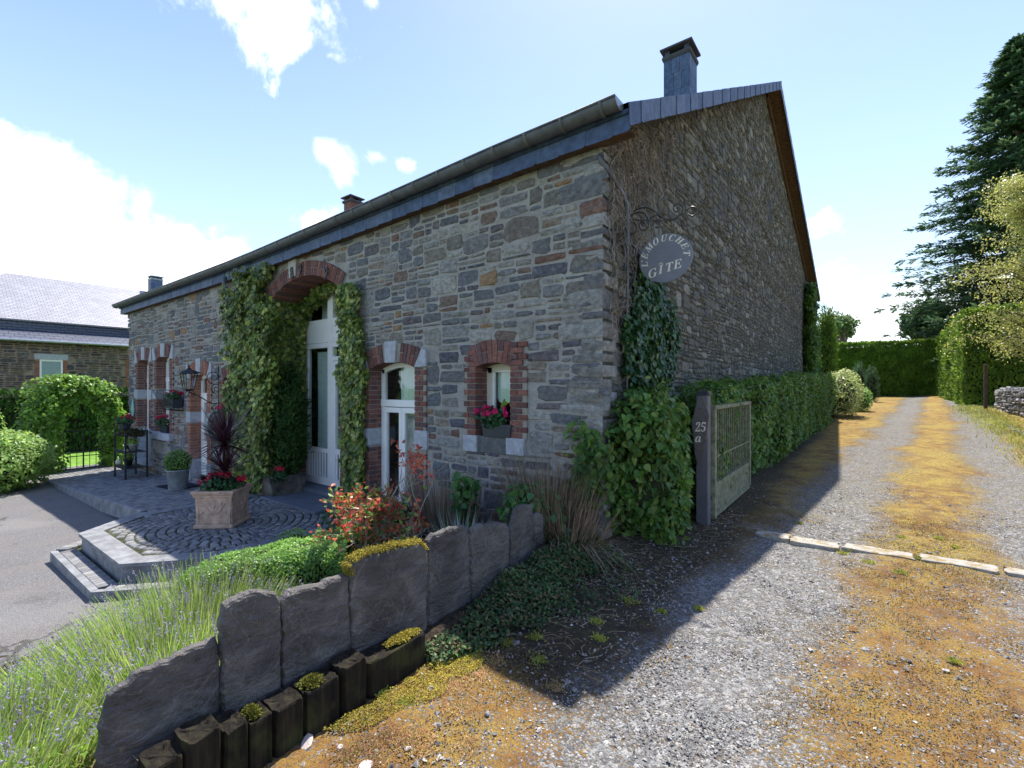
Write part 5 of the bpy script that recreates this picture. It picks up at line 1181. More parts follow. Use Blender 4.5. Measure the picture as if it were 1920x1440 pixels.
m.add(V, [(0, 1, 5, 4), (1, 2, 6, 5), (2, 3, 7, 6), (3, 0, 4, 7), (4, 5, 9, 8), (5, 6, 10, 9), (6, 7, 11, 10), (7, 4, 8, 11), (8, 9, 13, 12), (9, 10, 14, 13), (10, 11, 15, 14), (11, 8, 12, 15), (12, 13, 14, 15)]); m.build('basin', simple('mottled_trough_stone', (.14, .125, .105), .9, .1, amt=.5, scale=5, bump=.01), tr)
ge = empty('geranium', (-6.45, .0, .0)); tag(ge, 'red geraniums in the stone trough by the white door', 'flowers', 'red geraniums'); geranium(ge, (.12, -.12, .05), (.20, .13, .12), 180, 5, seed=3)
rs = np.random.default_rng(46); cf = empty('porch_conifer', (-6.62, .22, -.1)); tag(cf, 'bushy dark conifer growing in the trough inside the carriage arch', 'shrub')
P, N = blob_pts((0, 0, .95), (.32, .30, 1.05), 5200, rs, .5, .35, 3, seed=6, zmin=.1); leafobj('foliage', P, N, rs.uniform(.07, .14, len(P)), leafmat('juniper_spray', [(.03, .08, .02), (.05, .12, .025), (.025, .06, .02), (.08, .14, .03)], .6, .2, .2), cf, tpl='sprig', D=N+np.array([0, 0, .7]), rs=rs); core_blob('twigs', (0, 0, .9), (.30, .28, 1.0), M_TWIG, cf, .7)

# ================================================================== TERRACOTTA PLANTER, CORDYLINE, POTS AND SMALL THINGS ON THE TERRACE
M_TERRA = simple('pale_terracotta', (.56, .38, .28), .85, .15, amt=.22, scale=9, bump=.004, bs=60)
rz = atan2(.29, .39)+.06
tp = empty('terracotta_planter', (-5.36, -1.42, ZT), None, rz); tag(tp, 'square terracotta planter with leaf relief on the round cobbled terrace', 'planter')
m = MB(); m.box((0, 0, .03), (.53, .53, .06), None, .012); m.build('foot', M_TERRA, tp)
m = MB(); hw0, hw1 = .235, .248; m.add([(-hw0, -hw0, .06), (hw0, -hw0, .06), (hw0, hw0, .06), (-hw0, hw0, .06), (-hw1, -hw1, .44), (hw1, -hw1, .44), (hw1, hw1, .44), (-hw1, hw1, .44)], [(0, 1, 5, 4), (1, 2, 6, 5), (2, 3, 7, 6), (3, 0, 4, 7), (3, 2, 1, 0)])
for s in (0, 1, 2, 3):
    a = s*pi/2; R = np.array([[cos(a), -sin(a), 0], [sin(a), cos(a), 0], [0, 0, 1]])
    for c, d in (((-.215, -.243, .25), (.035, .012, .38)), ((.215, -.243, .25), (.035, .012, .38)), ((0, -.238, .085), (.40, .012, .035)), ((0, -.246, .415), (.40, .012, .035))): m.box(R @ np.array(c), d, R, .003)
m.build('body', M_TERRA, tp)
m = MB()
for z, h, w_ in ((.455, .035, .535), (.485, .025, .555), (.515, .035, .585)):
    for c, d in (((0, -w_/2+.035, z), (w_, .07, h)), ((0, w_/2-.035, z), (w_, .07, h)), ((-w_/2+.035, 0, z), (.07, w_-.142, h)), ((w_/2-.035, 0, z), (.07, w_-.142, h))): m.box(c, d, None, .006)
m.build('rim', M_TERRA, tp)
for s in (0, 1):
    a = s*pi/2; R = np.array([[cos(a), -sin(a), 0], [sin(a), cos(a), 0], [0, 0, 1]]); m = MB()
    T3 = lambda x, z: R @ np.array([x, -.248, z])
    m.tube([T3(x, z) for x, z in smooth([(-.16, .36), (-.12, .33), (-.08, .27), (-.02, .22), (.05, .22), (.11, .28), (.16, .36)])], .008, 6)
    for x, z, L, an in ((-.12, .31, .09, 2.6), (-.14, .25, .07, 4.0), (-.06, .24, .08, 5.4), (.04, .18, .10, -.3), (.0, .27, .08, 1.3), (.12, .32, .08, 1.9), (.14, .26, .08, 5.2), (.07, .26, .06, 2.4)):
        q = [(x+L*u*cos(an)-v*sin(an), z+L*u*sin(an)+v*cos(an)) for u, v in ((0, 0), (.3, .018), (.65, .018), (1, 0), (.65, -.018), (.3, -.018))]
        V = [T3(*p_) for p_ in q]+[T3(x+L*.5*cos(an), z+L*.5*sin(an))+R @ np.array([0, -.014, 0])]; m.add(V, [(i, (i+1) % 6, 6) for i in range(6)])
    m.build('relief', M_TERRA, tp)
m = MB(); m.box((0, 0, .47), (.46, .46, .04)); m.build('soil', M_SOIL, tp)
cd = empty('cordyline', (-5.34, -1.40, .14)); tag(cd, 'spiky dark purple cordyline rising from the terracotta planter', 'plant')
M_CORD = leafmat('purple_cordyline_leaf', [(.055, .018, .028), (.08, .022, .035), (.035, .014, .022), (.10, .035, .045), (.06, .03, .025)], .35, .15, .5)
m = MB(); m.tube([(0, 0, 0), (.02, .01, .3), (.0, .02, .62)], [.028, .022, .018], 8); m.build('stem', M_BARK, cd)
V = []; F = []; rs = np.random.default_rng(9)
def strap(p0, d, L, w_, sag, V, F, seg=6):
    d = norm(np.array(d, float)); side = norm(np.cross(d, [0, 0, 1.])); p = np.array(p0, float); k0 = len(V)
    for s in range(seg+1):
        t = s/seg; ww = w_*(.55+1.2*t*(1-t)*1.6)*(1-t**3); up = np.cross(side, d); V.append(p-side*ww+up*.15*ww); V.append(p+side*ww+up*.15*ww); d = norm(d+np.array([0, 0, -sag/seg])); p = p+d*L/seg
    for s in range(seg): a = k0+2*s; F.append((a, a+1, a+3, a+2))
for (z, n, L, lo, hi) in ((.69, 190, .64, -.30, 1.45), (.28, 120, .56, -.2, 1.25)):
    for k in range(n):
        a = rs.uniform(0, 2*pi); e = rs.uniform(lo, hi); strap((rs.normal(0, .012), rs.normal(0, .012), z+rs.uniform(-.06, .04)), (cos(a)*cos(e), sin(a)*cos(e), sin(e)), L*rs.uniform(.75, 1.15), .0125, rs.uniform(.05, .5), V, F)
mesh_obj('leaves', V, F, M_CORD, cd)
ge = empty('geranium', (-5.36, -1.42, .17)); tag(ge, 'mass of red geraniums spilling over the terracotta planter', 'flowers', 'red geraniums'); geranium(ge, (.0, -.02, .06), (.27, .27, .14), 700, 17, seed=5)
# clipped box ball in zinc pot
p = onZ(327, 924, -.50)
zp = empty('zinc_pot', (p[0]-.18, p[1]+.12, strip_z(p[0]-.18))); tag(zp, 'round grey zinc pot standing left of the arched door', 'pot')
m = MB(); m.lathe([(0, .0), (.155, .0), (.165, .03), (.20, .40), (.215, .41), (.215, .43), (.20, .43), (.195, .38), (0, .38)], n=28); m.build('body', simple('galvanised_zinc', (.27, .29, .30), .5, .4, metal=.3, amt=.2, scale=10), zp, True)
bb = empty('box_ball', (zp.location.x, zp.location.y, zp.location.z+.40)); tag(bb, 'clipped green box ball growing in the zinc pot', 'shrub')
rs = np.random.default_rng(13); P, N = blob_pts((0, 0, .19), (.24, .24, .24), 2600, rs, .15, .06, seed=2); leafobj('foliage', P, N, rs.uniform(.02, .035, len(P)), M_BOX, bb, tpl='oval', rs=rs); core_blob('twigs', (0, 0, .19), (.24, .24, .24), M_TWIG, bb, .85, .02)
p = onZ(299, 908, -.62); z = strip_z(p[0])
sl = MB(); sl.add([(-.17, -.25, 0), (.16, -.25, 0), (.16, -.19, 0), (-.17, -.19, 0), (-.08, -.08, .52), (.15, -.08, .52), (.15, -.03, .52), (-.08, -.03, .52)], [(0, 1, 5, 4), (1, 2, 6, 5), (2, 3, 7, 6), (3, 0, 4, 7), (4, 5, 6, 7), (3, 2, 1, 0)])
o = sl.build('stone_plate', M_BLUE); o.location = (p[0]+.06, -.0, z); tag(o, 'pale flat stone plate leaning on the wall left of the zinc pot', 'stone plate')
p = onZ(338, 936, -.45); m = MB(); m.box((0, 0, .012), (1.0, .55, .02), None, .006); o = m.build('door_mat', simple('charcoal_coir_mat', (.03, .033, .045), .95, .05, amt=.3, scale=60, bump=.006)); o.location = (-9.75, -.55, strip_z(-9.75)+.004); o.rotation_euler = (0, -.0555, 0); tag(o, 'flat charcoal door mat before the arched door', 'door mat')
# etagere with pots
et = empty('plant_stand', (-13.1, -.55, strip_z(-13.1))); tag(et, 'dark iron tiered plant stand by the far glazed door', 'plant stand')
m = MB()
for x in (-.45, .45):
    for y in (-.22, .22): m.box((x, y, .62), (.035, .035, 1.24))
m.build('legs', M_IRON, et)
for z in (.28, .68, 1.10):
    m = MB(); m.boxb((-.43, -.20, z), (.43, .20, z+.02)); m.boxb((-.46, -.235, z-.02), (.46, -.205, z+.05)); m.build('shelf', M_IRON, et)
rs = np.random.default_rng(15)
for (x, z, r, lab, mt, ms) in ((-.22, .30, .11, 'small dark pot of trailing green on the bottom shelf of the plant stand', M_PLAST, M_BOX), (.2, .70, .10, 'stone-grey pot with succulents on the middle shelf of the plant stand', M_BLUE, M_LIME2), (-.2, .70, .10, 'pot of bright green leaves on the left of the middle shelf', M_PLAST, M_LIME)):
    pt = empty('flower_pot', (-13.1+x, -.55, et.location.z+z+.005)); tag(pt, lab, 'flower pot'); m = MB(); m.lathe([(0, 0), (r*.7, 0), (r, .15), (r*1.08, .15), (r*1.08, .17), (0, .165)], n=18); m.build('pot', mt, pt, True)
    P, N = blob_pts((0, 0, .22), (r*1.5, r*1.3, .10), 260, rs, .6, .3); leafobj('foliage', P, N, rs.uniform(.03, .05, len(P)), ms, pt, tpl='oval', rs=rs)
P, N = blob_pts((0, 0, 0), (.55, .28, .10), 1500, rs, .7, .3); o = leafobj('moss_garland', P, N, rs.uniform(.03, .06, len(P)), leafmat('brown_moss', [(.05, .045, .02), (.08, .07, .03), (.04, .05, .02)], .9, .1, .1), None, tpl='small', rs=rs); o.location = (-13.0, -.55, et.location.z+1.16); tag(o, 'shaggy brown moss garland along the top of the plant stand', 'garland')
ge = empty('geranium', (-13.42, -.6, et.location.z+1.2)); tag(ge, 'red geraniums in a pot on top of the plant stand', 'flowers', 'red geraniums'); m = MB(); m.lathe([(0, 0), (.11, 0), (.14, .18), (0, .17)], n=16); m.build('pot', M_PLAST, ge); geranium(ge, (0, 0, .26), (.24, .2, .12), 260, 8, seed=8)
for (x, z, r, lab) in ((-.33, .56-.18, .075, 'larger cream ball on the bottom shelf of the plant stand'), (.30, .70, .05, 'small cream ball on the middle shelf of the plant stand')):
    bl = MB(); bl.lathe([(r*sin(t), r-r*cos(t)) for t in np.linspace(0.001, pi, 12)], n=20); o = bl.build('ceramic_ball', simple('cream_ceramic', (.62, .55, .42), .5), smooth=True); o.location = (-13.1+x, -.72, et.location.z+z-.02+(-.05 if z < .5 else 0)); tag(o, lab, 'ball')
# window boxes
def trough(name, loc, w_, d_, h, mat, lab, cat='window box', group='window boxes with geraniums'):
    e = empty(name, loc); tag(e, lab, cat, group); m = MB(); a, b = w_/2, d_/2; k = .92
    m.add([(-a*k, -b*k, 0), (a*k, -b*k, 0), (a*k, b*k, 0), (-a*k, b*k, 0), (-a, -b, h), (a, -b, h), (a, b, h), (-a, b, h), (-a+.012, -b+.012, h-.02), (a-.012, -b+.012, h-.02), (a-.012, b-.012, h-.02), (-a+.012, b-.012, h-.02)], [(3, 2, 1, 0), (0, 1, 5, 4), (1, 2, 6, 5), (2, 3, 7, 6), (3, 0, 4, 7), (4, 5, 9, 8), (5, 6, 10, 9), (6, 7, 11, 10), (7, 4, 8, 11), (8, 9, 10, 11)])
    m.box((0, -b-.003, h-.012), (w_+.015, .012, .026)); m.build('box', mat, e); return e
e = trough('window_box', (-1.35, .03, 1.055), .44, .17, .15, M_PLAST, 'anthracite window box on the sill of the nearest little window')
ge = empty('geranium', (-1.40, .0, 1.21)); tag(ge, 'bright pink-red geraniums in the nearest little window', 'flowers', 'red geraniums'); geranium(ge, (-.02, -.03, .07), (.21, .11, .12), 260, 15, M_GERP, seed=11)
e = trough('window_box', (-12.35, .02, .465), .52, .2, .18, M_PLAST, 'dark window box on the sill of the tall far window')
ge = empty('geranium', (-12.4, -.02, .64)); tag(ge, 'red geraniums on the sill of the tall far window', 'flowers', 'red geraniums'); geranium(ge, (-.05, -.03, .10), (.30, .14, .14), 240, 10, seed=12)
e = trough('window_box', (-8.6, .02, .925), .42, .18, .16, M_PLAST, 'dark window box on the small window behind the cordyline')
ge = empty('geranium', (-8.65, -.02, 1.08)); tag(ge, 'red geraniums on the small window behind the cordyline', 'flowers', 'red geraniums'); geranium(ge, (-.05, -.05, .09), (.20, .13, .14), 200, 7, seed=14)
# hay-rack basket between tall window and arched door
hb = empty('wall_basket', (-11.55, 0, 1.05)); tag(hb, 'black iron hay-rack basket on the wall above the zinc pot', 'basket')
m = MB()
for x in np.linspace(-.38, .38, 8): m.tube(smooth([(x, -.01, .02), (x, -.12, .02), (x, -.22, .08), (x, -.42, .52)], 4), .008, 5)
m.tube([(-.38, -.42, .52), (.38, -.42, .52)], .009, 5); m.tube([(-.38, -.42, .52), (-.38, -.01, .52), (-.38, -.01, 0), (.38, -.01, 0), (.38, -.01, .52), (.38, -.42, .52)], .008, 5); m.build('rack', M_IRON, hb, True)
e = trough('window_box', (-11.42, -.15, 1.13), .62, .2, .22, M_PLAST, 'dark plastic box held in the iron hay-rack basket')
ge = empty('geranium', (-11.42, -.15, 1.35)); tag(ge, 'red geraniums in the iron hay-rack basket', 'flowers', 'red geraniums'); geranium(ge, (0, 0, .07), (.33, .16, .13), 260, 8, seed=16)
# lantern on bracket
Yl = -.62
def LP(px, py): p = onY(px, py, Yl); return np.array(p)
lt = empty('wall_lantern', (-9.3, 0, 1.2)); tag(lt, 'black iron wall lantern on a long scrolled bracket left of the ivy', 'lantern'); o0 = np.array([-9.3, 0, 1.2])
c0 = LP(354, 728)[0]; zc_t, zc_b = LP(354, 700)[2], LP(354, 730)[2]; c = np.array([c0, Yl, 0])-o0*np.array([1, 1, 0])
zt, zb_ = zc_t-1.2, zc_b-1.2; m = MB(); rt, rb = .155, .095
for k in range(6):
    a = k*pi/3; b = (k+1)*pi/3; m.tube([(c[0]+rt*cos(a), c[1]+rt*sin(a), zt), (c[0]+rb*cos(a), c[1]+rb*sin(a), zb_)], .008, 4); m.tube([(c[0]+rt*cos(a), c[1]+rt*sin(a), zt), (c[0]+rt*cos(b), c[1]+rt*sin(b), zt)], .008, 4); m.tube([(c[0]+rb*cos(a), c[1]+rb*sin(a), zb_), (c[0]+rb*cos(b), c[1]+rb*sin(b), zb_)], .008, 4)
m.lathe([(0, zb_-.05), (.03, zb_-.04), (.09, zb_-.01), (.0, zb_)], (c[0], c[1], 0), 12); m.build('cage', M_IRON, lt)
m = MB(); m.lathe([(0, zt+.13), (.02, zt+.125), (.05, zt+.08), (.21, zt+.02), (.22, zt), (0, zt+.01)], (c[0], c[1], 0), 6); m.lathe([(0, zt+.125), (.022, zt+.15), (.0, zt+.18)], (c[0], c[1], 0), 10); m.build('roof', M_IRON, lt)
m = MB()
for k in range(6):
    a = k*pi/3; b = (k+1)*pi/3; q = .97; m.add([(c[0]+q*rt*cos(a), c[1]+q*rt*sin(a), zt), (c[0]+q*rt*cos(b), c[1]+q*rt*sin(b), zt), (c[0]+q*rb*cos(b), c[1]+q*rb*sin(b), zb_), (c[0]+q*rb*cos(a), c[1]+q*rb*sin(a), zb_)], [(0, 1, 2, 3)])
m.build('glass', M_GLASS, lt)
wx = -9.1-o0[0]; m = MB()
m.tube(smooth([(c[0], c[1], zb_-.05), (c[0]*.7+wx*.3, c[1]*.65, zb_-.16), (c[0]*.3+wx*.7, c[1]*.3, zb_-.30), (wx, -.04, zb_-.30)]), .011, 6)
def lift(sp, f): return [(p_[0], f, p_[2]) for p_ in sp]
for (u, zz, r0, r1, a0, a1) in ((.95, zb_-.10, .10, .02, 0, 9.5), (.12, zb_+.02, .12, .03, -1.5, 8), (.22, zb_+.26, .15, .03, -1.6, 7.5), (.12, zb_-.42, .09, .02, 1.5, -7)):
    pts = [(wx+(c[0]-wx)*(u+r*cos(a)/.62), (c[1])*(u+r*cos(a)/.62), zz+r*sin(a)) for r, a in zip(np.linspace(r0, r1, 34), np.linspace(a0, a1, 34))]; m.tube(pts, .008, 5)
m.tube([(wx, -.03, zb_+.5), (wx, -.03, zb_-.6)], .010, 5); m.build('bracket', M_IRON, lt, True)
q_ = onY(404, 799, -.30); os_ = empty('oval_wall_sign', (q_[0], -.30, q_[2]), None, radians(32)); tag(os_, 'small oval blue-grey sign with cream letters hanging under the lantern bracket', 'sign')
m = MB(); m.prism([(.24*cos(a), .31*sin(a)) for a in np.linspace(0, 2*pi, 30, endpoint=False)], -.01, .01, 'X'); m.build('board', simple('blue_grey_enamel', (.22, .27, .28), .5), os_)
def letterX(ch, y, z, size, parent, rot=0):
    V, F = glyph(ch, size, .0015)
    if len(V) == 0: return
    x = V[:, 0]; zz = V[:, 1]-size*.33; ca, sa = cos(rot), sin(rot); mesh_obj('lettering', np.stack([.011+V[:, 2], y+x*ca-zz*sa, z+x*sa+zz*ca], -1), F, M_CREAMP, parent)
for ch, a in zip(['\U0001D473\u2019', '\U0001D46C', '\U0001D474', '\U0001D476', '\U0001D47C', '\U0001D46A', '\U0001D46F', '\U0001D46C', '\U0001D47B'], np.radians([188, 165, 139, 116, 93, 71, 48, 25, 2])): letterX(ch, .19*cos(a), .235*sin(a), .085, os_, a-pi/2)
for ch, y in zip(['\U0001D46E', '\U0001D470', '\U0001D47B', '\U0001D46C'], (-.11, -.04, .03, .11)): letterX(ch, y, -.13, .11, os_)
m = MB(); m.tube([(0, 0, .29), (0, 0, .40)], .006, 5); m.build('hanger', M_IRON, os_)
m = MB(); m.prism([(-.13, 0), (0, .34), (.13, 0), (0, -.34)], -.02, 0, 'Y'); m.box((0, -.025, .06), (.05, .01, .05)); m.box((0, -.025, -.08), (.05, .01, .05)); o = m.build('wall_ornament', simple('pale_teal_paint', (.32, .52, .48), .6)); o.location = (-14.95, -.03, .98); tag(o, 'pale teal diamond-shaped ornament on the far end of the facade', 'ornament')
# ================================================================== BED PLANTS
def bedz(x, y): return float(bed_h(x, y))
rs = np.random.default_rng(101)
# box hedge, clipped, curving
bh = empty('clipped_box_hedge', (-2.0, -2.4, -.2)); tag(bh, 'low clipped box hedge curving between the terrace and the slate slabs', 'hedge'); off = np.array([-2.0, -2.4, -.2])
path = smooth([(-2.38, -2.72, .17), (-2.2, -2.62, .19), (-1.98, -2.48, .25), (-1.66, -2.26, .34), (-1.36, -1.98, .42)], 8); tg = norm(np.gradient(path[:, :2], axis=0)); nr = np.stack([-tg[:, 1], tg[:, 0]], -1)
def hedge_pts(n, hw=.34, inset=0):
    i = rs.uniform(0, len(path)-1, n); a = np.floor(i).astype(int); f = (i-a)[:, None]; c = path[a]*(1-f)+path[np.minimum(a+1, len(path)-1)]*f; q = nr[a]
    ph = rs.uniform(-pi*.72, pi*.72, n); pw = 4.; s_, c_ = np.sin(ph), np.cos(ph); u = np.sign(s_)*np.abs(s_)**(2/pw); v = np.sign(c_)*np.abs(c_)**(2/pw)
    hgt = .60; zc = c[:, 2]-hgt*.5; P = np.stack([c[:, 0]+q[:, 0]*u*(hw-inset), c[:, 1]+q[:, 1]*u*(hw-inset), zc+v*(hgt*.5-inset)], -1); N = norm(np.stack([q[:, 0]*u**3, q[:, 1]*u**3, v**3+.05], -1)); return P, N
P, N = hedge_pts(30000); P += N*(.022*vnoise(P, 7, 3)+rs.uniform(-.03, .008, len(P)))[:, None]
e1 = norm(rs.normal(0, 1, (2600, 3))); e1[:, 0] = np.abs(e1[:, 0]); e1[:, 2] = np.clip(e1[:, 2], -.9, 1); Pe = path[-1]-np.array([0, 0, .26])+np.sign(e1)*np.abs(e1)**.6*np.array([.12, .28, .26]); P = np.concatenate([P, Pe]); N = np.concatenate([N, e1])
leafobj('foliage', P-off, N, rs.uniform(.016, .028, len(P)), M_BOX, bh, tpl='oval', spread=.6, droop=-.2, rs=rs)
V = []; 
for c, q in zip(path, nr):
    for u, z in ((-1, -.55), (-1, -.06), (-.8, -.04), (.8, -.04), (1, -.06), (1, -.55)): V.append((c[0]+q[0]*u*.26-off[0], c[1]+q[1]*u*.26-off[1], c[2]+z-off[2]))
k = len(path); mesh_obj('twigs', V, [(i*6+j, i*6+(j+1) % 6, (i+1)*6+(j+1) % 6, (i+1)*6+j) for i in range(k-1) for j in range(6)]+[tuple(range(6))[::-1], tuple(range(6*k-6, 6*k))], M_TWIG, bh)
# lavender
M_LAVS = leafmat('lavender_stem', [(.24, .38, .07), (.31, .46, .09), (.18, .30, .07), (.38, .50, .13), (.27, .36, .12), (.28, .27, .15)], .7, .35, .15)
M_LAVF = leafmat('lavender_flower', [(.22, .19, .32), (.30, .26, .40), (.18, .16, .26), (.36, .33, .42)], .8, .25, .1)
def lavender(clumps, lab, seed):
    rs = np.random.default_rng(seed); c0 = np.array([clumps[0][0], clumps[0][1], bedz(clumps[0][0], 0)]); e = empty('lavender', tuple(c0)); tag(e, lab, 'lavender', 'lavender clumps in the bed')
    B = []; D = []; L = []
    for (x, y, r, n, h) in clumps:
        rr = r*np.sqrt(rs.random(n)); a = rs.uniform(0, 2*pi, n); b = np.stack([x+rr*np.cos(a), y+rr*np.sin(a), np.zeros(n)], -1); b[:, 0] = np.minimum(b[:, 0], -.19); b[:, 2] = [bedz(q, 0) for q in b[:, 0]]
        d = np.stack([np.cos(a)*rr/r*.75, np.sin(a)*rr/r*.75, np.ones(n)], -1)+rs.normal(0, .13, (n, 3)); d[:, 0] -= .12; B.append(b); D.append(norm(d)); L.append(h*rs.uniform(.55, 1.1, n)*(1-.3*(rr/r)**2))
    B = np.concatenate(B); D = np.concatenate(D); L = np.concatenate(L); n = len(B)
    tip = B+D*L[:, None]; bad = tip[:, 0] > -.20; D[bad, 0] *= -.3; D = norm(D); tip = B+D*L[:, None]
    side = norm(np.cross(D, rs.normal(0, 1, (n, 3)))); mid = B+D*L[:, None]*.55+rs.normal(0, .012, (n, 3)); wd = rs.uniform(.0016, .0030, (n, 1))
    V = np.stack([B-side*wd, B+side*wd, mid+side*wd, mid-side*wd, tip+side*wd*.5, tip-side*wd*.5], 1); o_ = (np.arange(n)*6)[:, None]
    F = np.concatenate([o_+np.array([0, 1, 2, 3]), o_+np.array([3, 2, 4, 5])]); mesh_obj('stems', V.reshape(-1, 3)-c0, F, M_LAVS, e)
    # narrow leaves low in the clump
    k = int(n*3.6); i = rs.integers(0, n, k); t = rs.uniform(.05, .62, (k, 1)); P = B[i]+D[i]*L[i][:, None]*t; leafobj('leaves', P-c0, rs.normal(0, 1, (k, 3)), rs.uniform(.03, .065, k), M_LAVS, e, tpl='blade', D=D[i]+rs.normal(0, .35, (k, 3)), width=.11, rs=rs)
    f = rs.random(n) < .07+.12*(L > np.median(L)); T = tip[f]; Df = D[f]; rep = 9; s = np.tile(np.linspace(-.045, .008, rep), len(T))[:, None]; P = np.repeat(T, rep, 0)+np.repeat(Df, rep, 0)*s+rs.normal(0, .0025, (len(T)*rep, 3))
    leafobj('flowers', P-c0, rs.normal(0, 1, (len(P), 3)), rs.uniform(.008, .014, len(P)), M_LAVF, e, tpl='small', D=np.repeat(Df, rep, 0)*.5+rs.normal(0, .6, (len(P), 3)), width=1.1, rs=rs)
    return e
lavender([(-.85, -4.15, .5, 3200, .44), (-1.25, -4.0, .36, 1500, .33), (-.55, -4.4, .40, 2000, .45)], 'lavender clump in the bottom left corner, left of the low sloping slab', 201)
lavender([(-1.62, -3.62, .45, 2400, .42), (-1.95, -3.35, .38, 1500, .42)], 'lavender clump leaning over the asphalt below the terrace steps', 202)
lavender([(-1.15, -3.35, .55, 3800, .56), (-1.80, -3.0, .48, 3000, .66), (-.65, -3.5, .38, 1700, .42), (-.75, -3.05, .30, 900, .34)], 'tallest flowering lavender clump beside the end of the box hedge', 203)
# dead lavender wood lying between clumps
m = MB(); rs = np.random.default_rng(7)
for k in range(150):
    x, y = (rs.uniform(-.5, -.25), rs.uniform(-4.3, -3.8)) if k % 2 else (rs.uniform(-.8, -.3), rs.uniform(-3.5, -3.0)); p = np.array([x, y, bedz(x, 0)+rs.uniform(.02, .14)]); d = rs.normal(0, 1, 3)*np.array([1, 1, .35])
    m.tube([p, p+norm(d)*.09+[0, 0, .02], p+norm(d)*.18], [.003, .0025, .001], 3, False)
o = m.build('dry_lavender_twigs', M_STRAW); tag(o, 'woody grey dead twigs under the lavender by the slabs', 'twigs', kind='stuff')
# small weeds under the lavender, green seen through the slab gap
P = np.stack([rs.uniform(-1.1, -.2, 1600), rs.uniform(-4.6, -2.9, 1600), np.zeros(1600)], -1); P[:, 2] = [bedz(x, 0)+rs.uniform(0, .22) for x in P[:, 0]]
tag(leafobj('bed_weeds', P, np.tile([0, 0, 1.], (1600, 1)), rs.uniform(.02, .05, 1600), M_LIME, None, tpl='oval', spread=.7, rs=rs), kind='stuff')
# photinia with red young leaves
ph = empty('photinia', (-1.2, -1.86, -.02)); tag(ph, 'open-branched photinia shrub with red young leaves above the moss-topped slab', 'shrub'); rs = np.random.default_rng(17); m = MB(); tips = []
def grow(p, d, L, r, lev):
    pts = [p]; q = np.array(p, float); d = norm(np.array(d, float)); n = 4
    for s in range(n): d = norm(d+rs.normal(0, .14, 3)+np.array([0, 0, .03])); q = q+d*L/n; pts.append(q.copy())
    m.tube(pts, np.linspace(r, r*.55, n+1), 5, False)
    if lev == 0: tips.append((q, d)); tips.append((pts[3], d)); return
    for k in range(rs.integers(2, 4)): grow(pts[-1 if k < 2 else 3], d+rs.normal(0, .55, 3)+np.array([0, 0, .1]), L*rs.uniform(.6, .85), r*.62, lev-1)
for k in range(9): a = k*2*pi/9+rs.uniform(-.3, .3); grow((.02*cos(a), .02*sin(a), 0), (cos(a)*.30, sin(a)*.30, 1.0), .30, .012, 3)
grow((0, 0, .1), (.12, .12, 1), .45, .011, 2); grow((.1, .1, .2), (.35, .25, 1), .45, .010, 2); m.build('branches', simple('pale_shrub_bark', (.30, .25, .20), .8, amt=.3, scale=30), ph)
T = np.array([t[0] for t in tips]); Dd = np.array([t[1] for t in tips]); kk = (T[:, 2] > .34) & (np.hypot(T[:, 0], T[:, 1]) < .46); T, Dd = T[kk], Dd[kk]; rep = 7; P = np.repeat(T, rep, 0)+rs.normal(0, .028, (len(T)*rep, 3)); D = np.repeat(Dd, rep, 0)+rs.normal(0, .6, (len(P), 3)); g = rs.random(len(P)) < .55
hgt = P[:, 2]; g |= hgt > .85
M_PHR = leafmat('red_photinia_leaf', [(.48, .10, .05), (.58, .17, .07), (.38, .08, .05), (.56, .26, .09), (.46, .15, .10)], .3, .45, .6); M_PHG = leafmat('green_photinia_leaf', [(.16, .26, .05), (.24, .34, .07), (.10, .19, .05)], .3, .4, .6)
leafobj('red_leaves', P[g], rs.normal(0, 1, (g.sum(), 3))+[0, 0, .8], rs.uniform(.032, .06, g.sum()), M_PHR, ph, tpl='oval', D=D[g], rs=rs, width=.85); leafobj('green_leaves', P[~g], rs.normal(0, 1, ((~g).sum(), 3))+[0, 0, .8], rs.uniform(.032, .06, (~g).sum()), M_PHG, ph, tpl='oval', D=D[~g], rs=rs, width=.85)
# darker shrub behind
def shrub(name, c, r, n, size, mat, lab, cat='shrub', tpl='oval', seed=1, group=None, noise=.22, core=.68, base=None, droop=.5, spread=.6, shell=.4, up=False, ns=2.4):
    rs = np.random.default_rng(seed); z0 = base if base is not None else c[2]-r[2]; e = empty(name, (c[0], c[1], z0)); tag(e, lab, cat, group); o = np.array([c[0], c[1], z0])
    P, N = blob_pts(c, r, n, rs, shell, noise, ns, seed, zmin=z0+.01); kw = dict(D=N+np.array([0, 0, .8])) if up else dict(droop=droop)
    leafobj('foliage', P-o, N+np.array([0, 0, .25]), rs.uniform(.6, 1.15, len(P))*size, mat, e, tpl=tpl, spread=spread, rs=rs, **kw)
    if core: core_blob('twigs', tuple(np.array(c)-o), r, M_TWIG, e, core, zmin=0)
    return e
shrub('dark_shrub', (-2.15, -1.25, .16), (.55, .40, .36), 2600, .06, leafmat('dark_green_leaf', [(.03, .09, .03), (.05, .13, .04), (.025, .07, .025)], .45, .3), 'dark green leafy shrub between photinia and the french window', seed=3)
shrub('small_box_bush', (-2.75, -1.75, -.12), (.26, .22, .26), 2600, .022, M_BOX, 'small rounded box bush at the edge of the cobbled terrace', seed=5, noise=.08)
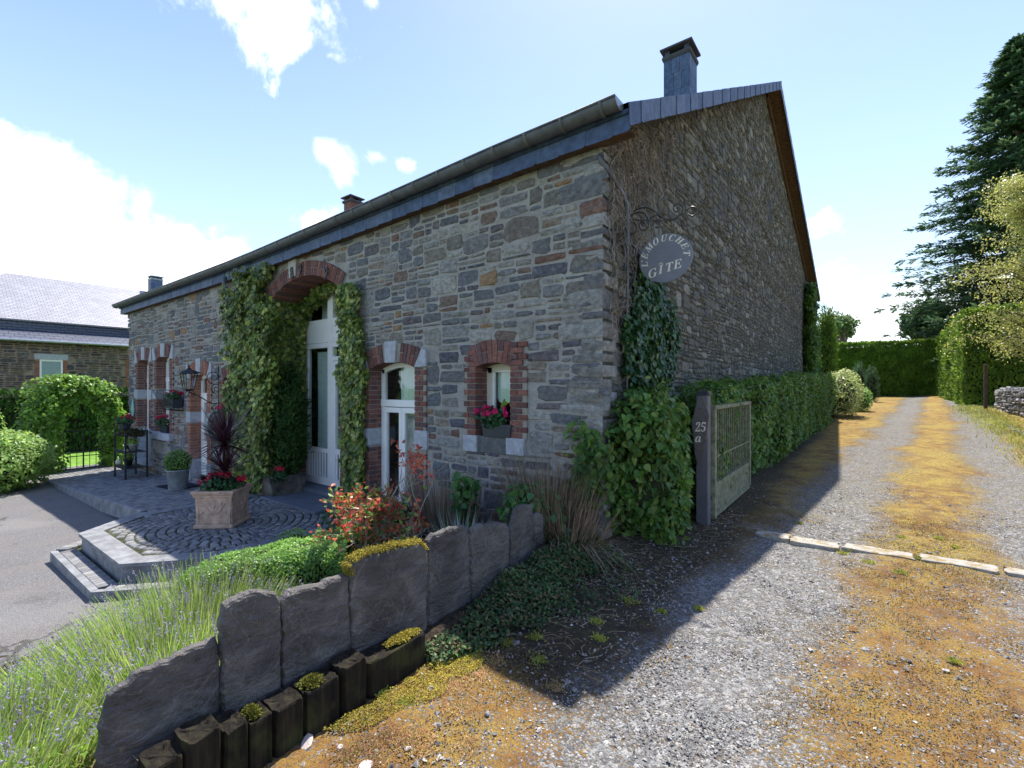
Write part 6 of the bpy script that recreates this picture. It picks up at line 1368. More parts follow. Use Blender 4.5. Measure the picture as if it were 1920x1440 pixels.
# straw clumps, striped grass, hydrangea
def bladeclump(name, c, n, L, spread, mat, lab, cat, seed, w_=.006, sag=.5, lean=(0, 0)):
    rs = np.random.default_rng(seed); V = []; F = []
    for k in range(n):
        a = rs.uniform(0, 2*pi); rr = spread*sqrt(rs.random()); t = rs.uniform(.05, .55); strap((rr*cos(a)*.8, rr*sin(a)*.5, 0), (cos(a)*t+lean[0], sin(a)*t*.7+lean[1], 1), L*rs.uniform(.45, 1.1), w_*rs.uniform(.6, 1.3), rs.uniform(0, sag), V, F, 5)
    o = mesh_obj(name, V, F, mat); o.location = c; tag(o, lab, cat); return o
bladeclump('dry_grass', (-1.75, -.55, bedz(-1.7, 0)+.0), 900, .98, .58, M_STRAW, 'clump of dry brown flower stalks under the nearest little window', 'dry stalks', 1, .0048, .25, (-.12, 0))
bladeclump('dry_grass', (-.50, -.30, .05), 700, 1.0, .46, M_STRAW, 'tangle of bare dry stems left of the broad-leaved shrub', 'dry stalks', 2, .0048, .9)
bladeclump('dry_grass', (-.15, -.45, .05), 420, .85, .38, M_STRAW, 'dry stems drooping towards the drive in front of the corner', 'dry stalks', 3, .0042, 1.6, (.25, -.35))
bladeclump('striped_grass', (-.95, -1.05, bedz(-.95, 0)), 230, .55, .28, leafmat('white_striped_blade', [(.30, .38, .26), (.45, .50, .40), (.20, .30, .17), (.55, .58, .50)], .5, .3), 'white-striped ornamental grass behind the curved-topped slab', 'grass', 4, .008, 1.2)
bladeclump('striped_grass', (-1.55, -1.15, bedz(-1.5, 0)), 90, .55, .25, leafmat('striped_blade', [(.28, .36, .24), (.18, .28, .15), (.42, .46, .36)], .5, .3), 'smaller striped grass tuft left of the larger striped grass', 'grass', 5, .007, 1.4, (-.3, -.2))
M_HYD = leafmat('hydrangea_leaf', [(.05, .14, .04), (.07, .19, .05), (.10, .23, .055)], .4, .35)
shrub('hydrangea', (-.48, -.55, .38), (.36, .28, .34), 700, .085, M_HYD, 'hydrangea with large green leaves among the dry stems', tpl='broad', seed=8, core=0, shell=.8, droop=.8)
shrub('hydrangea', (-1.32, -.62, .45), (.14, .14, .30), 170, .09, M_HYD, 'slim upright hydrangea shoot before the little window', tpl='broad', seed=9, core=0, shell=.9, droop=.5)
# ground cover in front of the slabs
rs = np.random.default_rng(61)
def gc_h(x, y): return float(drive_h(x, y))+.15*np.exp(-(x/.30)**2)*np.clip((y+2.4)/.8, 0, 1)
n = 15000; x = np.abs(rs.normal(0, .30, n))-.06; y = rs.uniform(-2.45, -.35, n); k = (x < .75+.35*vnoise(np.stack([x, y], -1), 3, 4)) & (x < .12+.42*(y+2.5)) & (vnoise(np.stack([x, y], -1), 5, 14)+.6*vnoise(np.stack([x, y], -1), 14, 15) > -.45-.3*(x < .25)+rs.uniform(-.3, .3, n)); x = x[k]; y = y[k]; z = np.array([gc_h(a, b) for a, b in zip(x, y)])+rs.uniform(-.02, .05, len(x))+.04*vnoise(np.stack([x, y], -1), 7, 3)
tag(leafobj('ground_cover', np.stack([x, y, z], -1), np.tile([.3, 0, 1.], (len(x), 1)), rs.uniform(.018, .036, len(x)), leafmat('periwinkle_leaf', [(.03, .075, .025), (.045, .10, .03), (.02, .05, .02), (.075, .14, .035), (.10, .11, .04), (.14, .09, .05)], .5, .2, .35), None, tpl='oval', spread=.5, rs=rs), 'low dark green ground cover spreading in front of the slate slabs', 'ground cover', kind='stuff')
# moss carpet by the timber and yellow-green cushions
x = rs.uniform(.08, .62, 26000); y = rs.uniform(-3.4, -2.05, 26000); wv = vnoise(np.stack([x, y], -1), 4, 9)*.12; k = (x < .10+.30*np.exp(-((y+2.55)/.36)**2)+wv) & (x > .09); x, y = x[k], y[k]
tag(leafobj('moss_carpet', np.stack([x, y, drive_h(x, y)+.016+.014*vnoise(np.stack([x, y], -1), 22, 2)], -1), np.tile([0, 0, 1.], (len(x), 1)), rs.uniform(.006, .013, len(x)), M_MOSSY, None, tpl='small', spread=.8, droop=-.4, rs=rs), 'bright yellow moss carpet beside the timber blocks', 'moss', kind='stuff')
# pebbles over the near drive
def pebbles(name, n, region, smin, smax, cols, seed, dens=None, lift=0.0):
    rs = np.random.default_rng(seed); x = rs.uniform(region[0], region[1], n); y = rs.uniform(region[2], region[3], n)
    if dens is not None: k = rs.random(n) < dens(x, y); x, y = x[k], y[k]
    n = len(x); s = smin+(smax-smin)*rs.random(n)**2.6; O = np.array([[1, 0, 0], [-1, 0, 0], [0, 1, 0], [0, -1, 0], [0, 0, 1], [0, 0, -1.]]); a = rs.uniform(0, 2*pi, n)
    V = O[None]*rs.uniform(.55, 1.25, (n, 6, 1))*s[:, None, None]+rs.normal(0, .22, (n, 6, 3))*s[:, None, None]; V[..., 2] *= .62; ca, sa = np.cos(a)[:, None], np.sin(a)[:, None]; X = V[..., 0]*ca-V[..., 1]*sa; Y_ = V[..., 0]*sa+V[..., 1]*ca
    V = np.stack([X+x[:, None], Y_+y[:, None], V[..., 2]+(drive_h(x, y)+lift+s*.15)[:, None]], -1); F = np.array([(0, 2, 4), (2, 1, 4), (1, 3, 4), (3, 0, 4), (2, 0, 5), (1, 2, 5), (3, 1, 5), (0, 3, 5)])
    t = MT(name+'_rock', .85, .25); c = t.ramp(t.rand(), [(i/len(cols), c_) for i, c_ in enumerate(cols)], 'CONSTANT'); t.color(t.shade(c, .2, 60)); return mesh_obj(name, V.reshape(-1, 3), (F[None]+(np.arange(n)*6)[:, None, None]).reshape(-1, 3), t.m)
GC = [(.17, .165, .16), (.24, .235, .225), (.31, .30, .285), (.12, .12, .12), (.38, .37, .345), (.21, .205, .20), (.27, .255, .23), (.46, .445, .41), (.15, .145, .14), (.21, .20, .19)]
def trk(x, y):
    xs_ = x-.09*np.maximum(y, 0); w1 = .34*vnoise(np.stack([x, y], -1), 1.3, 3); d = np.minimum(np.abs(xs_+w1-1.5), np.abs(xs_+w1-3.42)); t = np.clip((.72-d)/.4, 0, 1); return t
dn = lambda x, y: np.clip(.42+.58*trk(x, y)+.35*np.clip((-2.6-y)/1.2, 0, 1), 0, 1)*np.clip(.55+.5*vnoise(np.stack([x, y], -1), 6, 5), .12, 1)*np.where(x < .75, .6, 1)
tag(pebbles('gravel', 110000, (.12, 4.0, -3.9, .2), .003, .0095, GC, 71, dn), 'grey crushed gravel scattered thickly over the wheel tracks', 'gravel', kind='stuff')
tag(pebbles('gravel', 26000, (.3, 5.2, .2, 5.0), .005, .013, GC, 72, dn), 'grey gravel on the drive beyond the stone threshold', 'gravel', kind='stuff')
tag(pebbles('coarse_gravel', 2600, (.1, 4.2, -3.7, 2.0), .010, .022, GC, 73, lambda x, y: .3+.5*(x < .9)), 'coarser stones lying on the drive', 'gravel', kind='stuff')
def rock(loc, s, mat, lab, seed):
    rs = np.random.default_rng(seed); V = []; 
    for t in np.linspace(0, pi, 6):
        for p_ in np.linspace(0, 2*pi, 9)[:-1]: V.append((sin(t)*cos(p_), sin(t)*sin(p_), cos(t)))
    V = np.array(V); V = V*(1+.35*vnoise(V+seed, 1.3, seed))[:, None]*np.array(s); o = mesh_obj('loose_stone', V, [(i*8+j, i*8+(j+1) % 8, (i+1)*8+(j+1) % 8, (i+1)*8+j) for i in range(5) for j in range(8)], mat); o.location = loc; o.rotation_euler = (rs.uniform(-.3, .3), rs.uniform(-.3, .3), rs.uniform(0, 6)); tag(o, lab, 'stone', 'loose stones on the drive'); return o
M_RP = simple('pinkish_rock', (.46, .38, .34), .85, amt=.2, scale=30, bump=.003); M_RG = simple('grey_rock', (.22, .22, .24), .8, amt=.25, scale=30, bump=.003)
for (px, py, s, mt, lab) in ((576, 1390, (.042, .028, .013), M_RP, 'flat pinkish stone by the timber blocks near the camera'), (637, 1402, (.016, .014, .012), M_RP, 'small rosy stone right of the flat pinkish one'), (686, 1436, (.035, .03, .012), M_RP, 'pale flat stone at the bottom edge of the picture'),
                             (809, 1292, (.022, .018, .014), M_RG, 'dark grey stone beside the yellow moss'), (823, 1360, (.016, .014, .012), M_RG, 'small black stone on the moss below the shadow'), (914, 1338, (.016, .012, .012), M_RG, 'angular grey stone on the brown moss'),
                             (967, 1206, (.035, .022, .012), M_RG, 'smooth blue-grey stone in the shade of the eaves'), (905, 1195, (.05, .02, .01), M_RP, 'long flat buff stone in the shade near the ground cover'), (1056, 1124, (.03, .022, .02), M_RG, 'grey stone lump in the shaded litter'), (1204, 1090, (.02, .015, .01), M_RP, 'white pebble on the shaded gravel')):
    p = onZ(px, py, .01); rock(p, s, mt, lab, px)
# raised moss tufts between the wheel tracks
n = 150000; x = RNG.uniform(.2, 4.2, n); y = RNG.uniform(-3.9, 3.2, n)**1; q = np.stack([x, y], -1); k = (1-trk(x, y)*1.15+.9*fbm(q, 3.5, 21, 3) > .55+RNG.uniform(-.15, .25, n)) & ((x > .9) | (y < -2.0)); x, y = x[k], y[k]
tag(leafobj('moss_tufts', np.stack([x, y, drive_h(x, y)+.004+.010*np.clip(vnoise(np.stack([x, y], -1), 16, 5), 0, 1)], -1), np.tile([0, 0, 1.], (len(x), 1)), RNG.uniform(.006, .013, len(x)), leafmat('brown_and_ochre_moss', [(.12, .07, .03), (.20, .12, .035), (.28, .19, .045), (.15, .09, .03), (.24, .20, .05), (.10, .06, .03)], .95, .1, .05), None, tpl='small', spread=.8, droop=-.4), 'raised brown and ochre moss tufts between the wheel tracks', 'moss', kind='stuff')
# litter: twigs, dry leaves in the shaded strip
rs = np.random.default_rng(91); m = MB()
for k in range(420):
    x, y = rs.uniform(.15, 1.0), rs.uniform(-2.0, 2.2); L = rs.uniform(.03, .16); a = rs.uniform(0, 2*pi); z = float(drive_h(x, y))+.012; m.tube([(x, y, z), (x+L*.5*cos(a), y+L*.5*sin(a), z+rs.uniform(0, .015)), (x+L*cos(a+.3), y+L*sin(a+.3), z)], [.0022, .002, .0012], 3, False)
for k in range(60):
    x, y = rs.uniform(.3, 3.5), rs.uniform(-3.2, 1.2); L = rs.uniform(.03, .1); a = rs.uniform(0, 2*pi); z = float(drive_h(x, y))+.012; m.tube([(x, y, z), (x+L*cos(a), y+L*sin(a), z)], .0018, 3, False)
tag(m.build('twig_litter', M_STRAW), 'thin dry twigs littering the ground', 'twigs', kind='stuff')
n = 1500; x = rs.uniform(.1, .95, n); y = rs.uniform(-2.2, 2.6, n)
tag(leafobj('leaf_litter', np.stack([x, y, drive_h(x, y)+.012], -1), np.tile([0, 0, 1.], (n, 1)), rs.uniform(.012, .03, n), leafmat('dead_leaf', [(.20, .14, .09), (.30, .24, .18), (.10, .07, .05), (.38, .33, .27)], .9, .1, .1), None, tpl='small', rs=rs), 'pale dead leaves lying in the shaded strip', 'leaves', kind='stuff')
def sprouts(name, pts, n, h, mat, lab, seed):
    rs = np.random.default_rng(seed); P = []; 
    for (x, y, r) in pts: q = rs.normal(0, r*.5, (n, 2)); P.append(np.stack([x+q[:, 0], y+q[:, 1], drive_h(x+q[:, 0], y+q[:, 1])+.008], -1))
    P = np.concatenate(P); tag(leafobj(name, P, rs.normal(0, 1, (len(P), 3)), rs.uniform(.5, 1.2, len(P))*h, mat, None, tpl='small', D=rs.normal(0, .45, (len(P), 3))+[0, 0, 1.], rs=rs, width=.7), lab, 'weeds', kind='stuff')
M_SED = leafmat('sedum_leaf', [(.40, .22, .10), (.50, .30, .16), (.30, .30, .08), (.55, .34, .24), (.45, .40, .12)], .5, .3); M_SEDG = leafmat('yellow_green_sprout', [(.30, .32, .05), (.42, .42, .07), (.20, .25, .05)], .5, .35)
pts = [(*onZ(a, b, 0)[:2], r) for a, b, r in ((760, 1390, .07), (690, 1405, .07), (730, 1380, .06), (820, 1300, .08), (860, 1290, .08), (900, 1270, .07), (700, 1430, .06), (800, 1380, .05), (930, 1240, .07), (1040, 1290, .05), (790, 1410, .06), (650, 1420, .05), (1600, 1180, .03), (850, 1330, .09), (880, 1400, .08))]
sprouts('stonecrop', pts, 320, .014, M_SED, 'reddish stonecrop patches on the gravel', 1)
pts = [(*onZ(a, b, 0)[:2], r) for a, b, r in ((950, 1210, .04), (1005, 1200, .05), (1010, 1240, .06), (1120, 1170, .04), (1125, 1200, .04), (1310, 1140, .03), (1790, 1243, .03), (1600, 1030, .05), (1630, 1055, .05), (1720, 1048, .04), (1790, 1028, .03), (1580, 1035, .04), (1500, 980, .03), (1690, 1010, .05), (1760, 1012, .04), (870, 1240, .05), (715, 1300, .04), (1240, 1148, .03), (1055, 1130, .08), (1180, 1130, .06), (1690, 1075, .05), (760, 1320, .05))]
sprouts('green_sprouts', pts, 150, .022, M_SEDG, 'yellow-green sprouting weeds on the drive', 2)

# ================================================================== GARDEN TO THE LEFT
ra = empty('garden_arch', (-16.7, -.9, -.85)); tag(ra, 'garden arch smothered in bright green creeper over the gate', 'arch'); rs = np.random.default_rng(111); oA = np.array([-16.7, -.9, -.85])
def AY(px, py): return onX(px, py, -16.7)[1:]
pathA = smooth([(0,)+AY(x, y) for x, y in ((85, 905), (82, 850), (80, 800), (95, 750), (125, 728), (155, 727), (190, 745), (205, 780), (208, 830), (212, 890))], 8); rad = np.interp(np.linspace(0, 1, len(pathA)), [0, .2, .35, .5, .65, .8, 1], [.62, .66, .62, .38, .42, .36, .40])
n = 9000; i = rs.integers(0, len(pathA), n); d = norm(rs.normal(0, 1, (n, 3))); rr = rad[i]*(1-.35*rs.random(n)**1.5)*(1+.28*vnoise(d*2+pathA[i]*1.2, 1, 3)); P = pathA[i]*np.array([0, 1, 1])+np.array([-16.7, 0, 0])+d*rr[:, None]*np.array([.9, 1, 1])
gy0, gy1 = AY(122, 850)[0], AY(186, 850)[0]; zt = AY(150, 772)[1]; inside = (P[:, 1] > gy0) & (P[:, 1] < gy1) & (P[:, 2] < zt-.25*(((P[:, 1]-(gy0+gy1)/2)/(gy1-gy0)*2)**2)); fr_ = (P[:, 1] > gy0-.02) & (P[:, 1] < gy1+.02) & (P[:, 2] < zt-.05); keep_ = ~inside & ~fr_; P = P[keep_]; d = d[keep_]
P = P[P[:, 2] > -.88] if False else P; leafobj('creeper', P-oA, d+np.array([0, 0, .35]), rs.uniform(.07, .13, len(P)), M_LIME, ra, tpl='broad', spread=.5, droop=.7, rs=rs)
m = MB()
for dx in (-.2,):
    m.tube([(dx, gy0+.9-.25, 0), (dx, gy0+.9-.25, 2.3), (dx, (gy0+gy1)/2+.9, 2.9), (dx, gy1+.9+.2, 2.3), (dx, gy1+.9+.2, 0)], .02, 6)
m.build('frame', M_IRON, ra)
P, N = blob_pts((0, AY(75, 850)[0]+.9, 1.0), (.45, .45, 1.1), 600, rs, .9); 
mesh_obj('stems', *[x for x in (lambda b: (np.concatenate(b.V), b.F))((lambda: (lambda mm: [mm.tube([(rs.uniform(-.3, .3), y+rs.uniform(-.25, .25), 0), (rs.uniform(-.3, .3), y+rs.uniform(-.2, .2), 1.3), (rs.uniform(-.3, .3), y+.1, 2.3)], .02, 4) for y in [AY(75, 850)[0]+.9]*6+[gy1+1.1]*5] and mm)(MB()))())], M_BARK, ra)
gg = empty('garden_gate', (-16.6, (gy0+gy1)/2, -.84)); tag(gg, 'low black railing gate under the creeper arch', 'gate'); m = MB(); hw = (gy1-gy0)/2+.05; H = AY(150, 807)[1]+.84
for z in (.06, H*.36, H*.48, H): m.tube([(0, -hw, z), (0, hw, z)], .014, 5)
for y in np.linspace(-hw, hw, 7): m.tube([(0, y, .0), (0, y, H if abs(y) > hw*.9 or abs(y) < .1 else H*.98)], .009 if abs(y) > .1 else .02, 5)
m.build('railing', M_IRON, gg)
shrub('rounded_shrub', (-14.45, -2.75, -.15), (1.25, 1.0, .80), 9000, .085, M_LIME2, 'rounded sunlit pale green shrub beside the car park', seed=21, noise=.14, base=-.85, spread=.5)
shrub('rounded_shrub', (-15.9, -3.3, .15), (.8, .8, 1.25), 4200, .09, M_LIME2, 'taller pale shrub at the left edge behind the rounded one', seed=22, noise=.2, base=-.85)
# thuja hedge behind the gate
def cliphedge(name, x0, x1, y0, y1, z0, z1f, n, size, mat, lab, faces, x0f=None, x1f=None, seed=1, noise=.10, ns=.9, inset=.2, width=1.0):
    rs = np.random.default_rng(seed); c = np.array([(x0+x1)/2, (y0+y1)/2, z0]); e = empty(name, tuple(c)); tag(e, lab, 'hedge'); P, N = box_faces_pts(x0, x1, y0, y1, z0, z1f, n, rs, faces, x1f, x0f, noise, seed, ns)
    leafobj('foliage', P-c, N, rs.uniform(.6, 1.2, len(P))*size, mat, e, tpl='sprig', D=N*.7+np.array([0, 0, .9]), rs=rs, width=1.4*width, spread=.5)
    f0 = x0f or (lambda y: x0+0*y); f1 = x1f or (lambda y: x1+0*y); core_box('twigs', lambda y: f0(y+c[1])-c[0], lambda y: f1(y+c[1])-c[0], y0-c[1], y1-c[1], 0, lambda y: z1f(y+c[1])-z0, M_TWIG, e, inset); return e
cliphedge('conifer_hedge', -23.5, -22, -6, 9, -.86, lambda y: 1.45+0*y, 9000, .20, leafmat('shaded_hedge_spray', [(.035, .09, .018), (.05, .12, .02), (.03, .07, .015)], .7, .1, .1), 'clipped green hedge behind the garden gate', '+x+z', seed=31)

# neighbour's house
nh = empty('neighbour_house', (-30, 2, -.9)); tag(nh, 'stone house with big pale slate roof behind the garden arch', 'house'); O = np.array([-30, 2, -.9])
def NB(v): return np.array(v, float)-O
m = MB(); m.add([NB(p) for p in ((-30, -9, -1), (-30, 16, -1), (-30, 16, 3.85), (-30, -9, 3.85), (-39, -9, -1), (-39, 16, -1), (-39, 16, 3.85), (-39, -9, 3.85))], [(0, 1, 2, 3), (5, 4, 7, 6), (4, 0, 3, 7), (1, 5, 6, 2)]); m.build('wall', M_NMORTAR, nh)
R3 = lay(-5, 9, .2, 3.75, bh=(.22, .34), bw=(.25, .7), gap=.03, seed=77, rows=((1, .05), (2, .45), (3, .5)), flat=3)
wy0, wz1 = onX(74, 674, -30)[1:]; wy1 = onX(117.6, 674, -30)[1]; by0 = onX(64, 670, -30)[1]; by1 = onX(127, 670, -30)[1]; lz = onX(95, 665, -30)[2]; qy = onX(236, 700, -30)[1]; qy1 = onX(246, 700, -30)[1]
R3 = np.array([r for r in R3 if not (by0-.1 < r[0] < by1+.1 and r[1] < lz+.05) and not (qy-.1 < r[0] < qy1+.2)]); A, Q, T_ = stones(R3, None, seed=6, K=8, p=(2, 4), d=(.02, .05)); mesh_obj('stone_facing', (np.stack([-30+A[..., 2], A[..., 0], A[..., 1]], -1)).reshape(-1, 3)-O, [Q, T_], M_NSTONE, nh)
wn = empty('window', (0, 0, 0), nh); m = MB(); m.boxb(NB((-30.02, by0, wz1)), NB((-29.93, by1, lz+.02))); m.build('lintel', M_BLUE, wn)
m = MB()
for k in range(26):
    z = wz1-.075*(k+1)
    for a, b in ((by0+.02, wy0), (wy1, by1-.02)): m.boxb(NB((-30.0, a+(.04 if k % 2 else 0), z+.008)), NB((-29.95, b-.005, z+.07)))
    m.boxb(NB((-30.0, qy, z+.3)), NB((-29.95, qy+.25+(.08 if k % 2 else 0), z+.36)))
m.build('brick_surround', M_BRICK2, wn)
m = MB(); m.boxb(NB((-30.02, wy0, wz1-.08)), NB((-29.97, wy1, wz1))); m.boxb(NB((-30.02, wy0, wz1-2)), NB((-29.97, wy0+.07, wz1-.08))); m.boxb(NB((-30.02, wy1-.07, wz1-2)), NB((-29.97, wy1, wz1-.08))); m.build('frame', M_WHITE, wn)
m = MB(); m.boxb(NB((-30.0, wy0+.07, wz1-2)), NB((-29.985, wy1-.07, wz1-.08))); m.build('pane', simple('frosted_window_glass', (.30, .36, .36), .15, .6, amt=.05), wn)
rf = empty('roof', (0, 0, 0), nh)
t = MT('pale_sunlit_slates', .38, .6); b = t.N.new('ShaderNodeTexBrick'); t.L.new(t.map((1, 1, 1), (0, 0, pi/2)), b.inputs['Vector'])
cb = t.N.new('ShaderNodeCombineXYZ'); o_ = t.xyz(); t.L.new(o_[1], cb.inputs[0]); t.L.new(o_[2], cb.inputs[1]); t.L.new(cb.outputs[0], b.inputs['Vector']); b.inputs['Scale'].default_value = 1; b.inputs['Brick Width'].default_value = .26; b.inputs['Row Height'].default_value = .085; b.inputs['Mortar Size'].default_value = .008
b.inputs['Color1'].default_value = (.27, .27, .29, 1); b.inputs['Color2'].default_value = (.35, .35, .365, 1); b.inputs['Mortar'].default_value = (.14, .14, .17, 1); c = t.mix(t.rng(t.noise(.8, 6, .7, t.map((1, 1, .6))), .60, .72, 0, .6), b.outputs['Color'], (.17, .14, .15)); t.color(c); t.bump(b.outputs['Fac'], -.012); M_NROOF = t.m
t = MT('dark_slate_courses', .42, .5); b = t.N.new('ShaderNodeTexBrick'); cb = t.N.new('ShaderNodeCombineXYZ'); o_ = t.xyz(); t.L.new(o_[1], cb.inputs[0]); t.L.new(o_[2], cb.inputs[1]); t.L.new(cb.outputs[0], b.inputs['Vector']); b.inputs['Scale'].default_value = 1; b.inputs['Brick Width'].default_value = .34; b.inputs['Row Height'].default_value = .13; b.inputs['Mortar Size'].default_value = .012
b.inputs['Color1'].default_value = (.075, .09, .13, 1); b.inputs['Color2'].default_value = (.095, .11, .15, 1); b.inputs['Mortar'].default_value = (.02, .02, .03, 1); t.color(b.outputs['Color']); t.bump(b.outputs['Fac'], -.01); M_NSL = t.m
slab([NB(p) for p in ((-29.6, -9, 3.82), (-29.6, 16, 3.82), (-30.9, 16, 4.45), (-30.9, -9, 4.45))], .06, 'lower_slope', M_NSL, rf)
slab([NB(p) for p in ((-30.9, -9, 4.40), (-30.9, 16, 4.40), (-30.9, 16, 5.0), (-30.9, -9, 5.0))], .06, 'slate_hung_band', M_NSL, rf)
slab([NB(p) for p in ((-30.75, -4.5, 4.92), (-30.75, 16, 4.92), (-35, 16, 7.8), (-35, -.45, 7.8))], .08, 'upper_slope', M_NROOF, rf)
slab([NB(p) for p in ((-35, -.45, 7.8), (-35, 16, 7.8), (-39.2, 16, 4.92), (-39.2, -4.5, 4.92))], .08, 'rear_slope', M_NROOF, rf); slab([NB(p) for p in ((-30.75, -4.5, 4.92), (-35, -.45, 7.8), (-39.2, -4.5, 4.92))], .08, 'hip', M_NROOF, rf)
m = MB(); m.tube([NB((-29.55, -9, 3.84)), NB((-29.55, 16, 3.84))], .06, 8); m.build('gutter', M_ZINCL, rf)
ch1 = chimney(-5.0, 4.25, .62, .62, 8.2, 9.75, M_SLATE, M_ZINCL, nh); ch2 = chimney(-4.6, -3.15, .55, .55, 7.5, 9.9, M_BRICK, M_IRON, nh, False)

# ================================================================== RIGHT SIDE AND BACKGROUND
cliphedge('conifer_hedge', 5.85, 8.4, 26.4, 37.6, .6, lambda y: 5.25-.052*(y-26.4), 26000, .20, M_THUJA, 'tall sunlit clipped conifer hedge on the right of the drive', '-x-y+z', seed=41, noise=.14, ns=1.1)
cliphedge('conifer_hedge', -.6, 5.95, 37.5, 39.2, .9, lambda y: 4.70+0*y, 15000, .22, M_THUJA, 'dark clipped conifer hedge closing the end of the drive', '-y+z', seed=42, noise=.10, inset=.25)
rs = np.random.default_rng(51)
for (c, r, lab, sd) in (((1.75, 30.6, 1.75), (.38, .38, 1.35), 'left of two small dark conifers before the far hedge', 1), ((2.35, 30.0, 1.6), (.36, .36, 1.1), 'right and shorter of two small dark conifers before the far hedge', 2)):
    shrub('dwarf_conifer', c, r, 1500, .14, M_FIR, lab, tpl='sprig', seed=sd, noise=.15, up=True)
shrub('columnar_cypress', (.55, 23.2, 2.9), (.42, .55, 2.7), 6000, .18, M_THUJA, 'slender green cypress column behind the rear corner of the gable', tpl='sprig', seed=4, noise=.12, up=True)
shrub('golden_shrub', (1.30, 18.6, 1.35), (.75, 1.3, 1.0), 4200, .10, leafmat('cream_green_leaf', [(.36, .42, .16), (.28, .36, .10), (.45, .48, .24), (.20, .30, .08)], .4, .4), 'sunlit yellow-green shrub at the far end of the leafy hedge', seed=5, noise=.12, base=.42)
shrub('small_box_bush', (1.95, 21.8, 1.05), (.42, .6, .62), 1800, .07, M_BOX, 'low clipped bush beyond the sunlit yellow-green shrub', seed=6, noise=.05, base=.5)
# far broadleaf trees
def broadleaf(name, base, H, crown, n, size, mat, lab, seed, lobes=14):
    rs = np.random.default_rng(seed); e = empty(name, base); tag(e, lab, 'tree'); m = MB(); cz = H-crown[2]; Ps = []; Ns = []
    m.tube([(0, 0, 0), (.1, 0, H*.3), (0, .1, cz)], [H*.03, H*.022, H*.012], 8)
    for k in range(lobes):
        d = norm(rs.normal(0, 1, 3)); d[2] = abs(d[2])*.9-.25; c = np.array([0, 0, cz])+d*np.array(crown)*rs.uniform(.45, .85); r = np.array(crown)*rs.uniform(.22, .42)*np.array([1, 1, .75]); m.tube([(0, 0, cz*.6), c*.6+np.array([0, 0, cz*.3]), c], [H*.012, H*.008, H*.003], 5)
        P, N = blob_pts(tuple(c), tuple(r), n//lobes, rs, .7, .35, 2.5, seed+k); Ps.append(P); Ns.append(N)
    m.build('trunk', M_BARK, e); P = np.concatenate(Ps); N = np.concatenate(Ns); leafobj('crown', P, N, rs.uniform(.6, 1.2, len(P))*size, mat, e, tpl='oval', spread=.7, rs=rs); return e
M_FARL = leafmat('distant_tree_leaf', [(.10, .17, .06), (.13, .21, .08), (.08, .13, .05), (.17, .25, .10)], .6, .35)
broadleaf('broadleaf_tree', (-.2, 69, 1.5), 10.4, (3.0, 3.0, 3.3), 6000, .34, M_FARL, 'rounded broadleaf tree seen between gable and far hedge', 61)
broadleaf('broadleaf_tree', (4.5, 74, 1.5), 7.0, (3.0, 3.0, 2.2), 2600, .34, M_FARL, 'lower treetop just above the middle of the far hedge', 62, 8)
broadleaf('broadleaf_tree', (8.8, 60, 1.5), 7.8, (3.2, 3.2, 2.2), 3000, .34, M_FARL, 'blue-green treetop at the right end of the far hedge', 63, 8)
# great fir
def conifer(name, base, H, R, lab, seed, mat, nwh=50, low=.06):
    rs = np.random.default_rng(seed); e = empty(name, base); tag(e, lab, 'tree'); m = MB(); m.tube([(0, 0, 0), (0, 0, H*.5), (0, 0, H)], [H*.018, H*.011, .02], 8); P = []; D = []
    for k in range(nwh):
        t = (k+.5)/nwh; z = H*(low+(1-low)*t**.92); L0 = R*(1-t)**.85*(1.0 if t > .12 else .8)+.25
        for b in range(rs.integers(9, 13)):
            a = rs.uniform(0, 2*pi); L = L0*rs.uniform(.6, 1.12); dirr = np.array([cos(a), sin(a), 0]); pts = []; ns = 9
            for s in range(ns+1): u = s/ns; pts.append(np.array([0, 0, z])+dirr*L*u+np.array([0, 0, L*(.16*u-.34*u*u+.16*u**3)*1.2]))
            m.tube([pts[0], pts[3], pts[6], pts[9]], [.05*L/R+.015, .03, .018, .006], 4, False); side = np.array([-sin(a), cos(a), 0])
            for s in range(2, ns+1):
                u = s/ns; w_ = (.55*L*(1-u)*u*1.6+.25)
                for q in range(13+int(13*(1-t))):
                    v = rs.uniform(-1, 1); p = pts[s]+side*v*w_*.55+dirr*rs.uniform(-.2, .2)-np.array([0, 0, abs(v)*w_*.22+rs.uniform(0, .12)]); P.append(p); D.append(dirr*.9+side*v*.9+np.array([0, 0, -.12+rs.normal(0, .2)]))
    m.build('trunk', M_BARK, e); P = np.array(P); D = np.array(D); leafobj('crown', P, np.tile([0, 0, 1.], (len(P), 1)), rs.uniform(.30, .58, len(P)), mat, e, tpl='sprig', D=D, rs=rs, spread=.35, width=1.0); return e
conifer('fir_tree', (10.4, 41.8, .6), 24.6, 7.9, 'huge dark fir rising above the clipped hedge at the right', 71, M_FIR)
broadleaf('dark_evergreen', (6.3, 44, .6), 9.6, (2.7, 2.6, 4.0), 9000, .30, M_FIR, 'dark evergreen mass at the foot of the huge fir', 72, 10)
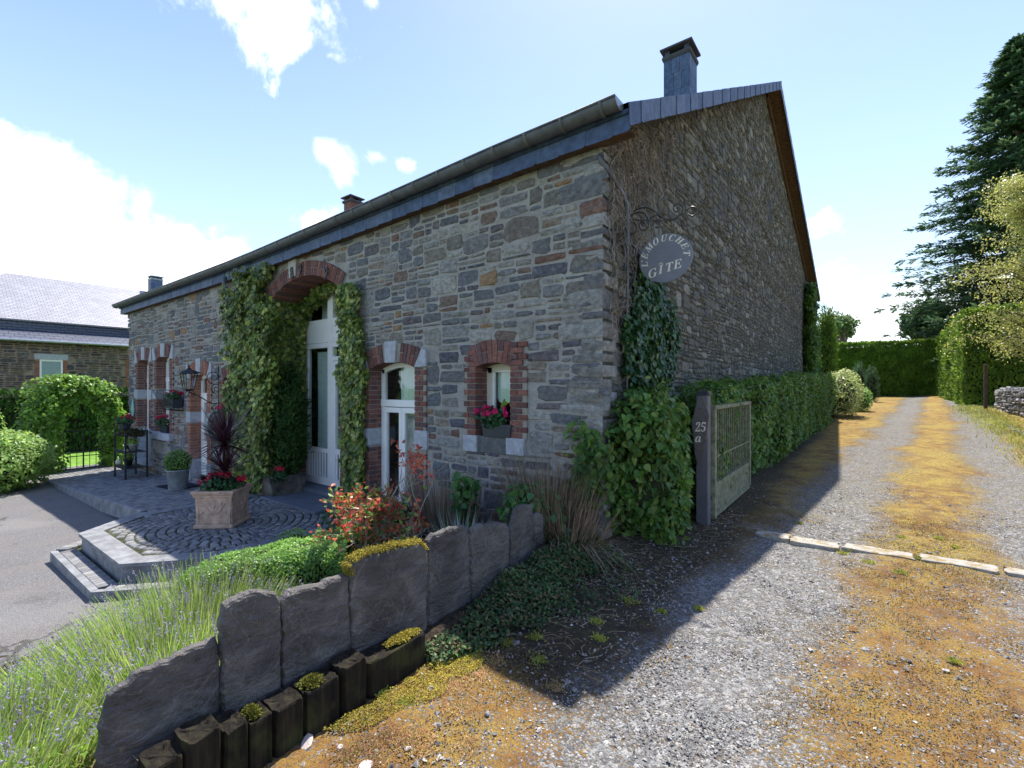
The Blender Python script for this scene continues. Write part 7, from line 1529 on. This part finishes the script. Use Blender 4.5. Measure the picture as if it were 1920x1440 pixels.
# yellowish overhanging tree
rs = np.random.default_rng(81); e = empty('golden_tree', (7.25, 22.0, .7)); tag(e, 'yellow-green tree with drooping twigs overhanging the right edge', 'tree'); m = MB(); m.tube([(0, 0, 0), (.05, .1, 1.5), (-.1, 0, 3.2), (-.1, .1, 7.6)], [.12, .09, .06, .02], 8); Ps = []; Ns = []
for k in range(85):
    a = rs.uniform(0, 2*pi); z0 = rs.uniform(1.6, 8.6); L = rs.uniform(1.0, 2.4)*(1 if z0 < 6 else .7); d = np.array([cos(a), sin(a), 0]); pts = [np.array([-.1, 0, z0*.8])+d*L*u+np.array([0, 0, z0*.2+L*(1.1*u-.9*u*u)]) for u in np.linspace(0, 1, 7)]; m.tube(pts, np.linspace(.03, .004, 7), 4, False)
    for p in pts[1:]:
        n = 46; q = rs.normal(0, .20, (n, 3)); Ps.append(p+q); Ns.append(q)
P = np.concatenate(Ps); N = np.concatenate(Ns); m.build('branches', M_BARK, e); leafobj('crown', P, N+[0, 0, .1], rs.uniform(.06, .11, len(P)), M_GOLD, e, tpl='oval', spread=.7, droop=1.0, rs=rs, width=.8)
shrub('variegated_shrub', (7.55, 19.0, 2.5), (1.0, 1.4, 1.9), 6500, .10, leafmat('silver_green_leaf', [(.12, .22, .08), (.30, .36, .24), (.18, .28, .12), (.40, .44, .32), (.10, .18, .07)], .3, .35, .6), 'silvery variegated shrub behind the low stone wall at the right edge', seed=82, noise=.25, base=.8)
# low stone wall, edging, post
lw = empty('low_stone_wall', (6.5, 17, .4)); tag(lw, 'low rough grey stone wall at the right edge beyond the post', 'wall'); m = MB(); m.boxb((-.0, -7.5, -.5), (.45, 6.6, 1.12)); m.build('core', M_GMORTAR, lw)
R4 = lay(-7.5, 6.6, -.4, 1.12, bh=(.18, .3), bw=(.2, .5), gap=.015, seed=8, rows=((1, .3), (2, .5), (3, .2))); A, Q, T_ = stones(R4, None, seed=9, K=9, p=(2, 4), jit=.12, d=(.03, .09)); A2 = A.copy(); mesh_obj('stone_facing', np.stack([-A[..., 2], A[..., 0], A[..., 1]], -1).reshape(-1, 3), [Q[:, ::-1], T_[:, ::-1]], m_stone('pale_wall_stone', [(.34, .33, .31), (.27, .26, .25), (.40, .39, .37), (.22, .21, .20)], 1, .2), lw)
R5 = [(u, .2, w_, .34) for u, w_ in zip(np.arange(-7.3, 6.6, .36), RNG.uniform(.3, .36, 60))]; A, Q, T_ = stones(R5, None, seed=10, K=9, d=(.06, .12)); mesh_obj('coping', np.stack([A[..., 1], A[..., 0], 1.10+A[..., 2]], -1).reshape(-1, 3), [Q, T_], m_stone('coping_stone', [(.40, .39, .37), (.32, .31, .30)], 1, .2), lw)
R6 = lay(-.05, .45, -.3, 1.12, bh=(.2, .3), seed=2); A, Q, T_ = stones(R6, None, seed=3, K=9, d=(.03, .08)); mesh_obj('end_stones', np.stack([A[..., 0], -7.5-A[..., 2], A[..., 1]], -1).reshape(-1, 3), [Q, T_], M_GSTONE, lw)
p = onZ(1848, 768, .72); m = MB(); m.box((0, 0, .9), (.10, .10, 2.0), None, .008); o = m.build('rusty_post', simple('dark_rusty_post', (.09, .055, .04), .7, amt=.25)); o.location = (p[0], p[1], .65); tag(o, 'slim dark brown post in front of the hedge at the right', 'post')
m = MB(); rs = np.random.default_rng(6)
for k in range(44): y = 4.5+k*.42; m.box((4.95+.045*y*.9-.05+rs.normal(0, .02), y, float(drive_h(4.95, y))+.02), (.14, .38, .14), None, .02)
tag(m.build('edging_stones', M_GSTONE), 'line of small stones edging the right side of the drive', 'edging', kind='stuff')
n = 9000; y = rs.uniform(4, 26, n); x = 4.55+.045*y+rs.normal(0, .30, n)+.2; tag(leafobj('verge_grass', np.stack([x, y, drive_h(x, y)], -1), rs.normal(0, 1, (n, 3)), rs.uniform(.05, .16, n), leafmat('dry_green_grass', [(.30, .33, .08), (.20, .27, .06), (.38, .36, .12)], .7, .3, .1), None, tpl='blade', D=rs.normal(0, .4, (n, 3))+[0, 0, 1], rs=rs, width=.14), 'yellow-green grass and weeds along the right verge', 'grass', kind='stuff')
print('DONE script')
